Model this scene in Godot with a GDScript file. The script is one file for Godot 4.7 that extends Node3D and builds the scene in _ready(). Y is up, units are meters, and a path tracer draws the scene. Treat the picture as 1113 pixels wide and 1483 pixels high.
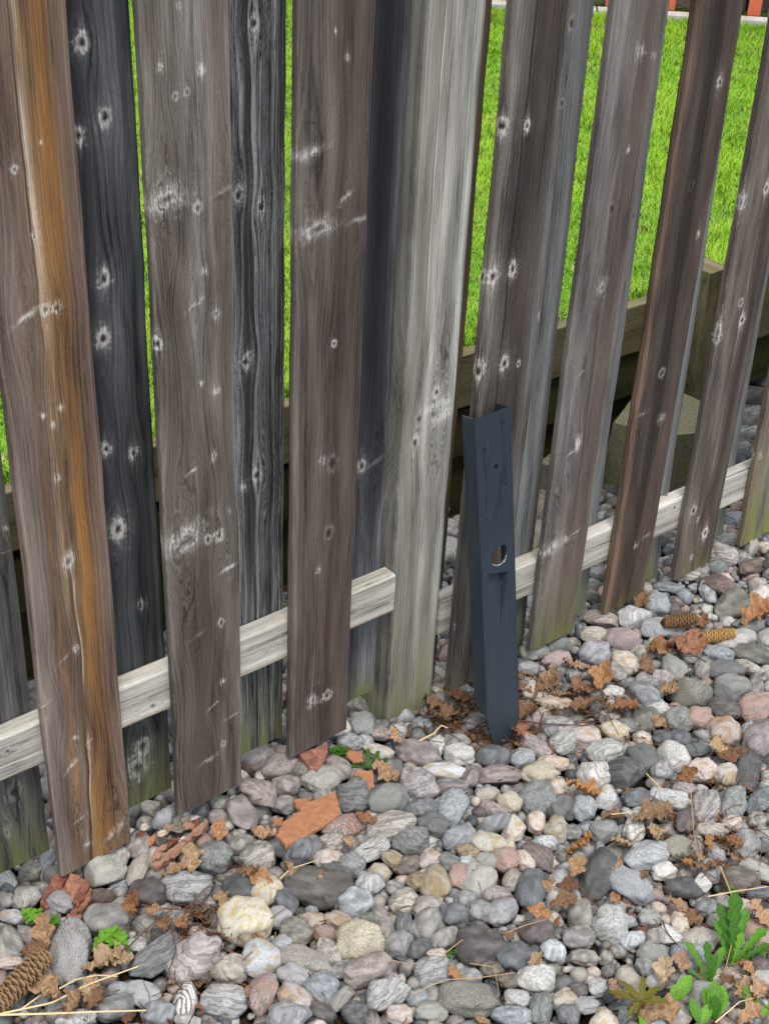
extends Node3D
# A weathered board fence on a bed of river stones, with a blue metal stake leaning on it. Metres, y up, the fence runs along x.

const STONE_KINDS = {
	"gneiss": ["band", Color8(168, 168, 166)],
	"olive": ["plain", Color8(128, 124, 104)],
	"bluegrey": ["plain", Color8(140, 148, 158)],
	"speck": ["speck", Color8(190, 186, 180)],
	"specktan": ["speck", Color8(192, 182, 162)],
	"bluewhite": ["blotch", Color8(205, 215, 222)],
	"lavender": ["speck", Color8(185, 180, 188)],
	"palegreen": ["speck", Color8(188, 188, 168)],
	"tan": ["plain", Color8(178, 164, 146)],
	"tanspeck": ["speck", Color8(196, 180, 158)],
	"darkgreen": ["band", Color8(104, 114, 112)],
	"maroon": ["plain", Color8(104, 84, 84)],
	"brownred": ["vein", Color8(122, 82, 66)],
	"tangrey": ["plain", Color8(160, 152, 142)],
	"mauve": ["plain", Color8(158, 138, 138)],
	"grey": ["plain", Color8(150, 150, 148)],
	"pinkpale": ["blotch", Color8(208, 188, 182)],
	"darkband": ["band", Color8(108, 110, 114)],
	"pinkband": ["band", Color8(176, 158, 154)],
	"speckblue": ["speck", Color8(182, 190, 200)],
	"zebra": ["zebra", Color8(205, 200, 188)],
	"white": ["swirl", Color8(214, 212, 208)],
	"pinkbrown": ["vein", Color8(182, 154, 142)],
	"paleblue": ["plain", Color8(182, 194, 202)],
	"cream": ["blotch", Color8(208, 202, 186)],
	"speckgreen": ["speck", Color8(160, 162, 150)],
	"greenring": ["swirl", Color8(134, 142, 138)],
	"tanband": ["band", Color8(188, 174, 152)],
	"charcoal": ["plain", Color8(84, 86, 90)],
	"slate": ["plain", Color8(104, 110, 120)],
	"pinkgranite": ["granite", Color8(200, 184, 178)],
	"yellow": ["blotch", Color8(190, 174, 128)],
	"brown": ["plain", Color8(132, 110, 86)],
	"darkbrown": ["plain", Color8(98, 88, 82)],
	"yellowpale": ["blotch", Color8(200, 192, 160)],
	"yellowstain": ["stain", Color8(214, 208, 190)],
	"peach": ["blotch", Color8(206, 178, 152)],
	"yellowring": ["swirl", Color8(196, 180, 136)],
	"blueswirl": ["swirl", Color8(150, 162, 174)],
	"ochre": ["plain", Color8(172, 132, 72)],
	"maroonvein": ["vein", Color8(132, 104, 98)],
	"swirl": ["swirl", Color8(196, 196, 188)],
	"oliveflat": ["speck", Color8(152, 146, 122)],
	"creamband": ["band", Color8(196, 192, 184)],
	"veinblack": ["vein", Color8(84, 86, 88)],
	"darkspeck": ["speck", Color8(116, 116, 118)],
	"greenspeck": ["speck", Color8(120, 130, 128)],
	"veinblue": ["vein", Color8(116, 128, 136)],
	"whiteplain": ["plain", Color8(216, 212, 200)],
	"red": ["vein", Color8(150, 98, 94)],
	"pinkspeck": ["speck", Color8(200, 160, 160)],
	"lavenderplain": ["plain", Color8(168, 172, 190)],
	"zebragreen": ["band", Color8(168, 172, 162)],
	"pinkmauve": ["vein", Color8(172, 142, 140)],
	"rust": ["vein", Color8(136, 98, 70)],
}
const LEAF_TINTS = {
	"pale tan": Color8(205, 178, 140),
	"tan": Color8(186, 148, 108),
	"rust brown": Color8(150, 88, 50),
	"orange tan": Color8(205, 140, 88),
	"brown": Color8(122, 84, 58),
	"peach": Color8(222, 176, 138),
	"reddish": Color8(176, 108, 86),
	"orange": Color8(214, 140, 66),
	"pale yellow": Color8(222, 200, 140),
	"dark red-brown": Color8(98, 52, 38),
	"pink-brown": Color8(188, 146, 126),
	"ochre": Color8(178, 128, 66),
	"dark tan": Color8(140, 110, 80),
	"cream": Color8(222, 204, 168),
}

const KNOTS = {
	"1": [[0.048, 1.250, 0.0089, 1], [0.067, 1.156, 0.0076, 1], [0.043, 1.046, 0.0222, 2], [0.073, 1.051, 0.0091, 3], [0.090, 1.050, 0.0092, 3], [0.088, 1.279, 0.0044, 1], [0.082, 0.897, 0.0089, 1], [0.053, 0.894, 0.0077, 1], [0.067, 0.875, 0.0067, 1], [0.065, 0.788, 0.0094, 1], [0.069, 0.637, 0.0203, 1], [0.046, 0.457, 0.0152, 2], [0.006, 0.382, 0.0128, 2], [0.075, 0.268, 0.0121, 2], [0.040, 0.234, 0.0184, 2], [0.044, 0.109, 0.0146, 2], [0.108, 0.040, 0.0406, 2], [0.069, 0.468, 0.0096, 1], [0.055, 0.290, 0.0090, 1], [0.055, 0.044, 0.0101, 1]],
	"2": [[0.061, 1.424, 0.0069, 1], [0.028, 1.348, 0.0072, 1], [0.093, 1.338, 0.0110, 1], [0.050, 1.308, 0.0065, 3], [0.069, 1.311, 0.0065, 3], [0.027, 1.167, 0.0299, 5], [0.080, 1.146, 0.0092, 3], [0.127, 1.163, 0.0266, 2], [0.086, 1.048, 0.0086, 1], [0.068, 0.997, 0.0176, 2], [0.107, 0.975, 0.0135, 1], [0.003, 0.952, 0.0111, 0], [0.077, 0.867, 0.0071, 1], [0.103, 0.845, 0.0120, 1], [0.097, 0.732, 0.0114, 1], [0.054, 0.717, 0.0139, 2], [0.032, 0.589, 0.0403, 5], [0.081, 0.579, 0.0095, 3], [0.102, 0.578, 0.0123, 3], [0.119, 0.505, 0.0184, 2], [0.052, 0.391, 0.0192, 2], [0.101, 0.399, 0.0089, 3], [0.100, 0.268, 0.0094, 1], [0.080, 0.222, 0.0112, 2], [0.119, 0.177, 0.0148, 2], [0.064, 0.099, 0.0236, 2], [0.100, 0.122, 0.0100, 1]],
	"3": [[0.067, 1.362, 0.0048, 1], [0.091, 1.322, 0.0069, 1], [0.022, 1.189, 0.0271, 6], [0.096, 1.109, 0.0188, 2], [0.120, 1.067, 0.0204, 2], [0.038, 1.067, 0.0279, 5], [0.080, 0.864, 0.0075, 3], [0.060, 0.649, 0.0137, 1], [0.083, 0.637, 0.0110, 4], [0.079, 0.493, 0.0103, 4], [0.058, 0.419, 0.0091, 1], [0.053, 0.120, 0.0206, 1], [0.088, 0.115, 0.0138, 3]],
	"4": [[0.003, 1.211, 0.0161, 0], [0.061, 1.205, 0.0105, 0], [0.143, 1.364, 0.0088, 4], [0.147, 1.275, 0.0057, 4], [0.141, 1.232, 0.0059, 4], [0.015, 0.942, 0.0169, 0], [0.064, 0.947, 0.0144, 0], [0.002, 0.759, 0.0197, 0], [0.066, 0.759, 0.0156, 0], [0.105, 0.748, 0.0072, 3], [0.151, 0.836, 0.0084, 3], [-0.008, 0.170, 0.0160, 1]],
	"5": [[0.085, 1.302, 0.0188, 1], [0.124, 1.290, 0.0095, 1], [0.091, 1.124, 0.0089, 1], [0.071, 0.857, 0.0212, 1], [0.069, 1.017, 0.0093, 4], [0.135, 0.991, 0.0054, 4], [0.050, 0.681, 0.0197, 2], [0.065, 0.516, 0.0226, 1], [0.016, 0.268, 0.0458, 6], [0.099, 0.284, 0.0159, 2], [0.047, 0.497, 0.0146, 2]],
	"6": [[0.105, 1.214, 0.0115, 0], [0.118, 0.908, 0.0116, 1], [0.071, 0.606, 0.0129, 3], [0.024, 0.520, 0.0182, 2], [0.098, 0.492, 0.0168, 1], [0.110, 0.175, 0.0226, 2], [0.069, 1.017, 0.0069, 4], [0.076, 0.161, 0.0113, 1]],
	"7": [[-0.005, 0.959, 0.0217, 0], [0.077, 0.974, 0.0131, 0], [-0.006, 0.663, 0.0258, 0], [0.081, 0.673, 0.0146, 0], [0.064, 0.720, 0.0112, 3], [0.030, 0.191, 0.0153, 0], [0.095, 0.103, 0.0158, 0], [0.056, 0.156, 0.0097, 1], [0.056, 0.047, 0.0120, 1]],
	"8": [[0.015, 0.266, 0.0114, 1], [-0.023, 0.469, 0.0106, 0]],
	"Z": [[0.090, 0.166, 0.0203, 3], [0.068, 0.086, 0.0161, 1], [0.133, 0.678, 0.0086, 1], [0.125, 0.637, 0.0100, 2]],
	"A": [[0.066, 1.363, 0.0149, 0], [0.091, 1.262, 0.0150, 0], [0.049, 1.243, 0.0131, 0], [0.072, 1.032, 0.0148, 0], [0.066, 0.940, 0.0166, 0], [0.066, 0.604, 0.0210, 0], [0.056, 0.755, 0.0122, 0], [0.103, 0.733, 0.0112, 0], [0.098, 0.440, 0.0114, 0], [0.085, 0.133, 0.0213, 3], [0.072, 0.087, 0.0267, 3]],
	"K": [[0.082, 1.363, 0.0133, 0], [0.052, 1.117, 0.0150, 0], [0.093, 1.090, 0.0132, 0], [0.062, 0.837, 0.0160, 0], [0.082, 0.617, 0.0165, 0], [0.054, 0.601, 0.0138, 1]],
	"C": [[0.109, 0.551, 0.0265, 2], [0.079, 0.554, 0.0146, 0]],
	"P": [[0.077, 0.814, 0.0127, 0], [0.031, 0.723, 0.0145, 0], [0.037, 0.770, 0.0086, 4], [0.081, 0.787, 0.0342, 6], [0.096, 0.759, 0.0318, 6]],
	"F": [[0.182, 0.776, 0.0122, 0], [0.190, 0.614, 0.0179, 4]],
	"G": [],
	"E": [[0.071, 0.480, 0.0134, 1]],
	"D": [],
	"H": [],
}

const WALL_Z := -0.6
var names := {}
var mats := {}
var textures := {}
var rng := RandomNumberGenerator.new()
var stone_meshes: Array = []
var angular_meshes: Array = []
var leaf_meshes: Array = []
var stone_spots: Array = []   # x, z, half length, half width, turn, top


func _ready() -> void:
	rng.seed = 4711
	make_camera()
	make_sky()
	make_textures()
	make_ground()
	make_fence()
	make_retaining_wall()
	make_lawn()
	make_far_yard()
	make_meshes()
	place_stones()
	make_small_stones()
	make_rocks()
	make_stake()
	place_leaves()
	make_litter()
	make_cones()
	make_stalks()
	make_plants()
	make_hose()


func make_camera() -> void:
	var c := Camera3D.new()
	c.name = "camera"
	c.transform = Transform3D(Basis(Vector3(0.7722, 0.0429, 0.6339), Vector3(0.3047, 0.8502, -0.4294), Vector3(-0.5573, 0.5247, 0.6434)).orthonormalized(), Vector3(-1.125, 1.803, 1.596))
	c.fov = 41.82
	c.near = 0.05
	c.far = 400.0
	add_child(c)
	c.current = true


func make_sky() -> void:
	var sm := ProceduralSkyMaterial.new()
	sm.sky_top_color = Color(0.97, 0.985, 1.0)
	sm.sky_horizon_color = Color(0.76, 0.79, 0.82)
	sm.sky_curve = 0.2
	sm.ground_bottom_color = Color(0.3, 0.3, 0.27)
	sm.ground_horizon_color = Color(0.5, 0.5, 0.48)
	sm.sun_angle_max = 0.0
	var e := Environment.new()
	e.background_mode = Environment.BG_SKY
	e.sky = Sky.new()
	e.sky.sky_material = sm
	e.background_energy_multiplier = 1.0
	e.tonemap_mode = Environment.TONE_MAPPER_LINEAR
	e.tonemap_exposure = 1.9
	e.sdfgi_enabled = true
	e.ssao_enabled = true
	e.ssil_enabled = true
	var w := WorldEnvironment.new()
	w.name = "environment"
	w.environment = e
	add_child(w)
	var sun := DirectionalLight3D.new()
	sun.name = "sun"
	sun.light_energy = 0.5
	sun.light_color = Color(1.0, 0.97, 0.93)
	sun.light_angular_distance = 20.0
	sun.shadow_enabled = true
	add_child(sun)
	sun.look_at_from_position(Vector3(-0.9, 5.0, 1.7), Vector3.ZERO)


# ------------------------------------------------------------------ helpers
func numbered(called: String) -> String:
	var n: int = names.get(called, 0)
	names[called] = n + 1
	return called if n == 0 else "%s_%03d" % [called, n]


func tag(o: Node, label := "", category := "", group := "", kind := "") -> Node:
	if label: o.set_meta("label", label)
	if category: o.set_meta("category", category)
	if group: o.set_meta("group", group)
	if kind: o.set_meta("kind", kind)
	return o


func base(called: String, label: String, category: String, at := Vector3.ZERO, group := "") -> Node3D:
	var o := Node3D.new()
	o.name = numbered(called)
	add_child(o)
	o.position = at
	tag(o, label, category, group)
	return o


func put(called: String, mesh: Mesh, mat: Material, parent: Node = null) -> MeshInstance3D:
	var o := MeshInstance3D.new()
	o.mesh = mesh
	if mat: o.material_override = mat
	if parent == null:
		o.name = numbered(called)
		add_child(o)
	else:
		o.name = called
		parent.add_child(o, true)
	return o


func noise(sd: int, freq: float, octaves := 3) -> FastNoiseLite:
	var n := FastNoiseLite.new()
	n.seed = sd
	n.noise_type = FastNoiseLite.TYPE_SIMPLEX_SMOOTH
	n.frequency = freq
	n.fractal_octaves = octaves
	return n


func plain(key: String, c: Color, rough := 0.85, tex := "", scale := 1.0, bump := 0.0) -> StandardMaterial3D:
	if mats.has(key): return mats[key]
	var m := StandardMaterial3D.new()
	m.resource_name = key
	m.albedo_color = c
	m.roughness = rough
	m.metallic_specular = 0.35
	if tex:
		m.albedo_texture = textures[tex]
		m.uv1_scale = Vector3(scale, scale, scale)
		if bump > 0.0:
			m.heightmap_enabled = true
			m.heightmap_texture = textures[tex]
			m.heightmap_scale = bump
	mats[key] = m
	return m


func surf(x: float, z: float) -> float:
	var t := smoothstep(0.1, 0.5, x)
	return -0.025 - 0.035 * t - (0.02 if z < -0.06 else 0.0)


func lawn_y(x: float) -> float:
	return 0.405 - 0.03 * clampf(x, -1.0, 2.6)


# A bar with rounded long edges. Local x is its width (0..w), y its length (0..len), z its thickness (-t..0); u runs across, v down its length.
func bar(w: float, length: float, t: float, sd: int, wobble := 0.0012, r := 0.0025, skew := 0.0, rows := 22) -> ArrayMesh:
	var st := SurfaceTool.new()
	st.begin(Mesh.PRIMITIVE_TRIANGLES)
	var nz := noise(sd, 3.0, 3)
	var prof: Array = []   # x, z, nx, nz, u
	var corners := [[r, -r, -1, 1], [w - r, -r, 1, 1], [w - r, -t + r, 1, -1], [r, -t + r, -1, -1]]
	for ci in 4:
		var c: Array = corners[ci]
		for k in 3:
			var a0: float = [PI, PI / 2, 0.0, -PI / 2][ci]
			var a := a0 - k * PI / 4
			prof.append([c[0] + r * cos(a), c[1] + r * sin(a), cos(a), sin(a)])
	var n := prof.size()
	for j in rows + 1:
		var f := float(j) / rows
		var y := f * length
		var dl := nz.get_noise_2d(y * 1.6, 3.0) * wobble * 2.0
		var dr := nz.get_noise_2d(y * 1.6, 40.0) * wobble * 2.0
		var dz := nz.get_noise_2d(y * 0.7, 90.0) * wobble * 1.5
		for k in n + 1:
			var p: Array = prof[k % n]
			var x: float = p[0]
			var yy := y
			if j == 0: yy += skew * (x / w - 0.5) + nz.get_noise_2d(x * 40.0, 7.0) * wobble
			var share := x / w
			var u := clampf(share, 0.006, 0.994)
			if p[1] < -0.5 * t: u = lerpf(0.24, 0.76, share) if t > 0.03 else lerpf(0.1, 0.9, share)
			st.set_normal(Vector3(p[2], 0, p[3]))
			st.set_uv(Vector2(u, 1.0 - f))
			st.add_vertex(Vector3(x + lerpf(dl, dr, share), yy, p[1] + dz))
	for j in rows:
		for k in n:
			var a := j * (n + 1) + k
			var b := a + n + 1
			st.add_index(a); st.add_index(b); st.add_index(a + 1)
			st.add_index(a + 1); st.add_index(b); st.add_index(b + 1)
	var total := (rows + 1) * (n + 1)
	for e in 2:
		var row: int = 0 if e == 0 else rows
		var y := 0.0 if e == 0 else length
		for k in n:
			var p: Array = prof[k]
			st.set_normal(Vector3(0, -1 if e == 0 else 1, 0))
			st.set_uv(Vector2(clampf(p[0] / w, 0.02, 0.98), 0.995 - 0.02 * absf(p[1]) / t if e == 0 else 0.005 + 0.02 * absf(p[1]) / t))
			st.add_vertex(Vector3(p[0], y + (skew * (p[0] / w - 0.5) + nz.get_noise_2d(p[0] * 40.0, 7.0) * wobble if e == 0 else 0.0), p[1]))
		var s := total + e * n
		for k in range(1, n - 1):
			if e == 0:
				st.add_index(s); st.add_index(s + k); st.add_index(s + k + 1)
			else:
				st.add_index(s); st.add_index(s + k + 1); st.add_index(s + k)
	return st.commit()


func tube(path: PackedVector3Array, radii: PackedFloat32Array, sides := 6) -> ArrayMesh:
	var st := SurfaceTool.new()
	st.begin(Mesh.PRIMITIVE_TRIANGLES)
	var n := path.size()
	for i in n:
		var d := (path[mini(i + 1, n - 1)] - path[maxi(i - 1, 0)]).normalized()
		var side := d.cross(Vector3(0.21, 0.95, 0.17)).normalized()
		var up := side.cross(d).normalized()
		for k in sides:
			var a := TAU * k / sides
			var o := side * cos(a) + up * sin(a)
			st.set_normal(o)
			st.set_uv(Vector2(float(k) / sides, float(i) / n))
			st.add_vertex(path[i] + o * radii[i])
	for i in n - 1:
		for k in sides:
			var a := i * sides + k
			var b := i * sides + (k + 1) % sides
			st.add_index(a); st.add_index(b); st.add_index(a + sides)
			st.add_index(b); st.add_index(b + sides); st.add_index(a + sides)
	for e in 2:
		var s := 0 if e == 0 else (n - 1) * sides
		for k in range(1, sides - 1):
			if e == 0:
				st.add_index(s); st.add_index(s + k + 1); st.add_index(s + k)
			else:
				st.add_index(s); st.add_index(s + k); st.add_index(s + k + 1)
	return st.commit()


# ------------------------------------------------------------------ wood
# Every board has its own grain, knots, stains and moss. Knot kinds: 0 eye with a pale halo, 1 bleached spot, 2 bleached slash, 3 ring, 4 dark knot, 5 large swirl, 6 bleached band.
var wood_jobs: Array = []


func wood_job(i: int) -> void:
	var s: Dictionary = wood_jobs[i]
	var W: int = s.get("w", 192)
	var H: int = s.get("h", 1024)
	var width: float = s.width
	var length: float = s.length
	var sd: int = s.seed
	var px := width / W
	var py := length / H
	var low := noise(sd, 0.012, 3)
	low.offset = Vector3(0, 0, 0)
	var big := FastNoiseLite.new()
	big.seed = sd + 1
	big.frequency = 0.03
	big.fractal_octaves = 3
	var bend := big.get_image(W, H / 16, false, false, false)
	bend.resize(W, H, Image.INTERPOLATE_CUBIC)
	var bend_b := bend.get_data()
	big.seed = sd + 2
	big.frequency = 0.28
	big.fractal_octaves = 2
	var fibre := big.get_image(W, H / 14, false, false, false)
	fibre.resize(W, H, Image.INTERPOLATE_CUBIC)
	var fibre_b := fibre.get_data()
	big.seed = sd + 3
	big.frequency = 0.5
	big.fractal_octaves = 2
	var speck := big.get_image(W, H / 3, false, false, false)
	speck.resize(W, H, Image.INTERPOLATE_BILINEAR)
	var speck_b := speck.get_data()
	big.seed = sd + 4
	big.frequency = 0.016
	big.fractal_octaves = 3
	var cloud := big.get_image(W, H / 4, false, false, false)
	cloud.resize(W, H, Image.INTERPOLATE_CUBIC)
	var cloud_b := cloud.get_data()
	# grain across the board, every quarter millimetre
	var prof := PackedFloat32Array()
	prof.resize(4096)
	var crack := PackedFloat32Array()
	crack.resize(4096)
	var g3 := noise(sd + 8, 0.09, 1)
	var g1 := noise(sd + 5, s.get("ring", 0.10), 2)
	var g2 := noise(sd + 6, 0.25, 2)
	for k in 4096:
		var v := g1.get_noise_1d(k) * 1.2
		var ridge := 1.0 - absf(g1.get_noise_1d(k + 9000)) * 5.0
		v -= maxf(0.0, ridge) * s.get("line", 0.5)
		prof[k] = v + g2.get_noise_1d(k) * 0.55
		crack[k] = maxf(0.0, 1.0 - absf(g3.get_noise_1d(k)) * 11.0)
	var ragged := noise(sd + 7, 0.55, 2)
	var disp := PackedFloat32Array()
	disp.resize(W * H)
	var white := PackedFloat32Array()
	white.resize(W * H)
	var dark := PackedFloat32Array()
	dark.resize(W * H)
	var wav: float = s.get("wave", 0.012) * s.get("calm", 0.6)
	for k in W * H:
		disp[k] = (bend_b[k] / 255.0 - 0.5) * wav
	for kn in s.knots:
		var ku: float = kn[0]
		var kv: float = kn[1]
		var r: float = kn[2] * (0.86 if kn[3] == 0 else 1.0)
		var kind: int = kn[3]
		var reach := 4.5 * r
		var x0 := clampi(int((ku - reach) / px), 0, W - 1)
		var x1 := clampi(int((ku + reach) / px), 0, W - 1)
		var ylow := (length - kv) / py
		var y0 := clampi(int(ylow - reach * 1.5 / py), 0, H - 1)
		var y1 := clampi(int(ylow + reach * 1.5 / py), 0, H - 1)
		var tilt := 0.45 + 0.35 * sin(kv * 57.0) if kind == 2 else (0.22 if kind == 5 or kind == 6 else 0.0)
		var ct := cos(tilt)
		var sn := sin(tilt)
		var hal: float = s.get("halo", 0.8)
		for yy in range(y0, y1 + 1):
			for xx in range(x0, x1 + 1):
				var dx := (xx + 0.5) * px - ku
				var dy := (ylow - yy) * py
				var at := yy * W + xx
				var q := (dx * dx) / (6.0 * r * r) + (dy * dy) / (14.0 * r * r)
				var near := exp(-q)
				var wob := 1.0 + (0.22 if kind == 0 or kind == 3 or kind == 4 else 0.45) * ragged.get_noise_2d(ku * 900.0 + dx / r, kv * 70.0 + dy / r) + 0.35 * ragged.get_noise_2d(ku * 500.0 + 3.0 * dx / r, kv * 90.0 + 3.0 * dy / r)
				dx *= wob
				dy *= wob
				var fb := fibre_b[at] / 255.0
				var sp := speck_b[at] / 255.0
				disp[at] -= r * (1.0 if kind != 1 else 0.35) * near * dx / (absf(dx) + 0.35 * r)
				var ax := dx * ct + dy * sn
				var ay := -dx * sn + dy * ct
				match kind:
					0:
						var d := sqrt(dx * dx + 0.55 * dy * dy) / r + (sp - 0.5) * 0.35
						white[at] += 0.85 * hal * exp(-pow((d - 0.55) / 0.30, 2.0)) * (0.5 + 0.8 * sp) + 0.28 * hal * exp(-pow(d / 1.3, 2.0))
						white[at] += 0.45 * hal * exp(-pow(dx / (0.6 * r), 2.0) - absf(dy) / (1.7 * r)) * (0.3 + fb)
						dark[at] += 0.95 * exp(-pow(d / 0.33, 2.0))
					1:
						white[at] += hal * 1.2 * exp(-(dx * dx * 1.4 + 0.8 * dy * dy) / (0.28 * r * r)) * (0.15 + 1.5 * sp)
						if sin(ku * 1300.0 + kv * 77.0) > 0.0: dark[at] += 0.7 * exp(-(dx * dx + 0.6 * dy * dy) / (0.05 * r * r))
						white[at] += 0.3 * exp(-pow(dx / (0.5 * r), 2.0) - absf(dy) / (2.0 * r)) * fb
					2:
						white[at] += hal * (0.8 + 0.4 * sin(kv * 91.0)) * exp(-pow(ax / (0.75 * r), 2.0) - pow(ay / (0.19 * r), 2.0)) * (0.15 + 1.5 * sp)
						dark[at] += 0.5 * exp(-pow((ax + 0.3 * r) / (0.4 * r), 2.0) - pow((ay + 0.12 * r) / (0.12 * r), 2.0))
					3:
						var d := sqrt(dx * dx + 0.6 * dy * dy) / r + (sp - 0.5) * 0.3
						white[at] += hal * 0.9 * exp(-pow((d - 0.55) / 0.30, 2.0)) * (0.3 + 1.0 * sp)
						dark[at] += 0.42 * exp(-pow(d / 0.32, 2.0))
					4:
						var d := sqrt(dx * dx + 0.45 * dy * dy) / r
						dark[at] += 0.75 * exp(-pow(d / 0.5, 2.0))
						white[at] += 0.4 * exp(-pow((d - 0.9) / 0.25, 2.0)) * fb
					5:
						var d := sqrt(pow(ax, 2.0) * 0.8 + pow(ay, 2.0) * 3.2) / r + (sp - 0.5) * 0.5
						white[at] += hal * 0.9 * exp(-d * d * 1.1) * (0.25 + 1.2 * absf(sin(d * 6.0 + sp * 2.0))) * (0.55 + 0.7 * sp)
						white[at] += 0.35 * exp(-pow(ax / r, 2.0) - pow((ay - 0.5 * r) / (0.5 * r), 2.0)) * fb
						dark[at] += 0.75 * exp(-pow((ax - 0.1 * r) / (0.42 * r), 2.0) - pow(ay / (0.17 * r), 2.0)) * (0.4 + sp)
					6:
						white[at] += 0.75 * exp(-pow(ax / (1.0 * r), 4.0) - pow(ay / (0.32 * r), 2.0)) * (0.4 + fb)
	var c0: Color = s.dark
	var c1: Color = s.light
	var stripes: Array = s.get("stripes", [])
	var ns := stripes.size()
	var moss: float = s.get("moss", 0.05)
	var moss_top: float = s.get("moss_top", 0.03)
	var mossc: Color = s.get("moss_color", Color(0.40, 0.42, 0.22))
	var edge: float = s.get("edge", 0.25)
	var contrast: float = s.get("contrast", 0.8)
	var out := PackedByteArray()
	out.resize(W * H * 3)
	for yy in H:
		var v := length - (yy + 0.5) * py
		var mossf := moss * exp(-v / moss_top)
		var shift := low.get_noise_1d(v * 160.0) * 0.003
		for xx in W:
			var at := yy * W + xx
			var x := (xx + 0.5) * px
			var gx := x + disp[at]
			var k := int(absf(gx * 4000.0 + 1200.0)) & 4095
			var fb := fibre_b[at] / 255.0 - 0.5
			var cl := cloud_b[at] / 255.0 - 0.5
			var sp := speck_b[at] / 255.0 - 0.5
			var t := clampf(0.5 + contrast * (0.40 * prof[k] + 0.50 * fb) + 0.95 * cl + 0.30 * sp, 0.0, 1.0)
			t *= 1.0 - 0.85 * crack[k] * clampf(0.25 + 1.8 * cl + 1.3 * fb, 0.0, 1.0)
			var deep := 0.7 + 0.3 * minf(1.0, t * 4.0)
			var r := lerpf(c0.r * deep, c1.r, t)
			var g := lerpf(c0.g * deep, c1.g, t)
			var b := lerpf(c0.b * deep, c1.b, t)
			for q in ns:
				var sr: Array = stripes[q]
				var d: float = (x + 0.45 * disp[at] + shift * sr[5] - sr[0]) / sr[1]
				if d > -2.2 and d < 2.2:
					var ve: float = minf(v - sr[6], sr[7] - v) + 0.09 * cl * 2.0 + 0.05 * fb
					if ve <= 0.0: continue
					var a: float = minf(1.0, ve / 0.22) * exp(-d * d * 1.1) * sr[3] * clampf(0.75 + cl * sr[4] + fb * 0.6, 0.0, 1.0)
					var tc: Color = sr[2]
					var m := 0.72 + 0.56 * t
					r = lerpf(r, tc.r * m, a)
					g = lerpf(g, tc.g * m, a)
					b = lerpf(b, tc.b * m, a)
			var e := minf(x, width - x)
			if e < 0.004:
				var a := edge * (1.0 - e / 0.004) * (0.6 + fb)
				r = lerpf(r, 0.62, a); g = lerpf(g, 0.60, a); b = lerpf(b, 0.57, a)
			var w := clampf(white[at] * clampf(1.0 + 0.8 * prof[k] + 0.5 * fb, 0.15, 1.4), 0.0, 0.9)
			r = lerpf(r, 0.83, w); g = lerpf(g, 0.82, w); b = lerpf(b, 0.81, w)
			var dk := clampf(dark[at], 0.0, 0.92)
			r = lerpf(r, 0.15, dk); g = lerpf(g, 0.135, dk); b = lerpf(b, 0.13, dk)
			if sp > 0.33 and fb > 0.12:
				r += 0.13; g += 0.13; b += 0.125
			var ms := clampf(mossf * (0.6 + 2.2 * cl + fb), 0.0, 0.85)
			r = lerpf(r, mossc.r, ms); g = lerpf(g, mossc.g, ms); b = lerpf(b, mossc.b, ms)
			out[at * 3] = clampi(int(r * 255.0), 0, 255)
			out[at * 3 + 1] = clampi(int(g * 255.0), 0, 255)
			out[at * 3 + 2] = clampi(int(b * 255.0), 0, 255)
	s.image = Image.create_from_data(W, H, false, Image.FORMAT_RGB8, out)


func wood(key: String, spec: Dictionary) -> void:
	spec.key = key
	if spec.has("tone"):
		var f: float = spec.tone * 1.06
		for c in ["dark", "light"]: spec[c] = Color(spec[c].r * f * (0.92 if c == "dark" else 1.0), spec[c].g * f * (0.92 if c == "dark" else 1.0), spec[c].b * f * (0.92 if c == "dark" else 1.0))
		for t in spec.get("stripes", []): t[2] = Color(t[2].r * f, t[2].g * f, t[2].b * f)
	if not spec.has("knots"): spec.knots = KNOTS.get(key, [])
	wood_jobs.append(spec)


func finish_wood() -> void:
	var id := WorkerThreadPool.add_group_task(wood_job, wood_jobs.size(), -1, true)
	WorkerThreadPool.wait_for_group_task_completion(id)
	for s in wood_jobs:
		var tx := ImageTexture.create_from_image(s.image)
		textures["wood_" + s.key] = tx
		var m := StandardMaterial3D.new()
		m.resource_name = "weathered wood " + s.key
		m.albedo_texture = tx
		m.roughness = 0.82
		m.metallic_specular = 0.3
		m.heightmap_enabled = true
		m.heightmap_texture = tx
		m.heightmap_scale = 0.14
		m.texture_repeat = false
		mats["wood_" + s.key] = m


func stripe(u: float, w: float, c: Color, a: float, patch := 0.8, wander := 1.0, from := -9.0, to := 9.0) -> Array:
	return [u, w, c, a, patch, wander, from, to]


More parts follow.
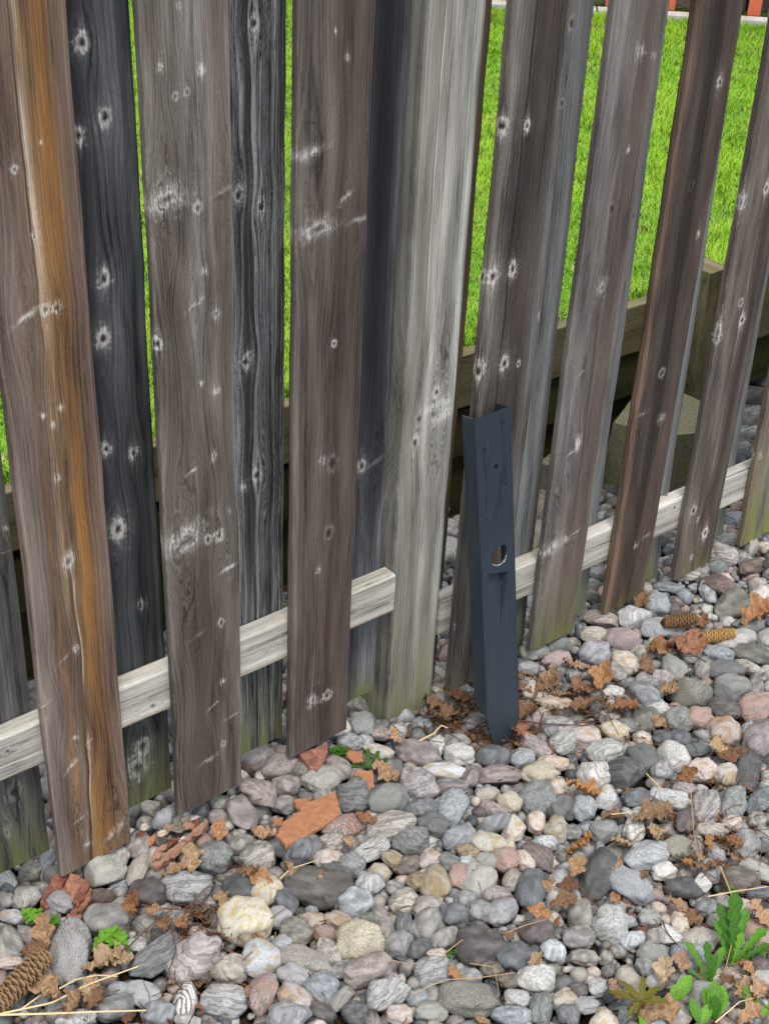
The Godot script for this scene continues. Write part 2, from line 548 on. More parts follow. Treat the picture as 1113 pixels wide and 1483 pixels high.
func make_textures() -> void:
	var grey := Color(0.55, 0.53, 0.51)
	var pale := Color(0.66, 0.66, 0.66)
	var brown := Color(0.36, 0.30, 0.265)
	var black := Color(0.16, 0.16, 0.17)
	var orange := Color(0.56, 0.39, 0.21)
	var L := 1.75
	wood("1", {"tone": 0.90, "width": 0.14, "length": L, "seed": 11, "dark": Color(0.33, 0.27, 0.24), "light": Color(0.54, 0.47, 0.43), "wave": 0.004, "halo": 0.95, "stripes": [
		stripe(0.017, 0.020, Color(0.46, 0.43, 0.42), 0.6), stripe(0.092, 0.022, orange, 0.85, 0.9, 1.0), stripe(0.102, 0.007, Color(0.50, 0.34, 0.18), 0.6, 1.2, 1.0),
		stripe(0.046, 0.0045, Color(0.60, 0.43, 0.26), 0.7, 1.0, 0.6, -1, 0.95), stripe(0.070, 0.011, Color(0.60, 0.49, 0.36), 0.7, 1.2, 1.5, 0.4, 2.0),
		stripe(0.070, 0.0036, Color(0.19, 0.145, 0.12), 0.75, 2.5, 2.0, -1, 1.0), stripe(0.0735, 0.0015, Color(0.86, 0.80, 0.72), 0.8, 5.5, 2.0, 0.05, 1.0), stripe(0.066, 0.004, Color(0.78, 0.77, 0.76), 0.6, 6.0, 2.4, 1.0, 1.7), stripe(0.060, 0.0014, Color(0.2, 0.17, 0.15), 0.9, 2.0, 2.4, 1.0, 1.6), stripe(0.004, 0.004, Color(0.60, 0.55, 0.51), 0.6)]})
	wood("2", {"tone": 0.86, "width": 0.14, "length": L, "seed": 22, "dark": Color(0.30, 0.265, 0.245), "light": Color(0.52, 0.49, 0.465), "halo": 0.9, "wave": 0.006, "stripes": [
		stripe(0.082, 0.017, pale, 0.6, 1.0, 1.0, 0.8, 2.0), stripe(0.07, 0.05, Color(0.55, 0.54, 0.53), 0.45, 0.8, 1.0, 1.0, 2.0), stripe(0.06, 0.04, Color(0.27, 0.225, 0.205), 0.55, 1.2, 1.0, -1, 0.62),
		stripe(0.10, 0.006, Color(0.52, 0.46, 0.42), 0.5, 1.2), stripe(0.007, 0.006, grey, 0.55), stripe(0.135, 0.004, grey, 0.5)]})
	wood("3", {"tone": 0.82, "width": 0.14, "length": L, "seed": 33, "dark": Color(0.28, 0.245, 0.225), "light": Color(0.49, 0.45, 0.425), "halo": 0.85, "wave": 0.005, "stripes": [
		stripe(0.03, 0.035, Color(0.56, 0.54, 0.52), 0.5, 0.9, 1.0, 0.9, 2.0), stripe(0.085, 0.008, Color(0.24, 0.20, 0.185), 0.65, 1.2), stripe(0.12, 0.02, Color(0.40, 0.34, 0.31), 0.5, 1.0),
		stripe(0.078, 0.004, Color(0.24, 0.15, 0.10), 0.7, 1.6, 1.5, -1, 0.45), stripe(0.006, 0.006, grey, 0.7, 0.6)]})
	wood("4", {"tone": 0.80, "width": 0.15, "length": L, "seed": 44, "dark": Color(0.25, 0.225, 0.215), "light": Color(0.47, 0.44, 0.42), "halo": 0.95, "wave": 0.010, "moss": 0.8, "stripes": [
		stripe(0.018, 0.018, Color(0.60, 0.58, 0.56), 0.65, 0.9), stripe(0.075, 0.022, Color(0.22, 0.20, 0.19), 0.65, 1.0), stripe(0.055, 0.0014, Color(0.09, 0.08, 0.08), 0.9, 1.6), stripe(0.14, 0.018, Color(0.50, 0.51, 0.52), 0.55, 0.8), stripe(0.10, 0.02, Color(0.33, 0.28, 0.25), 0.5, 1.0)]})
	wood("5", {"tone": 0.88, "width": 0.14, "length": L, "seed": 55, "dark": Color(0.32, 0.29, 0.28), "light": Color(0.55, 0.525, 0.505), "halo": 0.75, "wave": 0.006, "moss": 1.1, "moss_top": 0.06, "stripes": [
		stripe(0.028, 0.024, Color(0.54, 0.54, 0.55), 0.55, 0.9), stripe(0.075, 0.007, Color(0.22, 0.19, 0.18), 0.6, 1.8, 2.0, 0.1, 1.2), stripe(0.105, 0.02, Color(0.34, 0.28, 0.26), 0.6, 1.2), stripe(0.06, 0.05, Color(0.46, 0.39, 0.34), 0.5, 1.0, 1.0, -1, 0.45),
		stripe(0.032, 0.0014, Color(0.10, 0.09, 0.08), 0.95, 0.3, 0.6, -1, 0.16), stripe(0.134, 0.005, grey, 0.55)]})
	wood("6", {"tone": 0.86, "width": 0.14, "length": L, "seed": 66, "dark": Color(0.22, 0.19, 0.18), "light": Color(0.42, 0.375, 0.345), "halo": 0.75, "wave": 0.005, "moss": 0.5, "stripes": [
		stripe(0.010, 0.010, Color(0.56, 0.44, 0.37), 0.75, 0.7), stripe(0.072, 0.020, Color(0.15, 0.14, 0.145), 0.8, 0.9), stripe(0.12, 0.014, Color(0.38, 0.31, 0.28), 0.6, 0.9), stripe(0.05, 0.05, Color(0.42, 0.32, 0.26), 0.6, 0.9, 1.0, -1, 0.4), stripe(0.08, 0.0015, Color(0.08, 0.07, 0.07), 0.8, 2.0, 1.5)]})
	wood("7", {"tone": 0.83, "width": 0.14, "length": L, "seed": 77, "dark": Color(0.28, 0.25, 0.24), "light": Color(0.52, 0.48, 0.45), "halo": 0.85, "wave": 0.007, "moss": 0.6, "stripes": [
		stripe(0.03, 0.026, Color(0.58, 0.55, 0.52), 0.5, 0.8), stripe(0.10, 0.016, Color(0.22, 0.17, 0.155), 0.7, 0.9), stripe(0.075, 0.0018, Color(0.75, 0.72, 0.68), 0.6, 2.6, 2.0), stripe(0.06, 0.05, Color(0.48, 0.42, 0.36), 0.45, 0.8, 1.0, -1, 0.35)]})
	wood("8", {"width": 0.14, "length": L, "seed": 88, "dark": Color(0.34, 0.32, 0.30), "light": Color(0.58, 0.56, 0.53), "wave": 0.006, "moss": 1.5, "moss_top": 0.11, "moss_color": Color(0.46, 0.48, 0.24), "stripes": [stripe(0.012, 0.010, Color(0.48, 0.37, 0.31), 0.8, 0.7)]})
	var bl := Color(0.46, 0.48, 0.50)
	wood("Z", {"width": 0.14, "length": L, "seed": 101, "dark": Color(0.24, 0.24, 0.245), "light": Color(0.46, 0.46, 0.45), "ring": 0.035, "line": 0.8, "wave": 0.016, "moss": 1.0, "moss_top": 0.06, "halo": 0.5})
	wood("A", {"width": 0.14, "length": L, "seed": 102, "dark": Color(0.16, 0.165, 0.18), "light": Color(0.34, 0.35, 0.365), "ring": 0.03, "line": 0.5, "wave": 0.022, "moss": 1.0, "moss_top": 0.08, "halo": 0.68, "stripes": [
		stripe(0.045, 0.020, Color(0.10, 0.105, 0.12), 0.75, 1.2, 1.5, 0.3, 2.0), stripe(0.10, 0.020, bl, 0.5, 1.0, 2.0, 0.8, 2.0), stripe(0.105, 0.02, Color(0.11, 0.115, 0.13), 0.6, 1.0, 1.5, 0.2, 0.8), stripe(0.132, 0.006, bl, 0.45), stripe(0.07, 0.06, Color(0.42, 0.42, 0.40), 0.55, 0.8, 1, -1, 0.26)]})
	wood("K", {"width": 0.14, "length": L, "seed": 103, "dark": Color(0.17, 0.17, 0.18), "light": Color(0.60, 0.61, 0.62), "ring": 0.055, "line": 1.1, "contrast": 1.25, "wave": 0.02, "moss": 1.0, "moss_top": 0.07, "halo": 0.55, "stripes": [
		stripe(0.068, 0.009, Color(0.10, 0.10, 0.11), 0.85, 0.6, 1.5, 0.3, 2.0), stripe(0.10, 0.03, Color(0.13, 0.13, 0.14), 0.35, 1.2, 1.5, 0.3, 1.0), stripe(0.07, 0.06, Color(0.44, 0.43, 0.41), 0.5, 0.8, 1, -1, 0.22)]})
	wood("C", {"width": 0.14, "length": L, "seed": 104, "dark": Color(0.13, 0.135, 0.15), "light": Color(0.28, 0.29, 0.31), "wave": 0.008, "halo": 0.5, "moss": 0.9, "stripes": [
		stripe(0.095, 0.022, Color(0.09, 0.095, 0.115), 0.8, 0.6, 1.0, 0.55, 2.0), stripe(0.132, 0.008, Color(0.46, 0.48, 0.51), 0.7, 0.5), stripe(0.11, 0.04, Color(0.50, 0.51, 0.52), 0.75, 0.5, 1.0, -1, 0.50)]})
	wood("D", {"width": 0.14, "length": L, "seed": 105, "dark": Color(0.28, 0.23, 0.19), "light": Color(0.42, 0.36, 0.30), "moss": 0.8, "h": 512, "w": 96})
	wood("E", {"width": 0.14, "length": L, "seed": 106, "dark": Color(0.32, 0.32, 0.32), "light": Color(0.53, 0.54, 0.55), "moss": 0.9, "moss_top": 0.08, "wave": 0.008, "stripes": [stripe(0.10, 0.03, Color(0.54, 0.56, 0.58), 0.5)]})
	wood("F", {"width": 0.14, "length": L, "seed": 107, "dark": Color(0.34, 0.35, 0.36), "light": Color(0.57, 0.585, 0.60), "moss": 0.8, "moss_top": 0.1, "wave": 0.008})
	wood("G", {"width": 0.14, "length": L, "seed": 108, "dark": Color(0.36, 0.37, 0.38), "light": Color(0.62, 0.63, 0.64), "moss": 1.0, "moss_top": 0.12, "wave": 0.008, "h": 512})
	wood("P", {"width": 0.128, "length": L + 0.1, "seed": 120, "dark": Color(0.38, 0.37, 0.35), "light": Color(0.66, 0.655, 0.645), "calm": 0.5, "halo": 0.6, "wave": 0.006, "line": 0.3, "moss": 1.6, "moss_top": 0.11, "moss_color": Color(0.43, 0.44, 0.21), "edge": 0.15, "stripes": [
		stripe(0.020, 0.016, Color(0.44, 0.435, 0.38), 0.5, 0.8), stripe(0.062, 0.012, Color(0.76, 0.73, 0.70), 0.65, 0.9), stripe(0.112, 0.012, Color(0.72, 0.75, 0.72), 0.6, 0.8), stripe(0.036, 0.0012, Color(0.25, 0.24, 0.22), 0.8, 1.4, 1.2), stripe(0.038, 0.0012, Color(0.85, 0.84, 0.82), 0.6, 1.4, 1.2), stripe(0.05, 0.015, Color(0.40, 0.40, 0.40), 0.4, 1.0, 1.0, -1, 0.6)]})
	wood("rail", {"width": 0.089, "length": 2.2, "seed": 131, "dark": Color(0.50, 0.49, 0.465), "light": Color(0.84, 0.83, 0.81), "line": 0.5, "contrast": 0.75, "calm": 1.0, "wave": 0.03, "moss": 0.0, "edge": 0.0, "w": 128, "knots": [[0.03, 1.35, 0.005, 4], [0.065, 1.63, 0.006, 4], [0.02, 0.55, 0.005, 4], [0.06, 0.3, 0.006, 4], [0.05, 1.9, 0.005, 3]], "stripes": [stripe(0.084, 0.004, Color(0.55, 0.45, 0.3), 0.4, 1.8)]})
	wood("timber", {"width": 0.2, "length": 2.2, "seed": 141, "dark": Color(0.33, 0.31, 0.22), "light": Color(0.52, 0.485, 0.37), "line": 0.3, "wave": 0.01, "moss": 0.0, "edge": 0.1, "w": 128, "knots": [[0.09, 0.6, 0.012, 3], [0.12, 1.5, 0.014, 3]]})
	wood("timber_mossy", {"width": 0.2, "length": 2.2, "seed": 142, "dark": Color(0.17, 0.175, 0.10), "light": Color(0.29, 0.29, 0.17), "line": 0.3, "wave": 0.01, "moss": 0.0, "edge": 0.0, "w": 96, "h": 512, "knots": []})
	finish_wood()
	for t in ["plain", "speck", "granite", "band", "swirl", "vein", "blotch", "stain", "zebra", "soil", "leaf", "paint", "clay", "concrete"]:
		stone_jobs.append({"key": t})
	var id := WorkerThreadPool.add_group_task(stone_job, stone_jobs.size(), -1, true)
	WorkerThreadPool.wait_for_group_task_completion(id)
	for s in stone_jobs:
		textures[s.key] = ImageTexture.create_from_image(s.image)


var stone_jobs: Array = []


# What the stones, soil, leaves, paint and clay are made of; the tint of each stone multiplies it.
func stone_job(i: int) -> void:
	var s: Dictionary = stone_jobs[i]
	var key: String = s.key
	var N := 512 if key in ["soil", "paint", "concrete", "clay"] else 320
	var a := noise(300 + i, 0.012, 4)
	var b := noise(400 + i, 0.09, 3)
	var c := noise(500 + i, 0.35, 2)
	var d := noise(600 + i, 0.03, 3)
	var out := PackedByteArray()
	out.resize(N * N * 3)
	for y in N:
		for x in N:
			var na := a.get_noise_2d(x, y)
			var nb := b.get_noise_2d(x, y)
			var nc := c.get_noise_2d(x, y)
			var v := 0.84 + 0.26 * na + 0.16 * nb + 0.15 * nc - 0.2 * smoothstep(0.25, 0.45, nb)
			var col := Vector3(v, v, v)
			match key:
				"speck":
					v = 0.84 + 0.12 * na
					v += 0.30 * smoothstep(0.05, 0.3, nc) - 0.42 * smoothstep(0.10, 0.34, -nc) - 0.12 * smoothstep(0.1, 0.4, nb)
					col = Vector3(v, v, v)
				"granite":
					var p := smoothstep(-0.05, 0.15, nb + 0.6 * na)
					col = Vector3(0.96, 0.76, 0.70).lerp(Vector3(0.62, 0.64, 0.66), p) * (0.95 + 0.2 * na)
					var q := 0.26 * smoothstep(0.1, 0.3, nc) - 0.4 * smoothstep(0.14, 0.32, -nc)
					col += Vector3(q, q, q)
				"band":
					var t := sin((y * 0.105) + 4.5 * na + 0.7 * nb)
					var u := sin((y * 0.31) + 8.0 * na + 1.0 * nb)
					v = 0.84 + 0.10 * t + 0.08 * u + 0.15 * nc + 0.22 * smoothstep(0.93, 1.0, sin(y * 0.047 + 7.0 * na))
					col = Vector3(v, v, v)
				"swirl":
					var t := sin(15.0 * na + 1.2 * nb)
					v = 0.86 + 0.09 * t + 0.16 * nc + 0.12 * d.get_noise_2d(x, y)
					col = Vector3(v, v, v * (1.0 + 0.04 * nb))
				"vein":
					var dn := d.get_noise_2d(x + 20.0 * nb, y)
					v = 0.78 + 0.2 * na + 0.16 * nb + 0.08 * nc + 0.55 * smoothstep(0.055, 0.0, absf(dn)) * smoothstep(-0.2, 0.2, na) - 0.2 * smoothstep(0.03, 0.0, absf(na + 0.12))
					col = Vector3(v, v, v)
				"blotch":
					var p := smoothstep(-0.1, 0.35, na + 0.3 * nb)
					col = Vector3(0.94, 0.94, 0.95).lerp(Vector3(0.88, 0.80, 0.70), p) * (0.93 + 0.16 * nb + 0.12 * nc)
				"stain":
					var p := smoothstep(0.0, 0.22, a.get_noise_2d(x * 1.5, y * 1.5) + 0.35 * nb)
					col = Vector3(0.92, 0.92, 0.90).lerp(Vector3(0.88, 0.82, 0.64), p) * (0.93 + 0.16 * nb + 0.10 * nc)
				"zebra":
					var t := smoothstep(-0.25, 0.25, sin(x * 0.15 + 3.0 * na + 0.6 * nb))
					v = lerpf(0.55, 0.98, t) + 0.10 * nc
					col = Vector3(v, v, v)
				"soil":
					v = 0.55 + 0.5 * na + 0.35 * nb + 0.35 * nc
					col = Vector3(v, v * 0.9, v * 0.78)
				"leaf":
					var side := absf(x - N * 0.5) / (N * 0.5)
					v = 0.86 + 0.16 * na + 0.14 * nb + 0.07 * nc
					v += 0.18 * smoothstep(0.05, 0.0, side) - 0.12 * smoothstep(0.86, 1.0, sin(y * 0.155 - side * 7.0))
					v -= 0.25 * smoothstep(0.2, 0.5, na)
					col = Vector3(v, v, v)
				"paint":
					v = 0.95 + 0.08 * na + 0.03 * nc
					var sm := smoothstep(0.12, 0.3, na + 0.2 * nb)
					v *= 1.0 - 0.22 * sm * smoothstep(0.66, 0.3, absf(y / float(N) - 0.18) * 3.0)
					var dust := smoothstep(0.25, 0.5, nb + 0.4 * nc)
					col = Vector3(v, v, v).lerp(Vector3(1.3, 1.25, 1.15), 0.22 * dust)
					var foot_tint := smoothstep(0.80, 0.96, y / float(N)) * smoothstep(-0.15, 0.3, nb + 0.3 * nc)
					col = col.lerp(Vector3(0.95, 0.80, 0.62), 0.6 * foot_tint)  # turns browner in patches towards the lower end
					col += Vector3(0.2, 0.2, 0.2) * smoothstep(0.035, 0.0, absf(d.get_noise_2d(x * 3.0, y * 0.25))) * smoothstep(0.1, 0.4, na)
					col *= 0.8
				"clay":
					v = 0.9 + 0.12 * na + 0.10 * nb + 0.10 * nc - 0.5 * smoothstep(0.36, 0.5, nc)
					col = Vector3(v, v * (1.0 + 0.05 * nb), v)
				"concrete":
					v = 0.82 + 0.2 * na + 0.15 * nb + 0.2 * nc - 0.4 * smoothstep(0.3, 0.5, nc)
					col = Vector3(v, v, v).lerp(Vector3(v * 0.86, v * 0.88, v * 0.68), smoothstep(-0.05, 0.3, na))
			var at := (y * N + x) * 3
			out[at] = clampi(int(col.x * 255.0), 0, 255)
			out[at + 1] = clampi(int(col.y * 255.0), 0, 255)
			out[at + 2] = clampi(int(col.z * 255.0), 0, 255)
	s.image = Image.create_from_data(N, N, false, Image.FORMAT_RGB8, out)


# ------------------------------------------------------------------ setting
func make_ground() -> void:
	var st := SurfaceTool.new()
	st.begin(Mesh.PRIMITIVE_TRIANGLES)
	var nz := noise(71, 4.0, 3)
	var xs: Array = [-200.0, -20.0, -4.0]
	for i in 90: xs.append(-1.6 + i * 0.05)
	xs.append_array([4.0, 20.0, 200.0])
	var zs: Array = []
	zs.append_array([-0.72])
	for i in 46: zs.append(-0.64 + i * 0.05)
	zs.append_array([4.0, 20.0, 200.0])
	for z in zs:
		for x in xs:
			st.set_uv(Vector2(x, z) * 2.5)
			st.add_vertex(Vector3(x, surf(x, z) - 0.034 + 0.010 * nz.get_noise_2d(x, z), z))
	var n := xs.size()
	for j in zs.size() - 1:
		for i in n - 1:
			var a := j * n + i
			st.add_index(a); st.add_index(a + 1); st.add_index(a + n)
			st.add_index(a + 1); st.add_index(a + n + 1); st.add_index(a + n)
	st.generate_normals()
	var g := put("ground", st.commit(), plain("soil", Color(0.36, 0.31, 0.26), 0.95, "soil", 1.0, 0.5))
	tag(g, "dark soil and grit under the river stones", "", "", "structure")


func board(parent: Node, key: String, called: String, x: float, y: float, z: float, tilt: float, mat_key: String, label := "", length := 1.75, w := 0.14, skew := 0.0, sd := 1) -> MeshInstance3D:
	var o := put(called, bar(w, length, 0.016, sd * 7 + 3, 0.0014, 0.0028, skew), mats["wood_" + mat_key], parent)
	o.position = Vector3(x, y, z)
	o.rotation.z = -atan(tilt)
	if label: o.set_meta("label", label)
	return o


func make_fence() -> void:
	var f := base("wooden_fence", "weathered grey brown wooden board fence with boards on both sides of its rails", "fence")
	# boards nailed to the front of the rails
	board(f, "1", "front_board", -0.447, 0.004, 0.0, 0.0, "1", "brown front board with an orange streak and a cracked pale centre", 1.75, 0.14, 0.004, 1)
	board(f, "2", "front_board", -0.206, 0.008, 0.0, 0.0, "2", "brown grey front board with large bleached knots", 1.75, 0.14, 0.003, 2)
	board(f, "3", "front_board", 0.047, 0.012, 0.0, 0.002, "3", "dark brown front board with one large bleached knot", 1.75, 0.14, 0.002, 3)
	board(f, "4", "front_board", 0.464, -0.028, 0.0, 0.007, "4", "dark front board behind the blue metal stake", 1.75, 0.15, 0.0, 4)
	board(f, "5", "front_board", 0.711, -0.032, 0.0, 0.004, "5", "grey front board with a split mossy foot", 1.75, 0.14, -0.004, 5)
	board(f, "6", "front_board", 0.955, -0.029, 0.0, -0.009, "6", "darkest brown front board with a reddish left edge", 1.75, 0.14, 0.0, 6)
	board(f, "7", "front_board", 1.206, -0.036, 0.0, -0.015, "7", "front board with dark eye knots", 1.75, 0.14, 0.0, 7)
	board(f, "8", "front_board", 1.470, -0.038, 0.0, -0.055, "8", "grey front board with a green mossy foot", 1.75, 0.14, 0.0, 8)
	board(f, "0", "front_board", -0.70, 0.0, 0.0, 0.0, "3", "", 1.75, 0.14, 0.0, 9)
	board(f, "9", "front_board", 1.73, -0.04, 0.0, -0.03, "5", "", 1.75, 0.14, 0.0, 10)
	# boards nailed to the back of the rails
	board(f, "Z", "back_board", -0.58, 0.02, -0.0545, 0.0, "Z", "", 1.75, 0.14, 0.0, 11)
	board(f, "A", "back_board", -0.327, 0.024, -0.0545, 0.0, "A", "nearly black back board with pale eye knots", 1.75, 0.14, 0.0, 12)
	board(f, "K", "back_board", -0.073, 0.022, -0.0545, 0.002, "K", "strongly striped dark and pale back board", 1.75, 0.14, 0.0, 13)
	board(f, "C", "back_board", 0.162, 0.025, -0.0545, 0.004, "C", "blackened back board beside the post", 1.75, 0.14, 0.0, 14)
	board(f, "D", "back_board", 0.4395, -0.031, -0.0545, 0.006, "D", "narrow brown board edge right of the post", 1.75, 0.034, 0.0, 15)
	board(f, "E", "back_board", 0.605, -0.09, -0.0545, -0.012, "E", "", 1.75, 0.14, 0.0, 16)
	board(f, "F", "back_board", 0.812, -0.05, -0.0545, -0.014, "F", "", 1.75, 0.14, 0.0, 17)
	board(f, "G", "back_board", 1.072, -0.076, -0.0545, -0.042, "G", "", 1.75, 0.14, 0.0, 18)
	board(f, "H", "back_board", 1.322, -0.03, -0.0545, -0.045, "F", "", 1.75, 0.14, 0.0, 19)
	board(f, "I", "back_board", 1.60, -0.03, -0.0545, -0.04, "G", "", 1.75, 0.14, 0.0, 20)
	# further on, past both ends of the picture
	for k in 6:
		var x := 1.96 + k * 0.235
		board(f, "", "front_board", x, -0.04, 0.0, 0.0, ["7", "5", "2", "6", "3", "8"][k], "", 1.75, 0.14, 0.0, 60 + k)
		board(f, "", "back_board", x - 0.12, -0.04, -0.0545, 0.0, ["F", "G", "E", "A", "G", "F"][k], "", 1.75, 0.14, 0.0, 70 + k)
	for k in 4:
		var x := -0.94 - k * 0.245
		board(f, "", "front_board", x, 0.0, 0.0, 0.0, ["2", "7", "3", "5"][k], "", 1.75, 0.14, 0.0, 80 + k)
		board(f, "", "back_board", x + 0.11, 0.01, -0.0545, 0.0, ["A", "K", "Z", "C"][k], "", 1.75, 0.14, 0.0, 90 + k)
	# rails
	rail(f, Vector3(-1.8, 0.2745, -0.0165), Vector3(0.3085, 0.2415, -0.0165), 31, "pale bleached rail, its rounded end at the post")
	rail(f, Vector3(0.4385, 0.124, -0.0175), Vector3(3.4, 0.0453, -0.0175), 32, "pale greenish rail right of the post")
	rail(f, Vector3(-1.8, 1.57, -0.0165), Vector3(0.3085, 1.54, -0.0165), 33)
	rail(f, Vector3(0.4385, 1.50, -0.0175), Vector3(3.4, 1.42, -0.0175), 34)
	# post
	var p := put("fence_post", bar(0.127, 1.85, 0.127, 41, 0.0016, 0.007, 0.0, 30), mats["wood_P"], f)
	p.position = Vector3(0.311, -0.11, -0.021)
	p.set_meta("label", "thick pale grey post with a mossy base")


func rail(f: Node, a: Vector3, b: Vector3, sd: int, label := "") -> void:
	var o := put("rail", bar(0.089, a.distance_to(b), 0.0375, sd, 0.0010, 0.006, 0.0, 26), mats["wood_rail"], f)
	# its length runs along x, its width up
	var along := (b - a).normalized()
	var up := Vector3(0, 0, 1).cross(along).normalized()
	o.transform = Transform3D(Basis(-up, along, Vector3(0, 0, 1)), a + up * 0.089)
	if label: o.set_meta("label", label)


func timber(w: Node, called: String, a: Vector3, b: Vector3, h: float, t: float, mat: String, sd: int) -> void:
	var o := put(called, bar(h, a.distance_to(b), t, sd, 0.0015, 0.004, 0.0, 14), mats["wood_" + mat], w)
	var along := (b - a).normalized()
	var up := Vector3(0, 0, 1).cross(along).normalized()
	o.transform = Transform3D(Basis(-up, along, Vector3(0, 0, 1)), a)


func make_retaining_wall() -> void:
	var w := base("timber_retaining_wall", "low olive brown timber wall holding the lawn behind the fence", "retaining wall")
	timber(w, "top_plank", Vector3(-2.2, 0.425, WALL_Z), Vector3(0.3, 0.408, WALL_Z), 0.14, 0.038, "timber", 51)
	timber(w, "top_plank", Vector3(0.304, 0.408, WALL_Z), Vector3(2.02, 0.358, WALL_Z), 0.15, 0.038, "timber", 52)
	timber(w, "top_plank", Vector3(2.10, 0.352, WALL_Z + 0.004), Vector3(4.6, 0.30, WALL_Z + 0.004), 0.235, 0.038, "timber", 53)
	timber(w, "lower_plank", Vector3(-2.2, 0.281, WALL_Z - 0.012), Vector3(2.02, 0.204, WALL_Z - 0.012), 0.14, 0.038, "timber_mossy", 54)
	timber(w, "lower_plank", Vector3(2.10, 0.112, WALL_Z - 0.008), Vector3(4.6, 0.06, WALL_Z - 0.008), 0.16, 0.038, "timber_mossy", 55)
	timber(w, "bottom_plank", Vector3(-2.2, 0.135, WALL_Z - 0.036), Vector3(2.02, 0.06, WALL_Z - 0.036), 0.24, 0.038, "timber_mossy", 56)
	var p := put("wall_post", bar(0.085, 0.62, 0.085, 57, 0.001, 0.004, 0.0, 10), mats["wood_timber"], w)
	p.position = Vector3(1.915, -0.19, WALL_Z + 0.058)
	p.set_meta("label", "square post standing in front of the planks")
	p.rotation.z = 0.03


func make_lawn() -> void:
	var st := SurfaceTool.new()
	st.begin(Mesh.PRIMITIVE_TRIANGLES)
	var xs: Array = [-200.0, -12.0, -2.2]
	for i in 20: xs.append(-1.0 + i * 0.19)
	xs.append_array([4.6, 12.0, 200.0])
	var zs: Array = [WALL_Z - 0.042, -1.0, -1.5, -2.0, -3.0, -5.0, -10.0, -40.0, -300.0]
	for z in zs:
		for x in xs:
			st.set_uv(Vector2(x, z) * 1.5)
			st.add_vertex(Vector3(x, lawn_y(x) - 0.014, z))
	var n := xs.size()
	for j in zs.size() - 1:
		for i in n - 1:
			var a := j * n + i
			st.add_index(a); st.add_index(a + n); st.add_index(a + 1)
			st.add_index(a + 1); st.add_index(a + n); st.add_index(a + n + 1)
	st.generate_normals()
	tag(put("lawn", st.commit(), plain("lawn_soil", Color(0.40, 0.56, 0.14), 0.95, "soil", 1.0, 0.5)), "earth of the lawn behind the timber wall", "", "", "structure")
	# tufts
	var meshes: Array = []
	for v in 3: meshes.append(grass_tuft(900 + v))
	var patch := noise(91, 0.9, 3)
	var fine := noise(92, 4.0, 2)
	var gm := StandardMaterial3D.new()
	gm.resource_name = "grass"
	gm.vertex_color_use_as_albedo = true
	gm.roughness = 0.6
	gm.metallic_specular = 0.3
	gm.backlight_enabled = true
	gm.backlight = Color(0.5, 0.6, 0.2)
	var r := RandomNumberGenerator.new()
	r.seed = 5
	var spots: Array = [[], [], []]
	for i in 95000:
		var z := -0.66 - pow(r.randf(), 1.25) * 5.2
		var x := -1.7 + r.randf() * 8.0
		if z < -3.12 + (x - 5.0): continue
		# the wedge that can be seen past the boards, with room for a step to either side
		var d := -z + 1.6
		if x < -1.9 + (d - 2.2) * 0.12 or x > 0.6 + (d - 0.2) * 1.35: continue
		if fine.get_noise_2d(x, z) < -0.34 and r.randf() < 0.6: continue
		spots[i % 3].append(Vector2(x, z))
	var lawn := Node3D.new()
	lawn.name = "grass"
	add_child(lawn)
	tag(lawn, "bright green lawn grass behind the timber wall", "", "", "stuff")
	for v in 3:
		var mm := MultiMesh.new()
		mm.transform_format = MultiMesh.TRANSFORM_3D
		mm.use_colors = true
		mm.mesh = meshes[v]
		mm.instance_count = spots[v].size()
		for i in spots[v].size():
			var p: Vector2 = spots[v][i]
			var n1 := patch.get_noise_2d(p.x, p.y)
			var n2 := fine.get_noise_2d(p.x + 50.0, p.y)
			var sc := 0.75 + 0.4 * r.randf() + 0.3 * n1
			mm.set_instance_transform(i, Transform3D(Basis(Vector3.UP, r.randf() * TAU).scaled(Vector3(0.95, sc, 0.95)), Vector3(p.x, lawn_y(p.x) - 0.016, p.y)))
			var c := Color(0.20, 0.42, 0.03).lerp(Color(0.36, 0.60, 0.045), clampf(0.5 + 1.1 * n1 + 0.8 * n2, 0, 1))
			if r.randf() < 0.045: c = Color(0.50, 0.47, 0.20)
			c = c * (0.95 + 0.22 * r.randf())
			c.a = 1.0
			mm.set_instance_color(i, c)
		var o := MultiMeshInstance3D.new()
		o.name = "grass_blades"
		o.multimesh = mm
		o.material_override = gm
		o.set_meta("kind", "stuff")
		lawn.add_child(o, true)


func grass_tuft(sd: int) -> ArrayMesh:
	var r := RandomNumberGenerator.new()
	r.seed = sd
	var st := SurfaceTool.new()
	st.begin(Mesh.PRIMITIVE_TRIANGLES)
	for i in 16:
		var root := Vector3(r.randfn(0, 0.016), 0, r.randfn(0, 0.016))
		var a := r.randf() * TAU
		var lean := Vector3(cos(a), 0, sin(a)) * (0.012 + 0.03 * r.randf())
		var h := 0.030 + 0.028 * r.randf()
		var side := Vector3(-sin(a), 0, cos(a)) * (0.0011 + 0.0007 * r.randf())
		var m := root + lean * 0.35 + Vector3.UP * h * 0.6
		var tip := root + lean + Vector3.UP * h * (0.8 + 0.2 * r.randf())
		var nrm := (Vector3.UP + lean.normalized() * 0.5).normalized()
		var tint := 0.8 + 0.4 * r.randf()
		var pts := [root - side, root + side, m - side * 0.9, m + side * 0.9, tip]
		for t in [[0, 2, 1], [1, 2, 3], [2, 4, 3]]:
			for k in t:
				st.set_normal(nrm)
				st.set_color(Color(tint, tint, tint))
				st.add_vertex(pts[k])
	return st.commit()


func box_mesh(size: Vector3, bevel := 0.004) -> ArrayMesh:
	return bar(size.x, size.y, size.z, 5, 0.0004, bevel, 0.0, 2)


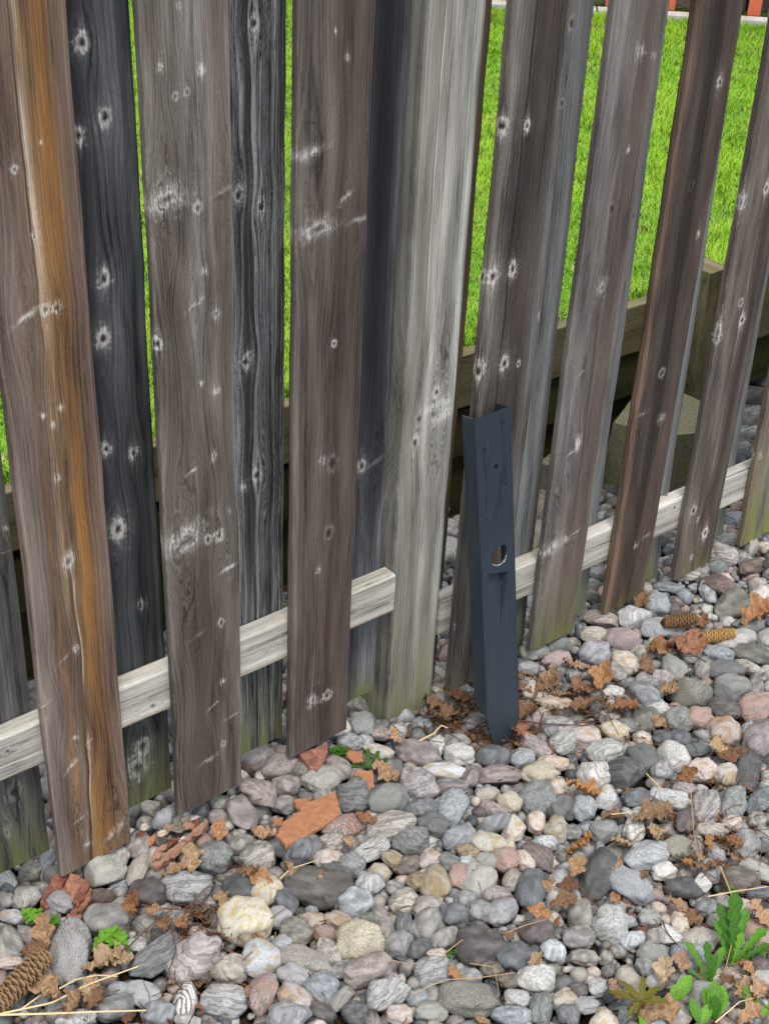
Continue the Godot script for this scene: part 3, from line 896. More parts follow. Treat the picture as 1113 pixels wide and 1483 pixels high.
func make_far_yard() -> void:
	# a pale kerb closes the lawn; terracotta pickets and a stone skirting stand behind it
	var dir := Vector3(1.2, 0, 1.2).normalized()
	var turn := atan2(-dir.z, dir.x)
	var start := Vector3(0.4, 0, -7.75)
	var kerb := base("concrete_kerb", "whitish concrete kerb along the far edge of the lawn", "kerb")
	for i in 9:
		var at := start + dir * (i * 1.0)
		var o := put("kerb_stone", box_mesh(Vector3(0.99, 0.09, 0.12), 0.008), plain("kerb", Color(0.78, 0.77, 0.75), 0.9, "clay", 2.0), kerb)
		o.position = Vector3(at.x, lawn_y(at.x) - 0.065, at.z)
		o.rotation.y = turn
	var deck := base("terracotta_picket_fence", "terracotta painted picket fence beyond the far kerb", "fence")
	var back := dir.cross(Vector3.UP) * -0.17
	var pm := plain("terracotta paint", Color(0.74, 0.38, 0.28), 0.7)
	var pick := box_mesh(Vector3(0.07, 0.95, 0.022), 0.003)
	for i in 58:
		var at := start + dir * (i * 0.155) + back
		var o := put("picket", pick, pm, deck)
		o.position = Vector3(at.x, lawn_y(at.x) + 0.02, at.z)
		o.rotation.y = turn
	for k in 2:
		var at := start + back * 1.22
		var o := put("picket_rail", bar(0.06, 9.0, 0.03, 3, 0.0004, 0.003, 0.0, 2), pm, deck)
		var along := (dir + Vector3(0, -0.002, 0)).normalized()
		o.transform = Transform3D(Basis(Vector3(0, -1, 0), along, along.cross(Vector3(0, 1, 0)).normalized() * -1.0).orthonormalized(), Vector3(at.x, lawn_y(2.6) + [0.9, 0.35][k], at.z))
	var wall := base("far_stone_wall", "grey beige stone wall behind the terracotta pickets", "wall")
	var r := RandomNumberGenerator.new()
	r.seed = 77
	var tones := [plain("far stone", Color(0.55, 0.53, 0.47), 0.9, "plain", 2.0), plain("far stone pale", Color(0.66, 0.64, 0.58), 0.9, "speck", 2.0), plain("far stone dark", Color(0.36, 0.36, 0.35), 0.9, "plain", 2.0)]
	var course := [box_mesh(Vector3(0.30, 0.14, 0.2), 0.015), box_mesh(Vector3(0.22, 0.14, 0.2), 0.015), box_mesh(Vector3(0.38, 0.14, 0.2), 0.015)]
	var lens := [0.30, 0.22, 0.38]
	for row in 9:
		var run := -0.1 * (row % 2)
		while run < 9.0:
			var k := r.randi() % 3
			var at := start + dir * run + back * 2.6
			var o := put("wall_stone", course[k], tones[r.randi() % 3], wall)
			o.position = Vector3(at.x, lawn_y(2.6) - 0.05 + row * 0.15, at.z)
			o.rotation.y = turn
			run += lens[k] + 0.012


# ------------------------------------------------------------------ stones
func make_stone(sd: int, angular: bool, level: int) -> ArrayMesh:
	var t := (1.0 + sqrt(5.0)) / 2.0
	var vs: Array = []
	for p in [[-1, t, 0], [1, t, 0], [-1, -t, 0], [1, -t, 0], [0, -1, t], [0, 1, t], [0, -1, -t], [0, 1, -t], [t, 0, -1], [t, 0, 1], [-t, 0, -1], [-t, 0, 1]]:
		vs.append(Vector3(p[0], p[1], p[2]).normalized())
	var fs: Array = [[0, 11, 5], [0, 5, 1], [0, 1, 7], [0, 7, 10], [0, 10, 11], [1, 5, 9], [5, 11, 4], [11, 10, 2], [10, 7, 6], [7, 1, 8], [3, 9, 4], [3, 4, 2], [3, 2, 6], [3, 6, 8], [3, 8, 9], [4, 9, 5], [2, 4, 11], [6, 2, 10], [8, 6, 7], [9, 8, 1]]
	for l in level:
		var mid := {}
		var nf: Array = []
		for f in fs:
			var m: Array = []
			for k in 3:
				var a: int = f[k]
				var b: int = f[(k + 1) % 3]
				var key := mini(a, b) * 100000 + maxi(a, b)
				if not mid.has(key):
					mid[key] = vs.size()
					vs.append((vs[a] + vs[b]).normalized())
				m.append(mid[key])
			nf.append([f[0], m[0], m[2]])
			nf.append([f[1], m[1], m[0]])
			nf.append([f[2], m[2], m[1]])
			nf.append([m[0], m[1], m[2]])
		fs = nf
	var r := RandomNumberGenerator.new()
	r.seed = sd
	var n1 := noise(sd, 0.75, 2)
	var n2 := noise(sd + 50, 2.6, 3)
	var pow_n := 2.1 + 0.7 * r.randf()
	var cuts: Array = []
	for k in (9 if angular else 3):
		var d := Vector3(r.randfn(), r.randfn() * 0.8, r.randfn()).normalized()
		cuts.append([d, (0.62 + 0.22 * r.randf()) if angular else (0.80 + 0.14 * r.randf())])
	var st := SurfaceTool.new()
	st.begin(Mesh.PRIMITIVE_TRIANGLES)
	st.set_smooth_group(0)
	var ta := r.randf() * TAU
	for v in vs:
		var p: Vector3 = v
		var k := pow(pow(absf(p.x), pow_n) + pow(absf(p.y), pow_n) + pow(absf(p.z), pow_n), -1.0 / pow_n)
		p *= k * (0.98 + 0.24 * n1.get_noise_3dv(p * 1.3) + (0.035 if angular else 0.012) * n2.get_noise_3dv(p))
		for c in cuts:
			var over: float = p.dot(c[0]) - c[1]
			if over > 0.0: p -= c[0] * over * (0.93 if angular else 0.75)
		var fx := p.x * cos(ta) + p.z * sin(ta)
		var fz := -p.x * sin(ta) + p.z * cos(ta)
		st.set_uv(Vector2(0.5 + 0.42 * fx + 0.22 * p.y, 0.5 + 0.42 * fz - 0.35 * p.y) * 0.9)
		st.add_vertex(p)
	for f in fs:
		st.add_index(f[0]); st.add_index(f[2]); st.add_index(f[1])
	st.generate_normals()
	return st.commit()


func make_meshes() -> void:
	for i in 14: stone_meshes.append(make_stone(1000 + i * 13, false, 3))
	for i in 8: angular_meshes.append(make_stone(2000 + i * 13, true, 3))
	for i in 7: leaf_meshes.append(make_leaf(3000 + i))


func stone_material(kind: String, turn: int) -> StandardMaterial3D:
	var k: Array = STONE_KINDS[kind]
	var c: Color = k[1]
	var m := plain("stone %s %d" % [kind, turn], c, 0.72, k[0], [0.85, 1.25, 0.65][turn], 0.02)
	m.uv1_offset = Vector3([0.0, 0.37, 0.61][turn], [0.0, 0.21, 0.48][turn], 0)
	var l := (c.r + c.g + c.b) / 3.0
	c = c.lerp(Color(l * 1.01, l, l * 1.0), 0.50).lerp(Color(0.585, 0.61, 0.625), 0.22)
	m.albedo_color = Color(c.r * [1.0, 1.05, 0.94][turn], c.g * [1.0, 1.045, 0.945][turn], c.b * [1.005, 1.045, 0.955][turn])
	m.metallic_specular = 0.42
	return m


func stone(kind: String, x: float, y: float, z: float, a: float, h: float, b: float, yaw: float, angular: int, label: String) -> void:
	var list := angular_meshes if angular == 1 else stone_meshes
	var o := put("river_stone", list[rng.randi() % list.size()], stone_material(kind, rng.randi() % 3))
	var turn := Basis(Vector3.UP, deg_to_rad(yaw)) * Basis.from_euler(Vector3(rng.randfn(0, 0.12), 0, rng.randfn(0, 0.10)))
	if rng.randf() < 0.5: turn = turn * Basis(Vector3.UP, PI)
	o.transform = Transform3D(turn * Basis.from_scale(Vector3(a, h, b) * 1.1), Vector3(x, y + 0.004, z))
	tag(o, label, "stone", "river stones along the fence")
	stone_spots.append([x, z, a, b, deg_to_rad(yaw)])


# The stones too small or too hidden to stand for themselves: one bed of them under and between the others.
func make_small_stones() -> void:
	var x0 := -1.5
	var z0 := -0.6
	var cell := 0.005
	var nx := 980
	var nz := 440
	var taken := PackedByteArray()
	taken.resize(nx * nz)
	for s in stone_spots: stamp(taken, nx, nz, x0, z0, cell, s[0], s[1], s[2] * 1.06, s[3] * 1.06, s[4])
	var kinds := STONE_KINDS.keys()
	var common: Array = ["gneiss", "grey", "tangrey", "bluegrey", "speck", "tan", "speckgreen", "pinkpale", "pinkgranite", "olive", "slate", "charcoal", "mauve", "cream", "white", "swirl", "speckblue", "tanspeck", "darkspeck", "pinkbrown", "greenring", "blueswirl"]
	var tools := {}
	var cheap: Array = []
	for i in 16: cheap.append(make_stone(5000 + i * 17, i % 4 == 3, 2 if i < 8 else 1))
	var r := RandomNumberGenerator.new()
	r.seed = 99
	var list: Array = []
	# the lowest layer, everywhere
	var step := 0.034
	for j in int(2.1 / step):
		for i in int(4.8 / step):
			var x := x0 + (i + r.randf()) * step
			var z := z0 + 0.02 + (j + r.randf()) * step
			if not seen_bed(x, z): continue
			var a := 0.014 + 0.012 * r.randf()
			if z < -0.08: a *= 1.35
			list.append([x, surf(x, z) - 0.026 + 0.006 * r.randf(), z, a, a * (0.6 + 0.2 * r.randf()), a * (0.65 + 0.3 * r.randf()), r.randf() * PI, 0])
	# between the others, large ones first
	for pass_n in 6:
		var size: float = [0.030, 0.024, 0.018, 0.0135, 0.0095, 0.0062][pass_n]
		for k in [3000, 6200, 11000, 14500, 14000, 9000][pass_n]:
			var x := x0 + 0.05 + 4.7 * r.randf()
			var z := z0 + 0.03 + 2.0 * r.randf()
			if not seen_bed(x, z): continue
			if pass_n == 0 and z > -0.06 and x > -0.75 and x < 1.3 and z < 0.75: continue
			var a := size * (0.9 + 0.3 * r.randf())
			var b := a * (0.65 + 0.3 * r.randf())
			var yaw := r.randf() * PI
			if overlap(taken, nx, nz, x0, z0, cell, x, z, a, b, yaw) > (0.22 if pass_n < 3 else 0.30): continue
			stamp(taken, nx, nz, x0, z0, cell, x, z, a * 0.95, b * 0.95, yaw)
			var h := b * (0.65 + 0.25 * r.randf())
			list.append([x, surf(x, z) - 0.010 + 0.006 * r.randf(), z, a, h, b, yaw, 1])
	for e in list:
		var kind: String = common[r.randi() % common.size()]
		if r.randf() < 0.15: kind = kinds[r.randi() % kinds.size()]
		if not tools.has(kind):
			tools[kind] = SurfaceTool.new()
			tools[kind].begin(Mesh.PRIMITIVE_TRIANGLES)
		var turn := Basis(Vector3.UP, e[6]) * Basis.from_euler(Vector3(r.randfn(0, 0.2), 0, r.randfn(0, 0.2)))
		tools[kind].append_from(cheap[r.randi() % 8 + (8 if e[3] < 0.017 or e[7] == 0 else 0)], 0, Transform3D(turn * Basis.from_scale(Vector3(e[3], e[4], e[5])), Vector3(e[0], e[1], e[2])))
	var mesh := ArrayMesh.new()
	var n := 0
	for kind in tools:
		tools[kind].commit(mesh)
		mesh.surface_set_material(n, stone_material(kind, n % 3))
		n += 1
	tag(put("small_river_stones", mesh, null), "small mixed river stones filling the bed between the larger ones", "", "", "stuff")
	print("small stones ", list.size())


func seen_bed(x: float, z: float) -> bool:
	if z < 0.02: return x > -1.2 and x < 3.2
	return z < 1.3 and z < x + 1.4 and x < 3.2 and z < 2.3 - 0.75 * x


func stamp(t: PackedByteArray, nx: int, nz: int, x0: float, z0: float, cell: float, x: float, z: float, a: float, b: float, yaw: float) -> void:
	var c := cos(yaw)
	var s := sin(yaw)
	for j in range(maxi(0, int((z - a - z0) / cell)), mini(nz, int((z + a - z0) / cell) + 1)):
		for i in range(maxi(0, int((x - a - x0) / cell)), mini(nx, int((x + a - x0) / cell) + 1)):
			var dx := x0 + (i + 0.5) * cell - x
			var dz := z0 + (j + 0.5) * cell - z
			var u := (dx * c - dz * s) / a
			var v := (dx * s + dz * c) / b
			if u * u + v * v < 1.0: t[j * nx + i] = 1


func overlap(t: PackedByteArray, nx: int, nz: int, x0: float, z0: float, cell: float, x: float, z: float, a: float, b: float, yaw: float) -> float:
	var ci := int((x - x0) / cell)
	var cj := int((z - z0) / cell)
	if ci < 0 or cj < 0 or ci >= nx or cj >= nz or t[cj * nx + ci] == 1: return 1.0
	var c := cos(yaw)
	var s := sin(yaw)
	var hit := 0
	var all := 0
	for j in range(maxi(0, int((z - a - z0) / cell)), mini(nz, int((z + a - z0) / cell) + 1)):
		for i in range(maxi(0, int((x - a - x0) / cell)), mini(nx, int((x + a - x0) / cell) + 1)):
			var dx := x0 + (i + 0.5) * cell - x
			var dz := z0 + (j + 0.5) * cell - z
			var u := (dx * c - dz * s) / a
			var v := (dx * s + dz * c) / b
			if u * u + v * v < 1.0:
				all += 1
				hit += t[j * nx + i]
	return float(hit) / maxi(all, 1)


# ------------------------------------------------------------------ bigger rocks, shards
# A slab from an outline (x, z), its top edge chamfered; y up.
func slab(outline: PackedVector2Array, t: float, bevel := 0.0015, rough := 0.0008, sd := 1) -> ArrayMesh:
	var nz := noise(sd, 60.0, 2)
	var fine := PackedVector2Array()
	for i in outline.size():
		var a := outline[i]
		var b := outline[(i + 1) % outline.size()]
		for k in 6: fine.append(a.lerp(b, k / 6.0) + Vector2(nz.get_noise_2d(a.x * 9 + k, a.y), nz.get_noise_2d(b.x, k + a.y * 7)) * rough * 3.0)
	if Geometry2D.is_polygon_clockwise(fine): fine.reverse()
	var inner := PackedVector2Array()
	var mid := Vector2.ZERO
	for p in fine: mid += p / fine.size()
	for p in fine: inner.append(p - (p - mid).normalized() * bevel)
	var tri := Geometry2D.triangulate_polygon(inner)
	var st := SurfaceTool.new()
	st.begin(Mesh.PRIMITIVE_TRIANGLES)
	st.set_smooth_group(-1)
	var rings := [[inner, t], [fine, t - bevel], [fine, bevel], [inner, 0.0]]
	for k in range(0, tri.size(), 3):
		var q := [inner[tri[k]], inner[tri[k + 1]], inner[tri[k + 2]]]
		if (q[1] - q[0]).cross(q[2] - q[0]) < 0: q = [q[0], q[2], q[1]]
		for e in 2:
			for m in ([0, 1, 2] if e == 0 else [0, 2, 1]):
				st.set_uv(q[m] * 8.0)
				st.add_vertex(Vector3(q[m].x, t if e == 0 else 0.0, q[m].y))
	var n := fine.size()
	for g in 3:
		for i in n:
			var j := (i + 1) % n
			var a: Vector2 = rings[g][0][i]
			var b: Vector2 = rings[g][0][j]
			var c: Vector2 = rings[g + 1][0][i]
			var d: Vector2 = rings[g + 1][0][j]
			var ya: float = rings[g][1]
			var yb: float = rings[g + 1][1]
			for v in [[a, ya], [c, yb], [b, ya], [b, ya], [c, yb], [d, yb]]:
				st.set_uv((v[0] + Vector2(0, v[1])) * 8.0)
				st.add_vertex(Vector3(v[0].x, v[1], v[0].y))
	st.generate_normals()
	return st.commit()


func poly(nums: Array) -> PackedVector2Array:
	var o := PackedVector2Array()
	for i in range(0, nums.size(), 2): o.append(Vector2(nums[i], nums[i + 1]))
	return o


func make_rocks() -> void:
	var clay := plain("terracotta clay", Color(0.72, 0.51, 0.38), 0.9, "clay", 1.0, 0.15)
	var pinkclay := plain("pale clay", Color(0.70, 0.54, 0.47), 0.9, "clay", 1.0, 0.15)
	shard([0.090, -0.016, 0.060, 0.039, -0.070, 0.044, -0.066, 0.011, -0.042, -0.008, -0.022, -0.012, 0.002, -0.015, 0.012, -0.023, 0.036, -0.021], 0.011, Vector3(-0.023, -0.006, 0.135), Vector3(0.000, 0.000, 0.000), clay, "tile_piece", "broad broken terracotta tile piece lying flat before the third board", "tile", "", 3)
	shard([0.001, -0.028, 0.030, -0.009, 0.004, 0.026, -0.012, 0.021, -0.023, -0.010], 0.009, Vector3(0.137, -0.015, 0.119), Vector3(0.150, 0.000, 0.100), clay, "tile_piece", "small square terracotta shard beside the green weed", "tile", "", 4)
	shard([-0.006, -0.024, 0.021, -0.001, 0.007, 0.020, -0.010, 0.014, -0.013, -0.009], 0.008, Vector3(0.168, -0.020, 0.048), Vector3(0.100, 0.000, 0.000), clay, "tile_piece", "thin orange terracotta chip behind the green weed", "tile", "", 5)
	shard([-0.009, -0.019, 0.021, 0.000, 0.007, 0.011, -0.019, 0.007], 0.009, Vector3(0.007, -0.018, 0.095), Vector3(0.000, 0.000, 0.000), clay, "tile_piece", "orange terracotta chip tucked behind the broad tile piece", "tile", "", 6)
	shard([-0.001, -0.013, 0.015, -0.004, 0.000, 0.015, -0.014, 0.002], 0.009, Vector3(-0.059, -0.020, 0.107), Vector3(0.000, 0.000, 0.000), clay, "tile_piece", "orange terracotta chip left of the broad tile piece", "tile", "", 7)
	shard([-0.004, -0.013, 0.015, -0.002, 0.003, 0.012, -0.014, 0.003], 0.008, Vector3(0.055, -0.028, -0.046), Vector3(0.000, 0.000, 0.000), clay, "tile_piece", "tiny terracotta chip at the foot of the third board", "tile", "", 8)
	shard([-0.006, -0.011, 0.018, -0.009, 0.002, 0.015, -0.014, 0.005], 0.012, Vector3(-0.471, -0.027, 0.089), Vector3(0.000, 0.000, 0.100), clay, "tile_piece", "dull red shard below the layered red rock", "tile", "", 9)
	shard([-0.024, -0.024, 0.008, -0.020, 0.045, -0.020, 0.022, 0.007, -0.022, 0.038, -0.029, 0.019], 0.032, Vector3(0.094, -0.027, 0.016), Vector3(0.050, 0.000, -0.050), plain("red wedge", Color(0.64, 0.44, 0.39), 0.85, "vein", 1.0, 0.1), "wedge_stone", "red three-cornered stone at the foot of the third front board", "stone", "", 10)
	var layered := base("layered_rock", "layered brick red rock of slanting slabs below the orange-streaked board", "rock")
	var redmat := [plain("red slate", Color(0.58, 0.385, 0.315), 0.85, "vein", 1.0, 0.12), plain("red slate pale", Color(0.66, 0.47, 0.39), 0.85, "vein", 1.0, 0.12)]
	var layer_0 := put("rock_layer", slab(poly([0.019, -0.034, 0.044, -0.022, -0.001, 0.014, -0.030, 0.031, -0.032, 0.011]), 0.030, 0.003, 0.0015, 20), redmat[0], layered)
	layer_0.position = Vector3(-0.470, -0.037, 0.009)
	layer_0.rotation = Vector3(0.06, 0, -0.10)
	var layer_1 := put("rock_layer", slab(poly([0.025, -0.037, 0.039, -0.008, -0.005, 0.021, -0.028, 0.021, -0.031, 0.003]), 0.036, 0.003, 0.0015, 21), redmat[1], layered)
	layer_1.position = Vector3(-0.455, -0.035, 0.033)
	layer_1.rotation = Vector3(0.06, 0, -0.10)
	var layer_2 := put("rock_layer", slab(poly([0.020, -0.020, 0.023, -0.009, -0.020, 0.023, -0.023, 0.006]), 0.034, 0.003, 0.0015, 22), redmat[0], layered)
	layer_2.position = Vector3(-0.436, -0.037, 0.044)
	layer_2.rotation = Vector3(0.06, 0, -0.10)
	var layer_3 := put("rock_layer", slab(poly([0.033, -0.026, 0.034, -0.012, 0.001, 0.008, -0.031, 0.021, -0.031, 0.011, -0.004, -0.003]), 0.026, 0.003, 0.0015, 23), redmat[1], layered)
	layer_3.position = Vector3(-0.447, -0.039, 0.061)
	layer_3.rotation = Vector3(0.06, 0, -0.10)
	shard([-0.063, 0.010, -0.025, -0.001, 0.026, -0.012, 0.077, -0.027, 0.070, -0.012, 0.012, 0.003, -0.034, 0.017, -0.063, 0.022], 0.016, Vector3(-0.237, -0.025, 0.049), Vector3(0.000, 0.000, 0.000), pinkclay, "shale_slab", "long thin pinkish shale slab at the second board's foot", "stone", "", 11)
	shard([0.015, -0.001, 0.009, 0.006, -0.012, 0.006, -0.016, 0.002, -0.007, -0.007, 0.011, -0.006], 0.005, Vector3(-0.268, -0.017, 0.034), Vector3(0.033, 0.000, 0.070), pinkclay, "stone_chip", "pale pink flat chip right of the orange-streaked board's foot, farthest", "stone chip", "flat chips at the second board", 40)
	shard([0.014, 0.004, 0.003, 0.008, -0.008, 0.004, -0.011, -0.005, -0.006, -0.007, 0.008, -0.004], 0.005, Vector3(-0.251, -0.016, 0.033), Vector3(0.004, 0.000, 0.254), plain("chip brown", Color(0.50, 0.33, 0.27), 0.85, "vein", 1.0), "stone_chip", "brown flat chip below and left of the second board's foot, farthest", "stone chip", "flat chips at the second board", 41)
	shard([0.012, 0.000, 0.006, 0.006, -0.009, 0.007, -0.012, 0.003, -0.006, -0.007, 0.009, -0.009], 0.005, Vector3(-0.249, -0.008, 0.010), Vector3(-0.047, 0.000, -0.247), plain("chip pale", Color(0.80, 0.74, 0.69), 0.85, "plain", 1.0), "stone_chip", "whitish flat chip below and left of the second board's foot, farthest", "stone chip", "flat chips at the second board", 42)
	shard([0.010, 0.000, 0.003, 0.008, -0.009, 0.006, -0.011, 0.000, -0.001, -0.009, 0.008, -0.005], 0.005, Vector3(-0.225, -0.017, -0.001), Vector3(-0.073, 0.000, -0.005), pinkclay, "stone_chip", "pale pink flat chip below and left of the second board's foot, nearest", "stone chip", "flat chips at the second board", 43)
	shard([0.013, 0.004, 0.000, 0.011, -0.008, 0.009, -0.012, -0.005, -0.005, -0.011, 0.011, -0.007], 0.005, Vector3(-0.223, -0.005, 0.021), Vector3(-0.178, 0.000, -0.295), plain("chip grey", Color(0.52, 0.49, 0.46), 0.85, "plain", 1.0), "stone_chip", "grey flat chip below and left of the second board's foot", "stone chip", "flat chips at the second board", 44)
	shard([0.012, 0.004, 0.006, 0.009, -0.009, 0.007, -0.015, -0.004, -0.002, -0.010, 0.008, -0.006], 0.005, Vector3(-0.200, -0.012, 0.019), Vector3(0.083, 0.000, -0.244), pinkclay, "stone_chip", "pale pink flat chip just below and left of the second board's foot", "stone chip", "flat chips at the second board", 45)
	shard([0.013, -0.003, 0.005, 0.008, -0.010, 0.007, -0.012, 0.004, -0.004, -0.007, 0.009, -0.008], 0.005, Vector3(-0.186, -0.016, 0.021), Vector3(-0.139, 0.000, 0.297), plain("chip brown", Color(0.50, 0.33, 0.27), 0.85, "vein", 1.0), "stone_chip", "brown flat chip just below the second board's foot", "stone chip", "flat chips at the second board", 46)
	shard([0.013, -0.007, 0.006, 0.006, -0.007, 0.010, -0.011, 0.006, -0.005, -0.005, 0.004, -0.009], 0.005, Vector3(-0.272, -0.013, 0.008), Vector3(0.104, 0.000, 0.054), clay, "stone_chip", "orange flat chip right of the orange-streaked board's foot", "stone chip", "flat chips at the second board", 47)
	shard([0.011, -0.004, 0.006, 0.006, -0.007, 0.009, -0.011, 0.003, -0.005, -0.006, 0.006, -0.009], 0.005, Vector3(-0.269, -0.004, -0.021), Vector3(0.045, 0.000, -0.289), plain("chip pale", Color(0.80, 0.74, 0.69), 0.85, "plain", 1.0), "stone_chip", "whitish flat chip above and right of the orange-streaked board's foot", "stone chip", "flat chips at the second board", 48)
	shard([0.011, -0.004, 0.006, 0.008, -0.004, 0.011, -0.011, 0.003, -0.006, -0.007, 0.004, -0.011], 0.005, Vector3(-0.283, -0.009, -0.011), Vector3(-0.238, 0.000, 0.170), plain("chip brown", Color(0.50, 0.33, 0.27), 0.85, "vein", 1.0), "stone_chip", "brown flat chip right of the orange-streaked board's foot", "stone chip", "flat chips at the second board", 49)
	shard([0.014, 0.006, 0.003, 0.007, -0.009, 0.003, -0.013, -0.006, -0.006, -0.008, 0.011, -0.002], 0.005, Vector3(-0.255, -0.012, 0.065), Vector3(-0.161, 0.000, 0.278), pinkclay, "stone_chip", "pale pink flat chip below and left of the second board's foot, second nearest", "stone chip", "flat chips at the second board", 50)
	shard([0.014, 0.000, 0.003, 0.006, -0.007, 0.005, -0.013, -0.001, -0.008, -0.005, 0.010, -0.004], 0.005, Vector3(-0.270, -0.014, 0.061), Vector3(-0.270, 0.000, 0.285), pinkclay, "stone_chip", "pale pink flat chip below and left of the second board's foot, farthest", "stone chip", "flat chips at the second board", 51)
	shard([0.010, 0.004, 0.001, 0.008, -0.007, 0.005, -0.009, 0.000, -0.003, -0.009, 0.008, -0.009], 0.005, Vector3(-0.195, -0.013, 0.003), Vector3(0.067, 0.000, 0.280), plain("chip grey", Color(0.52, 0.49, 0.46), 0.85, "plain", 1.0), "stone_chip", "grey flat chip just below and left of the second board's foot", "stone chip", "flat chips at the second board", 52)
	shard([0.012, -0.001, 0.004, 0.006, -0.006, 0.006, -0.013, 0.000, -0.005, -0.007, 0.008, -0.005], 0.005, Vector3(-0.239, -0.017, 0.032), Vector3(-0.029, 0.000, 0.122), plain("chip brown", Color(0.50, 0.33, 0.27), 0.85, "vein", 1.0), "stone_chip", "brown flat chip below and left of the second board's foot, nearest", "stone chip", "flat chips at the second board", 53)
	shard([0.014, -0.003, 0.003, 0.004, -0.006, 0.006, -0.015, 0.003, -0.006, -0.004, 0.010, -0.006], 0.005, Vector3(-0.196, -0.011, 0.046), Vector3(-0.240, 0.000, -0.271), pinkclay, "stone_chip", "pale pink flat chip just below the second board's foot", "stone chip", "flat chips at the second board", 54)
	shard([0.015, -0.002, 0.006, 0.006, -0.004, 0.006, -0.013, 0.000, -0.008, -0.004, 0.005, -0.006], 0.005, Vector3(-0.221, -0.016, 0.039), Vector3(-0.026, 0.000, 0.036), plain("chip pale", Color(0.80, 0.74, 0.69), 0.85, "plain", 1.0), "stone_chip", "whitish flat chip below and left of the second board's foot, nearest", "stone chip", "flat chips at the second board", 55)
	shard([0.012, 0.000, 0.005, 0.007, -0.009, 0.005, -0.011, 0.000, -0.001, -0.006, 0.005, -0.006], 0.005, Vector3(-0.288, -0.004, 0.054), Vector3(0.233, 0.000, 0.027), pinkclay, "stone_chip", "pale pink flat chip right of the orange-streaked board's foot, nearest", "stone chip", "flat chips at the second board", 56)
	shard([-0.17, -0.02, -0.10, 0.11, 0.03, 0.15, 0.17, 0.08, 0.16, -0.05, 0.02, -0.11], 0.24, Vector3(1.63, -0.13, -0.455), Vector3(0.03, 0, -0.05), plain("concrete", Color(0.66, 0.64, 0.56), 0.95, "concrete", 0.5, 0.4), "concrete_block", "rough grey green concrete block behind the fifth and sixth boards", "block", "", 91)
	shard([-0.10, -0.06, -0.08, 0.05, 0.08, 0.06, 0.11, -0.05], 0.17, Vector3(1.37, -0.13, -0.50), Vector3(0.0, 0.3, 0.04), plain("concrete", Color(0.66, 0.64, 0.56), 0.95), "concrete_block", "smaller mossy block just left of the big concrete block", "block", "", 92)


func shard(outline: Array, t: float, at: Vector3, turn: Vector3, mat: Material, called: String, label: String, category: String, group := "", sd := 1) -> MeshInstance3D:
	var o := put(called, slab(poly(outline), t, minf(0.002, t * 0.3), 0.0012, sd), mat)
	o.transform = Transform3D(Basis.from_euler(turn), at)
	tag(o, label, category, group)
	return o


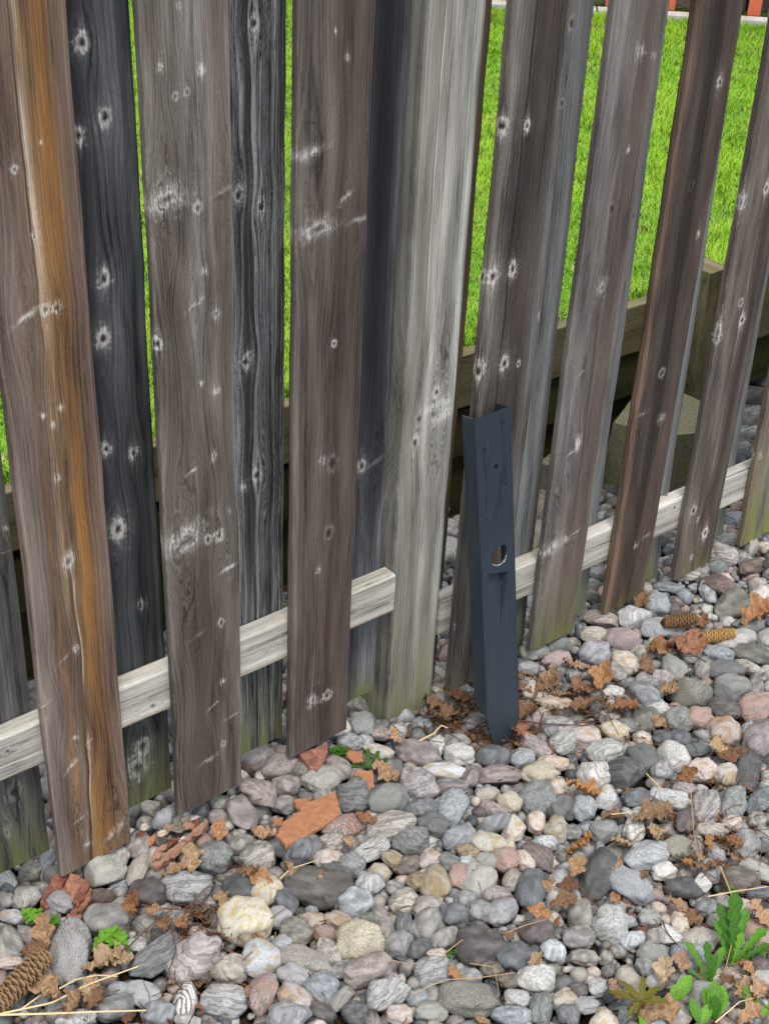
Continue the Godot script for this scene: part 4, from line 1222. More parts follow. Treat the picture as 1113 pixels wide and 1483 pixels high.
# ------------------------------------------------------------------ stake
func make_stake() -> void:
	var foot := Vector3(0.4735, 0.0, 0.157)
	var head := Vector3(0.4805, 0.656, 0.037)
	var up := (head - foot).normalized()
	var right := Vector3(1, 0.0, -0.02)
	right = (right - up * right.dot(up)).normalized()
	var out := right.cross(up).normalized()
	var L := foot.distance_to(head)
	var w := 0.045
	var stake := base("metal_stake", "dark slate blue metal channel stake with a pointed foot leaning on the fence", "stake")
	stake.transform = Transform3D(Basis(right, up, out), foot)
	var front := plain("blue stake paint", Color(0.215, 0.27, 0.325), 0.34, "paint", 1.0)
	front.metallic_specular = 0.5
	var rim := plain("worn edge", Color(0.52, 0.54, 0.54), 0.5)
	# web: a sheet above the large hole and two below it, which meet along the middle of the hole and of the dent
	var hy := 0.374
	var hx := 0.003
	var upper := PackedVector2Array([Vector2(-w, hy), Vector2(-w, L + 0.001), Vector2(w, L + 0.002), Vector2(w, hy)])
	for k in 25: upper.append(Vector2(hx, hy) + hole_edge(PI * k / 24.0))
	var tl := Vector2(-0.029, 0.345)
	var tr := Vector2(0.027, 0.329)
	var tm := Vector2(hx, 0.336)
	var low := Vector2(-0.001, 0.214)
	var left := PackedVector2Array([Vector2(-w, hy), Vector2(-w, 0.019), Vector2(-0.030, -0.046), Vector2(-0.022, -0.058), Vector2(-0.004, -0.067), low, tl, tm])
	for k in 13: left.append(Vector2(hx, hy) + hole_edge(PI * (1.5 - 0.5 * k / 12.0)))
	var rightp := PackedVector2Array([Vector2(w, hy)])
	for k in 13: rightp.append(Vector2(hx, hy) + hole_edge(PI * (2.0 - 0.5 * k / 12.0)))
	rightp.append_array(PackedVector2Array([tm, tr, low, Vector2(-0.004, -0.067), Vector2(0.008, -0.070), Vector2(0.014, -0.064), Vector2(w, -0.023)]))
	var st := SurfaceTool.new()
	st.begin(Mesh.PRIMITIVE_TRIANGLES)
	st.set_smooth_group(-1)
	for p in [upper, left, rightp]: sheet(st, p, 0.0, 0.0022, L)
	st.generate_normals()
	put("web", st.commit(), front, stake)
	# flanges
	for s in [-1, 1]:
		var fl := SurfaceTool.new()
		fl.begin(Mesh.PRIMITIVE_TRIANGLES)
		fl.set_smooth_group(-1)
		var pts := PackedVector2Array([Vector2(-0.0, 0.019 if s < 0 else -0.023), Vector2(-0.036, 0.052 if s < 0 else 0.02), Vector2(-0.036, L + 0.001), Vector2(-0.0, L)])
		var a := pts
		for k in [[0, 1, 2], [0, 2, 3]]:
			for e in 2:
				var xx: float = s * w + (0.0008 * s if e == 0 else -0.0014 * s)
				var order: Array = k if (e == 0) == (s == 1) else [k[0], k[2], k[1]]
				for m in order:
					fl.set_uv(Vector2(0.5 + a[m].x * 4.0, 0.90 - 0.86 * a[m].y / L))
					fl.add_vertex(Vector3(xx, a[m].y, a[m].x - 0.0002))
		for k in 4:
			var p: Vector2 = a[k]
			var q: Vector2 = a[(k + 1) % 4]
			var o: float = s * w + 0.0008 * s
			var i: float = s * w - 0.0014 * s
			var quad := [Vector3(o, p.y, p.x), Vector3(i, p.y, p.x), Vector3(o, q.y, q.x), Vector3(o, q.y, q.x), Vector3(i, p.y, p.x), Vector3(i, q.y, q.x)]
			for v in quad:
				fl.set_uv(Vector2(0.3, 0.90 - 0.86 * v.y / L))
				fl.add_vertex(v)
		fl.generate_normals()
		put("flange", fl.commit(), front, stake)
	# rounded arrises where web and flanges meet
	for s in [-1, 1]:
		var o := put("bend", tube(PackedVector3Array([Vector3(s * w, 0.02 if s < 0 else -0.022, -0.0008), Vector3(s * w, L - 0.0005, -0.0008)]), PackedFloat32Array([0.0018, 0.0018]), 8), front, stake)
		o.set_meta("label", "rounded edge")
	# the pressed dent sinks towards its straight upper edge
	var tg := SurfaceTool.new()
	tg.begin(Mesh.PRIMITIVE_TRIANGLES)
	tg.set_smooth_group(-1)
	var e3 := Vector3(low.x, low.y, -0.0004)
	var l3 := Vector3(tl.x, tl.y, -0.0004)
	var r3 := Vector3(tr.x, tr.y, -0.0004)
	var m3 := Vector3(tm.x, tm.y, -0.0004)
	var li := Vector3(tl.x + 0.006, tl.y - 0.004, -0.016)
	var ri := Vector3(tr.x - 0.006, tr.y - 0.004, -0.016)
	var ei := Vector3(low.x, low.y + 0.02, -0.004)
	for q in [[e3, l3, li], [e3, li, ei], [e3, ei, ri], [e3, ri, r3], [ei, li, ri], [l3, m3, li], [m3, ri, li], [m3, r3, ri]]:
		for v in q:
			tg.set_uv(Vector2(0.5 + v.x * 5.0, 0.90 - 0.86 * v.y / L))
			tg.add_vertex(v)
	tg.generate_normals()
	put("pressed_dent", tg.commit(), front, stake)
	# small bolt holes and worn dots
	var black := plain("hole dark", Color(0.05, 0.045, 0.04), 0.9)
	for d in [[0.003, 0.561, 0.0052], [-0.024, 0.602, 0.002], [0.027, 0.517, 0.0022], [0.028, 0.642, 0.0018], [-0.024, 0.459, 0.0016]]:
		var c := CylinderMesh.new()
		c.top_radius = d[2]
		c.bottom_radius = d[2]
		c.height = 0.0012
		c.radial_segments = 14
		var o := put("bolt_hole", c, black, stake)
		o.position = Vector3(d[0], d[1], 0.0)
		o.rotation.x = PI / 2
	# bright worn lip under the large hole
	var lip := PackedVector3Array()
	var rad := PackedFloat32Array()
	for k in 13:
		var v := hole_edge(PI * (1.2 + 0.72 * k / 12.0)) * 1.06
		lip.append(Vector3(hx + v.x, hy + v.y - 0.002, 0.0002))
		rad.append(0.0013 + 0.0006 * sin(k * 1.7))
	put("worn_lip", tube(lip, rad, 6), rim, stake)


func hole_edge(a: float) -> Vector2:
	var v := Vector2(cos(a) * 0.0215, sin(a) * 0.018)
	if v.x > 0.008 and v.y > 0: v = Vector2(minf(v.x * 1.12, 0.0215), minf(v.y * 1.3, 0.0185))
	if v.x > 0.015 and v.y < 0.0: v.x = 0.015 + (v.x - 0.015) * 0.6
	return v


func sheet(st: SurfaceTool, outline: PackedVector2Array, z: float, t: float, L: float) -> void:
	var tri := Geometry2D.triangulate_polygon(outline)
	for k in range(0, tri.size(), 3):
		var q := [outline[tri[k]], outline[tri[k + 1]], outline[tri[k + 2]]]
		if (q[1] - q[0]).cross(q[2] - q[0]) > 0: q = [q[0], q[2], q[1]]
		for e in 2:
			for m in ([0, 1, 2] if e == 0 else [0, 2, 1]):
				st.set_uv(Vector2(0.5 + q[m].x * 5.0, 0.90 - 0.86 * q[m].y / L))
				st.add_vertex(Vector3(q[m].x, q[m].y, z if e == 0 else z - t))
	var pts := outline.duplicate()
	if not Geometry2D.is_polygon_clockwise(pts): pts.reverse()
	for i in pts.size():
		var p := pts[i]
		var q := pts[(i + 1) % pts.size()]
		for v in [Vector3(p.x, p.y, z), Vector3(q.x, q.y, z), Vector3(p.x, p.y, z - t), Vector3(q.x, q.y, z), Vector3(q.x, q.y, z - t), Vector3(p.x, p.y, z - t)]:
			st.set_uv(Vector2(0.5 + v.x * 5.0, 0.90 - 0.86 * v.y / L))
			st.add_vertex(v)


# ------------------------------------------------------------------ leaves, litter
func make_leaf(sd: int) -> ArrayMesh:
	var r := RandomNumberGenerator.new()
	r.seed = sd
	var st := SurfaceTool.new()
	st.begin(Mesh.PRIMITIVE_TRIANGLES)
	st.set_smooth_group(0)
	var rows := 26
	var cols := 6
	var curl := 0.5 + 1.3 * r.randf()
	var cup := -0.3 + 2.2 * r.randf()
	var lobes := 1.7 + r.randf() * 1.3
	var twist := r.randfn(0, 0.5)
	var nz := noise(sd, 2.2, 2)
	for j in rows + 1:
		var f := float(j) / rows
		var w := 0.36 * pow(sin(PI * clampf(f * 0.97 + 0.015, 0, 1)), 0.75) * (0.55 + 0.5 * f)
		for i in cols + 1:
			var s := (float(i) / cols - 0.5) * 2.0
			var lob := 0.78 + 0.24 * cos(TAU * lobes * f + (0.9 if s > 0 else 0.0)) 
			var x := s * w * (lob if absf(s) > 0.5 else lerpf(1.0, lob, absf(s) * 2.0))
			if f < 0.06: x = s * 0.012
			var bend := curl * (f - 0.45)
			var y := 0.16 * cup * absf(x) / 0.3 + 0.15 * nz.get_noise_2d(f * 3.0, s * 2.0) + 0.12 * curl * (f - 0.5) * (f - 0.5) * 2.0 + twist * x * (f - 0.5)
			st.set_uv(Vector2(0.5 + s * 0.5, f))
			st.add_vertex(Vector3((f - 0.5) * (1.0 - 0.12 * absf(bend)), y, x))
	for j in rows:
		for i in cols:
			var a := j * (cols + 1) + i
			var b := a + cols + 1
			st.add_index(a); st.add_index(a + 1); st.add_index(b)
			st.add_index(a + 1); st.add_index(b + 1); st.add_index(b)
	st.generate_normals()
	return st.commit()


func leaf_material(tint: String) -> StandardMaterial3D:
	var m := plain("leaf " + tint, LEAF_TINTS[tint].lerp(Color(0.62, 0.52, 0.43), 0.5), 0.75, "leaf", 1.0, 0.08)
	if not m.backlight_enabled:
		m.backlight_enabled = true
		m.backlight = Color(0.3, 0.22, 0.14)
	return m


func leaf(tint: String, x: float, y: float, z: float, size: float, yaw: float, label: String) -> void:
	var o := put("dry_leaf", leaf_meshes[rng.randi() % leaf_meshes.size()], leaf_material(tint))
	o.transform = Transform3D(Basis.from_euler(Vector3(rng.randfn(0, 0.3), deg_to_rad(yaw), rng.randfn(0, 0.3))) * Basis.from_scale(Vector3(size * 1.15, size * 1.3, size * 1.25)), Vector3(x, y + 0.002, z))
	tag(o, label, "leaf", "dry leaves lying on the stones")


func make_litter() -> void:
	var r := RandomNumberGenerator.new()
	r.seed = 31
	# crumbled brown leaves, thickest round the stake's foot and in the corners below the boards
	var heaps := [[0.52, 0.11, 0.09, 150], [0.62, 0.13, 0.10, 110], [0.44, 0.10, 0.05, 70], [0.72, 0.19, 0.07, 60], [-0.29, 0.22, 0.05, 50], [-0.30, 0.36, 0.16, 60], [0.60, 0.62, 0.08, 60], [0.72, 0.55, 0.08, 50], [0.45, 0.85, 0.2, 90], [0.3, 0.5, 0.5, 90], [0.9, 0.2, 0.3, 60], [-0.45, 0.3, 0.15, 60], [0.5, -0.3, 0.5, 90], [1.3, -0.35, 0.4, 60]]
	var litter := Node3D.new()
	litter.name = "leaf_litter"
	add_child(litter)
	tag(litter, "crumbled brown leaf scraps caught between the stones", "", "", "stuff")
	var tints := ["brown", "rust brown", "tan", "dark red-brown", "dark tan"]
	for t in tints.size():
		var spots: Array = []
		for h in heaps:
			for k in h[3] / 5 + 1:
				spots.append(Vector3(h[0] + r.randfn(0, h[2] * 0.7), 0, h[1] + r.randfn(0, h[2] * 0.7)))
		var mm := MultiMesh.new()
		mm.transform_format = MultiMesh.TRANSFORM_3D
		mm.mesh = leaf_meshes[t]
		mm.instance_count = spots.size()
		for i in spots.size():
			var p: Vector3 = spots[i]
			var s := 0.010 + 0.022 * r.randf()
			mm.set_instance_transform(i, Transform3D(Basis.from_euler(Vector3(r.randfn(0, 0.7), r.randf() * TAU, r.randfn(0, 0.7))).scaled(Vector3(s, s, s)), Vector3(p.x, surf(p.x, p.z) - 0.006 + 0.014 * r.randf(), p.z)))
		var o := MultiMeshInstance3D.new()
		o.name = "leaf_scraps"
		o.multimesh = mm
		o.material_override = leaf_material(tints[t])
		o.set_meta("kind", "stuff")
		litter.add_child(o, true)
	# needles and twig ends
	var needles := Node3D.new()
	needles.name = "twig_litter"
	add_child(needles)
	tag(needles, "thin brown needles and twig ends among the stones", "", "", "stuff")
	for t in 2:
		var path := PackedVector3Array()
		var rad := PackedFloat32Array()
		for k in 6:
			var f := k / 5.0
			path.append(Vector3(f - 0.5, 0.10 * sin(PI * f), 0.08 * sin(f * 4.0 + t)))
			rad.append(0.016 * (1.0 - 0.5 * f))
		var mm := MultiMesh.new()
		mm.transform_format = MultiMesh.TRANSFORM_3D
		mm.mesh = tube(path, rad, 4)
		mm.instance_count = 520
		for i in 520:
			var h: Array = heaps[r.randi() % heaps.size()]
			var x: float = h[0] + r.randfn(0, h[2])
			var z: float = h[1] + r.randfn(0, h[2])
			var s := 0.025 + 0.05 * r.randf()
			mm.set_instance_transform(i, Transform3D(Basis.from_euler(Vector3(r.randfn(0, 0.3), r.randf() * TAU, r.randfn(0, 0.25))).scaled(Vector3(s, s, s)), Vector3(x, surf(x, z) + 0.002 + 0.014 * r.randf(), z)))
		var o := MultiMeshInstance3D.new()
		o.name = "needles"
		o.multimesh = mm
		o.material_override = plain("needle %d" % t, [Color(0.30, 0.19, 0.13), Color(0.44, 0.33, 0.24)][t], 0.8)
		o.set_meta("kind", "stuff")
		needles.add_child(o, true)


# ------------------------------------------------------------------ cones
func make_cones() -> void:
	cone(Vector3(-0.665, 0.010, 0.190), Vector3(-0.560, 0.014, 0.150), 0.018, Color(0.17, 0.12, 0.09), Color(0.62, 0.50, 0.36), "long brown pine cone with tan scale tips at the lower left corner", 61)
	cone(Vector3(1.035, -0.030, 0.105), Vector3(1.110, -0.026, 0.142), 0.0145, Color(0.22, 0.15, 0.10), Color(0.56, 0.44, 0.30), "brown pine cone lying on the stones before the sixth board", 62)
	cone(Vector3(1.062, -0.030, 0.196), Vector3(1.135, -0.026, 0.232), 0.0135, Color(0.42, 0.30, 0.16), Color(0.76, 0.62, 0.38), "tan yellow pine cone with a dark base beside a rust leaf", 63)


func cone(a: Vector3, b: Vector3, radius: float, dark: Color, tip: Color, label: String, sd: int) -> void:
	var L := a.distance_to(b)
	var o := base("pine_cone", label, "pine cone", (a + b) / 2, "pine cones on the stones")
	var y := (b - a).normalized()
	var x := y.cross(Vector3.UP).normalized()
	o.transform = Transform3D(Basis(x, y, x.cross(y)), (a + b) / 2)
	var path := PackedVector3Array()
	var rad := PackedFloat32Array()
	for k in 11:
		var f := k / 10.0
		path.append(Vector3(0, (f - 0.5) * L, 0))
		rad.append(radius * 0.80 * pow(sin(PI * clampf(0.08 + f * 0.86, 0, 1)), 0.6))
	put("core", tube(path, rad, 10), plain("cone core %d" % sd, Color(dark.r * 0.85, dark.g * 0.8, dark.b * 0.75), 0.9), o)
	var r := RandomNumberGenerator.new()
	r.seed = sd
	var st := SurfaceTool.new()
	st.begin(Mesh.PRIMITIVE_TRIANGLES)
	st.set_smooth_group(-1)
	var count := int(L / radius * 15.0)
	for i in count:
		var f := (i + 0.5) / count
		var a2 := i * 2.39996
		var rr := radius * pow(sin(PI * clampf(0.07 + f * 0.87, 0, 1)), 0.6)
		var dir := Vector3(cos(a2), 0, sin(a2))
		var side := Vector3(-sin(a2), 0, cos(a2))
		var root := dir * rr * 0.55 + Vector3(0, (f - 0.5) * L, 0)
		var open := 0.75 + 0.2 * r.randf()
		var ahead := (dir * open + Vector3(0, 0.75, 0)).normalized()
		var len := radius * (0.72 + 0.14 * r.randf())
		var wd := radius * 0.60
		var end := root + ahead * len
		var nrm := ahead.cross(side).normalized()
		if nrm.dot(dir) < 0: nrm = -nrm
		var pts := [root - side * wd * 0.45, root + side * wd * 0.45, root + ahead * len * 0.62 - side * wd, root + ahead * len * 0.62 + side * wd, end - side * wd * 0.45 + nrm * len * 0.05, end + side * wd * 0.45 + nrm * len * 0.05]
		var cols := [dark, dark, dark.lerp(tip, 0.22), dark.lerp(tip, 0.22), tip, tip]
		var thick := -nrm * radius * 0.10
		for e in 2:
			for t in [[0, 2, 1], [1, 2, 3], [2, 4, 3], [3, 4, 5]]:
				for m in (t if e == 0 else [t[0], t[2], t[1]]):
					st.set_color(cols[m].srgb_to_linear())
					st.add_vertex(pts[m] if e == 0 else pts[m] + thick)
		for t in [[4, 5], [2, 4], [5, 3]]:
			var p: Vector3 = pts[t[0]]
			var q: Vector3 = pts[t[1]]
			for v in [p, q, p + thick, q, q + thick, p + thick]:
				st.set_color(tip.srgb_to_linear())
				st.add_vertex(v)
	st.generate_normals()
	var m := StandardMaterial3D.new()
	m.resource_name = "cone scales"
	m.vertex_color_use_as_albedo = true
	m.roughness = 0.8
	var s := put("scales", st.commit(), m, o)
	s.set_meta("kind", "stuff")


# ------------------------------------------------------------------ stalks
func stalk(pts: Array, r: float, c: Color, called: String, label: String) -> void:
	var path := PackedVector3Array()
	var rad := PackedFloat32Array()
	var curve := Curve3D.new()
	for i in pts.size():
		var p: Vector3 = pts[i]
		var t: Vector3 = (pts[mini(i + 1, pts.size() - 1)] - pts[maxi(i - 1, 0)]) * 0.17
		curve.add_point(p, -t, t)
	var total := curve.get_baked_length()
	for k in 25:
		var f := k / 24.0
		path.append(curve.sample_baked(f * total))
		rad.append(r * (1.0 - 0.45 * f))
	tag(put(called, tube(path, rad, 6), plain("stalk " + c.to_html(false), c, 0.75)), label, "stalk" if called == "dry_stalk" else "twig", "dry stalks and twigs on the stones")


func make_stalks() -> void:
	var straw := Color(0.80, 0.72, 0.56)
	var twig := Color(0.34, 0.25, 0.19)
	var buff := Color(0.62, 0.52, 0.40)
	stalk([Vector3(-0.664, 0.003, 0.196), Vector3(-0.599, 0.003, 0.243), Vector3(-0.537, 0.003, 0.286), Vector3(-0.474, 0.003, 0.331)], 0.0022, straw, "dry_stalk", "long pale straw lying flat along the bottom left edge")
	stalk([Vector3(-0.664, 0.003, 0.196), Vector3(-0.585, 0.003, 0.228), Vector3(-0.520, 0.003, 0.232), Vector3(-0.440, 0.003, 0.249)], 0.0020, straw, "dry_stalk", "pale straw rising to the right below the speckled egg-shaped stone")
	stalk([Vector3(-0.563, 0.003, 0.211), Vector3(-0.533, 0.003, 0.211), Vector3(-0.502, 0.003, 0.224), Vector3(-0.477, 0.003, 0.246)], 0.0016, straw, "dry_stalk", "short bent straw above the two long straws")
	stalk([Vector3(-0.629, 0.003, 0.210), Vector3(-0.590, 0.003, 0.204), Vector3(-0.559, 0.003, 0.202)], 0.0016, straw, "dry_stalk", "short straw beside the long brown pine cone")
	stalk([Vector3(-0.024, 0.003, 0.534), Vector3(0.019, 0.003, 0.531), Vector3(0.073, 0.003, 0.546)], 0.0011, buff, "dry_stalk", "thin bent stalk over the large dark maroon stone")
	stalk([Vector3(0.091, 0.003, 0.565), Vector3(0.127, 0.003, 0.573), Vector3(0.166, 0.000, 0.584)], 0.0011, buff, "dry_stalk", "thin stalk right of the large dark maroon stone")
	stalk([Vector3(-0.107, 0.003, 0.485), Vector3(-0.086, 0.003, 0.514), Vector3(-0.065, 0.003, 0.527)], 0.0010, buff, "dry_stalk", "short thin stalk left of the large dark maroon stone")
	stalk([Vector3(-0.118, 0.003, 0.564), Vector3(-0.059, 0.003, 0.574), Vector3(-0.014, 0.003, 0.604), Vector3(0.043, 0.003, 0.634)], 0.0012, buff, "dry_stalk", "thin stalk below the large dark maroon stone")
	stalk([Vector3(0.476, -0.032, 0.459), Vector3(0.511, -0.032, 0.478), Vector3(0.547, -0.032, 0.499)], 0.0012, straw, "dry_stalk", "pale straw above the white egg-shaped stone")
	stalk([Vector3(0.301, -0.015, 0.091), Vector3(0.345, -0.020, 0.087), Vector3(0.378, -0.024, 0.074), Vector3(0.384, -0.025, 0.088)], 0.0022, straw, "dry_stalk", "curved white stalk right of the post base")
	stalk([Vector3(0.461, -0.031, 0.707), Vector3(0.514, -0.032, 0.730), Vector3(0.569, -0.032, 0.758)], 0.0013, straw, "dry_stalk", "pale straw above the tall dandelion")
	stalk([Vector3(0.540, -0.032, 0.670), Vector3(0.519, -0.032, 0.703), Vector3(0.499, -0.032, 0.731)], 0.0022, buff, "dry_twig", "buff twig standing above the tall dandelion")
	stalk([Vector3(-0.147, 0.003, 0.235), Vector3(-0.118, 0.003, 0.227), Vector3(-0.071, 0.003, 0.238)], 0.0013, straw, "dry_stalk", "thin straw above the big dark kidney-shaped stone")
	stalk([Vector3(0.282, -0.012, 0.528), Vector3(0.275, -0.011, 0.569), Vector3(0.266, -0.010, 0.611)], 0.0016, twig, "dry_twig", "dark twig across the smooth long charcoal slab")
	stalk([Vector3(-0.443, 0.003, 0.209), Vector3(-0.401, 0.003, 0.194), Vector3(-0.346, 0.003, 0.180), Vector3(-0.317, 0.003, 0.183)], 0.0017, twig, "dry_twig", "dark twig above and right of the green clover")
	stalk([Vector3(-0.369, 0.003, 0.140), Vector3(-0.341, 0.003, 0.172), Vector3(-0.296, 0.003, 0.211)], 0.0018, twig, "dry_twig", "dark twig below the dark maroon stone at the left")
	stalk([Vector3(-0.356, 0.003, 0.215), Vector3(-0.373, 0.003, 0.257), Vector3(-0.418, 0.003, 0.298)], 0.0014, twig, "dry_twig", "dark forked twig over the blue-grey angular stone")
	stalk([Vector3(0.645, -0.032, 0.517), Vector3(0.574, -0.032, 0.581), Vector3(0.525, -0.032, 0.633)], 0.0013, buff, "dry_twig", "thin upright stem among dry leaves at the right")
	stalk([Vector3(0.511, -0.032, 0.748), Vector3(0.353, -0.021, 0.831), Vector3(0.332, -0.019, 0.897)], 0.0013, buff, "dry_stalk", "long bent stalk through the tall dandelion")
	stalk([Vector3(0.239, -0.007, 0.897), Vector3(0.310, -0.016, 0.892), Vector3(0.364, -0.023, 0.909)], 0.0013, straw, "dry_stalk", "straw in the lower right corner")
	stalk([Vector3(0.619, -0.032, 0.424), Vector3(0.613, -0.032, 0.452), Vector3(0.611, -0.032, 0.467)], 0.0012, straw, "dry_stalk", "tiny straw above the long white stone")
	stalk([Vector3(0.479, -0.032, 0.097), Vector3(0.512, -0.032, 0.135), Vector3(0.564, -0.032, 0.196), Vector3(0.632, -0.032, 0.251)], 0.0022, twig, "dry_twig", "reddish brown twig lying right of the stake tip")
	stalk([Vector3(0.600, -0.032, 0.087), Vector3(0.553, -0.032, 0.166), Vector3(0.517, -0.032, 0.233)], 0.0012, twig, "dry_twig", "thin twig leaning beside the stake")
	stalk([Vector3(0.740, -0.032, 0.190), Vector3(0.692, -0.032, 0.254), Vector3(0.660, -0.032, 0.312)], 0.0014, twig, "dry_twig", "thin dark twig above the olive brown chipped stone")
	stalk([Vector3(0.291, -0.013, 0.003), Vector3(0.287, -0.013, 0.063), Vector3(0.341, -0.020, 0.119)], 0.0012, twig, "dry_twig", "thin twig across the post base")
	stalk([Vector3(-0.003, 0.003, 0.575), Vector3(0.024, 0.003, 0.605), Vector3(-0.008, 0.003, 0.650)], 0.0009, buff, "dry_twig", "hair thin bent stem below the dark maroon stone")


# ------------------------------------------------------------------ plants
# A leaf blade along +x from its base, rising and arching; outline is a list of half widths from base to tip.
func blade(length: float, widths: Array, rise: float, arch: float, fold := 0.25) -> ArrayMesh:
	var st := SurfaceTool.new()
	st.begin(Mesh.PRIMITIVE_TRIANGLES)
	st.set_smooth_group(0)
	var n := widths.size()
	var p := Vector3.ZERO
	var ang := rise
	for j in n:
		var f := float(j) / (n - 1)
		for i in 5:
			var s := (i - 2) / 2.0
			var w: float = widths[j] * length
			st.set_uv(Vector2(0.5 + s * 0.5, f))
			st.add_vertex(p + Vector3(-sin(ang), cos(ang), 0) * absf(s) * w * fold + Vector3(0, 0, s * w))
		p += Vector3(cos(ang), sin(ang), 0) * length / (n - 1)
		ang -= arch / (n - 1)
	for j in n - 1:
		for i in 4:
			var a := j * 5 + i
			st.add_index(a); st.add_index(a + 1); st.add_index(a + 5)
			st.add_index(a + 1); st.add_index(a + 6); st.add_index(a + 5)
	st.generate_normals()
	return st.commit()


func green(key: String, c: Color) -> StandardMaterial3D:
	var m := plain("green " + key, c, 0.5, "leaf", 1.0, 0.05)
	if not m.backlight_enabled:
		m.backlight_enabled = true
		m.backlight = Color(0.35, 0.45, 0.12)
	return m


func make_plants() -> void:
	var dandelion := [0.012, 0.014, 0.02, 0.05, 0.02, 0.03, 0.07, 0.028, 0.045, 0.09, 0.04, 0.07, 0.105, 0.06, 0.095, 0.10, 0.05, 0.004]
	var spoon := [0.02, 0.03, 0.06, 0.11, 0.16, 0.19, 0.20, 0.19, 0.15, 0.09, 0.01]
	var dk := green("deep", Color(0.25, 0.45, 0.11))
	var md := green("mid", Color(0.34, 0.55, 0.14))
	var lt := green("light", Color(0.44, 0.66, 0.20))
	rosette("dandelion_plant", "tall dandelion clump with jagged upright leaves at the lower right edge", Vector3(0.389, -0.063, 0.822), [[0.135, 47, 1.150, 0.350, dandelion, dk], [0.115, 64, 1.050, 0.500, dandelion, dk], [0.110, 29, 1.000, 0.600, dandelion, md], [0.100, 0, 0.850, 0.800, dandelion, md], [0.085, -19, 0.750, 0.600, dandelion, dk], [0.090, 78, 1.000, 0.300, dandelion, md], [0.070, 20, 1.200, 0.300, dandelion, lt]])
	rosette("dandelion_plant", "shorter dandelion clump left of the tall one", Vector3(0.322, -0.055, 0.827), [[0.085, 83, 0.950, 0.700, dandelion, md], [0.080, 59, 1.150, 0.400, dandelion, dk], [0.075, 20, 1.000, 0.500, dandelion, md], [0.060, 34, 1.100, 0.400, dandelion, dk], [0.050, 108, 0.700, 0.600, dandelion, md]])
	rosette("broadleaf_weed", "single broad light green leaf beside the black hose", Vector3(0.237, -0.045, 0.818), [[0.062, 12, 0.700, 0.600, spoon, lt], [0.035, 44, 0.900, 0.400, spoon, lt]])
	rosette("broadleaf_weed", "upright green leaves at the bottom edge below the shorter dandelion", Vector3(0.266, -0.048, 0.882), [[0.070, 47, 0.900, 0.400, spoon, md], [0.060, 69, 0.900, 0.500, spoon, md], [0.065, 29, 0.800, 0.500, spoon, lt], [0.050, 54, 1.200, 0.300, spoon, dk]])
	rosette("broadleaf_weed", "light green leaves at the bottom edge left of the dandelions", Vector3(0.193, -0.040, 0.845), [[0.050, 54, 0.800, 0.500, spoon, lt], [0.045, 88, 0.600, 0.500, spoon, lt]])
	rosette("broadleaf_weed", "pair of green leaves at the bottom edge below the single broad leaf", Vector3(0.238, -0.045, 0.875), [[0.050, 69, 0.800, 0.500, spoon, md], [0.045, 20, 0.800, 0.500, spoon, lt]])
	rosette("broadleaf_weed", "long green leaf at the bottom near the lower right corner", Vector3(0.328, -0.056, 0.928), [[0.070, 73, 0.800, 0.400, spoon, md], [0.040, 20, 0.800, 0.400, spoon, lt]])
	rosette("broadleaf_weed", "light green leaf at the right edge beside the tall dandelion", Vector3(0.458, -0.069, 0.849), [[0.050, 147, 0.500, 0.600, spoon, lt], [0.050, 78, 0.600, 0.600, spoon, md]])
	rosette("broadleaf_weed", "small green leaf at the right edge above the tall dandelion roots", Vector3(0.500, -0.070, 0.819), [[0.040, 108, 0.600, 0.500, spoon, md]])
	var bronze := green("bronze", Color(0.42, 0.40, 0.12))
	var maple := [0.02, 0.05, 0.11, 0.15, 0.10, 0.16, 0.09, 0.10, 0.05, 0.005]
	var seedling := base("maple_seedling", "small maple seedling with bronze green pointed leaves left of the black hose", "seedling", Vector3(0.156, -0.037, 0.811))
	put("stem", tube(PackedVector3Array([Vector3.ZERO, Vector3(-0.004, 0.03, -0.002), Vector3(-0.006, 0.065, 0.0)]), PackedFloat32Array([0.0016, 0.0013, 0.001]), 6), bronze, seedling)
	var sl_165 := put("leaf", blade(0.055, maple, 0.250, 0.600, 0.15), bronze, seedling)
	sl_165.position = Vector3(-0.006, 0.064, 0.0)
	sl_165.rotation.y = deg_to_rad(122)
	var sl_135 := put("leaf", blade(0.050, maple, 0.350, 0.500, 0.15), bronze, seedling)
	sl_135.position = Vector3(-0.006, 0.064, 0.0)
	sl_135.rotation.y = deg_to_rad(93)
	var sl_40 := put("leaf", blade(0.050, maple, 0.300, 0.700, 0.15), bronze, seedling)
	sl_40.position = Vector3(-0.006, 0.064, 0.0)
	sl_40.rotation.y = deg_to_rad(0)
	var sl_5 := put("leaf", blade(0.052, maple, 0.150, 0.700, 0.15), bronze, seedling)
	sl_5.position = Vector3(-0.006, 0.064, 0.0)
	sl_5.rotation.y = deg_to_rad(-34)
	var sl_80 := put("leaf", blade(0.045, maple, 0.500, 0.500, 0.15), bronze, seedling)
	sl_80.position = Vector3(-0.006, 0.064, 0.0)
	sl_80.rotation.y = deg_to_rad(39)
	var sl_230 := put("leaf", blade(0.040, maple, 0.100, 0.600, 0.15), bronze, seedling)
	sl_230.position = Vector3(-0.006, 0.064, 0.0)
	sl_230.rotation.y = deg_to_rad(186)
	var sl_300 := put("leaf", blade(0.040, maple, 0.000, 0.700, 0.15), lt, seedling)
	sl_300.position = Vector3(-0.006, 0.030, 0.0)
	sl_300.rotation.y = deg_to_rad(254)
	clover("green_weed", "bright little green clover below the layered red rock", Vector3(-0.447, -0.021, 0.178), 0.035, 14, lt, 610)
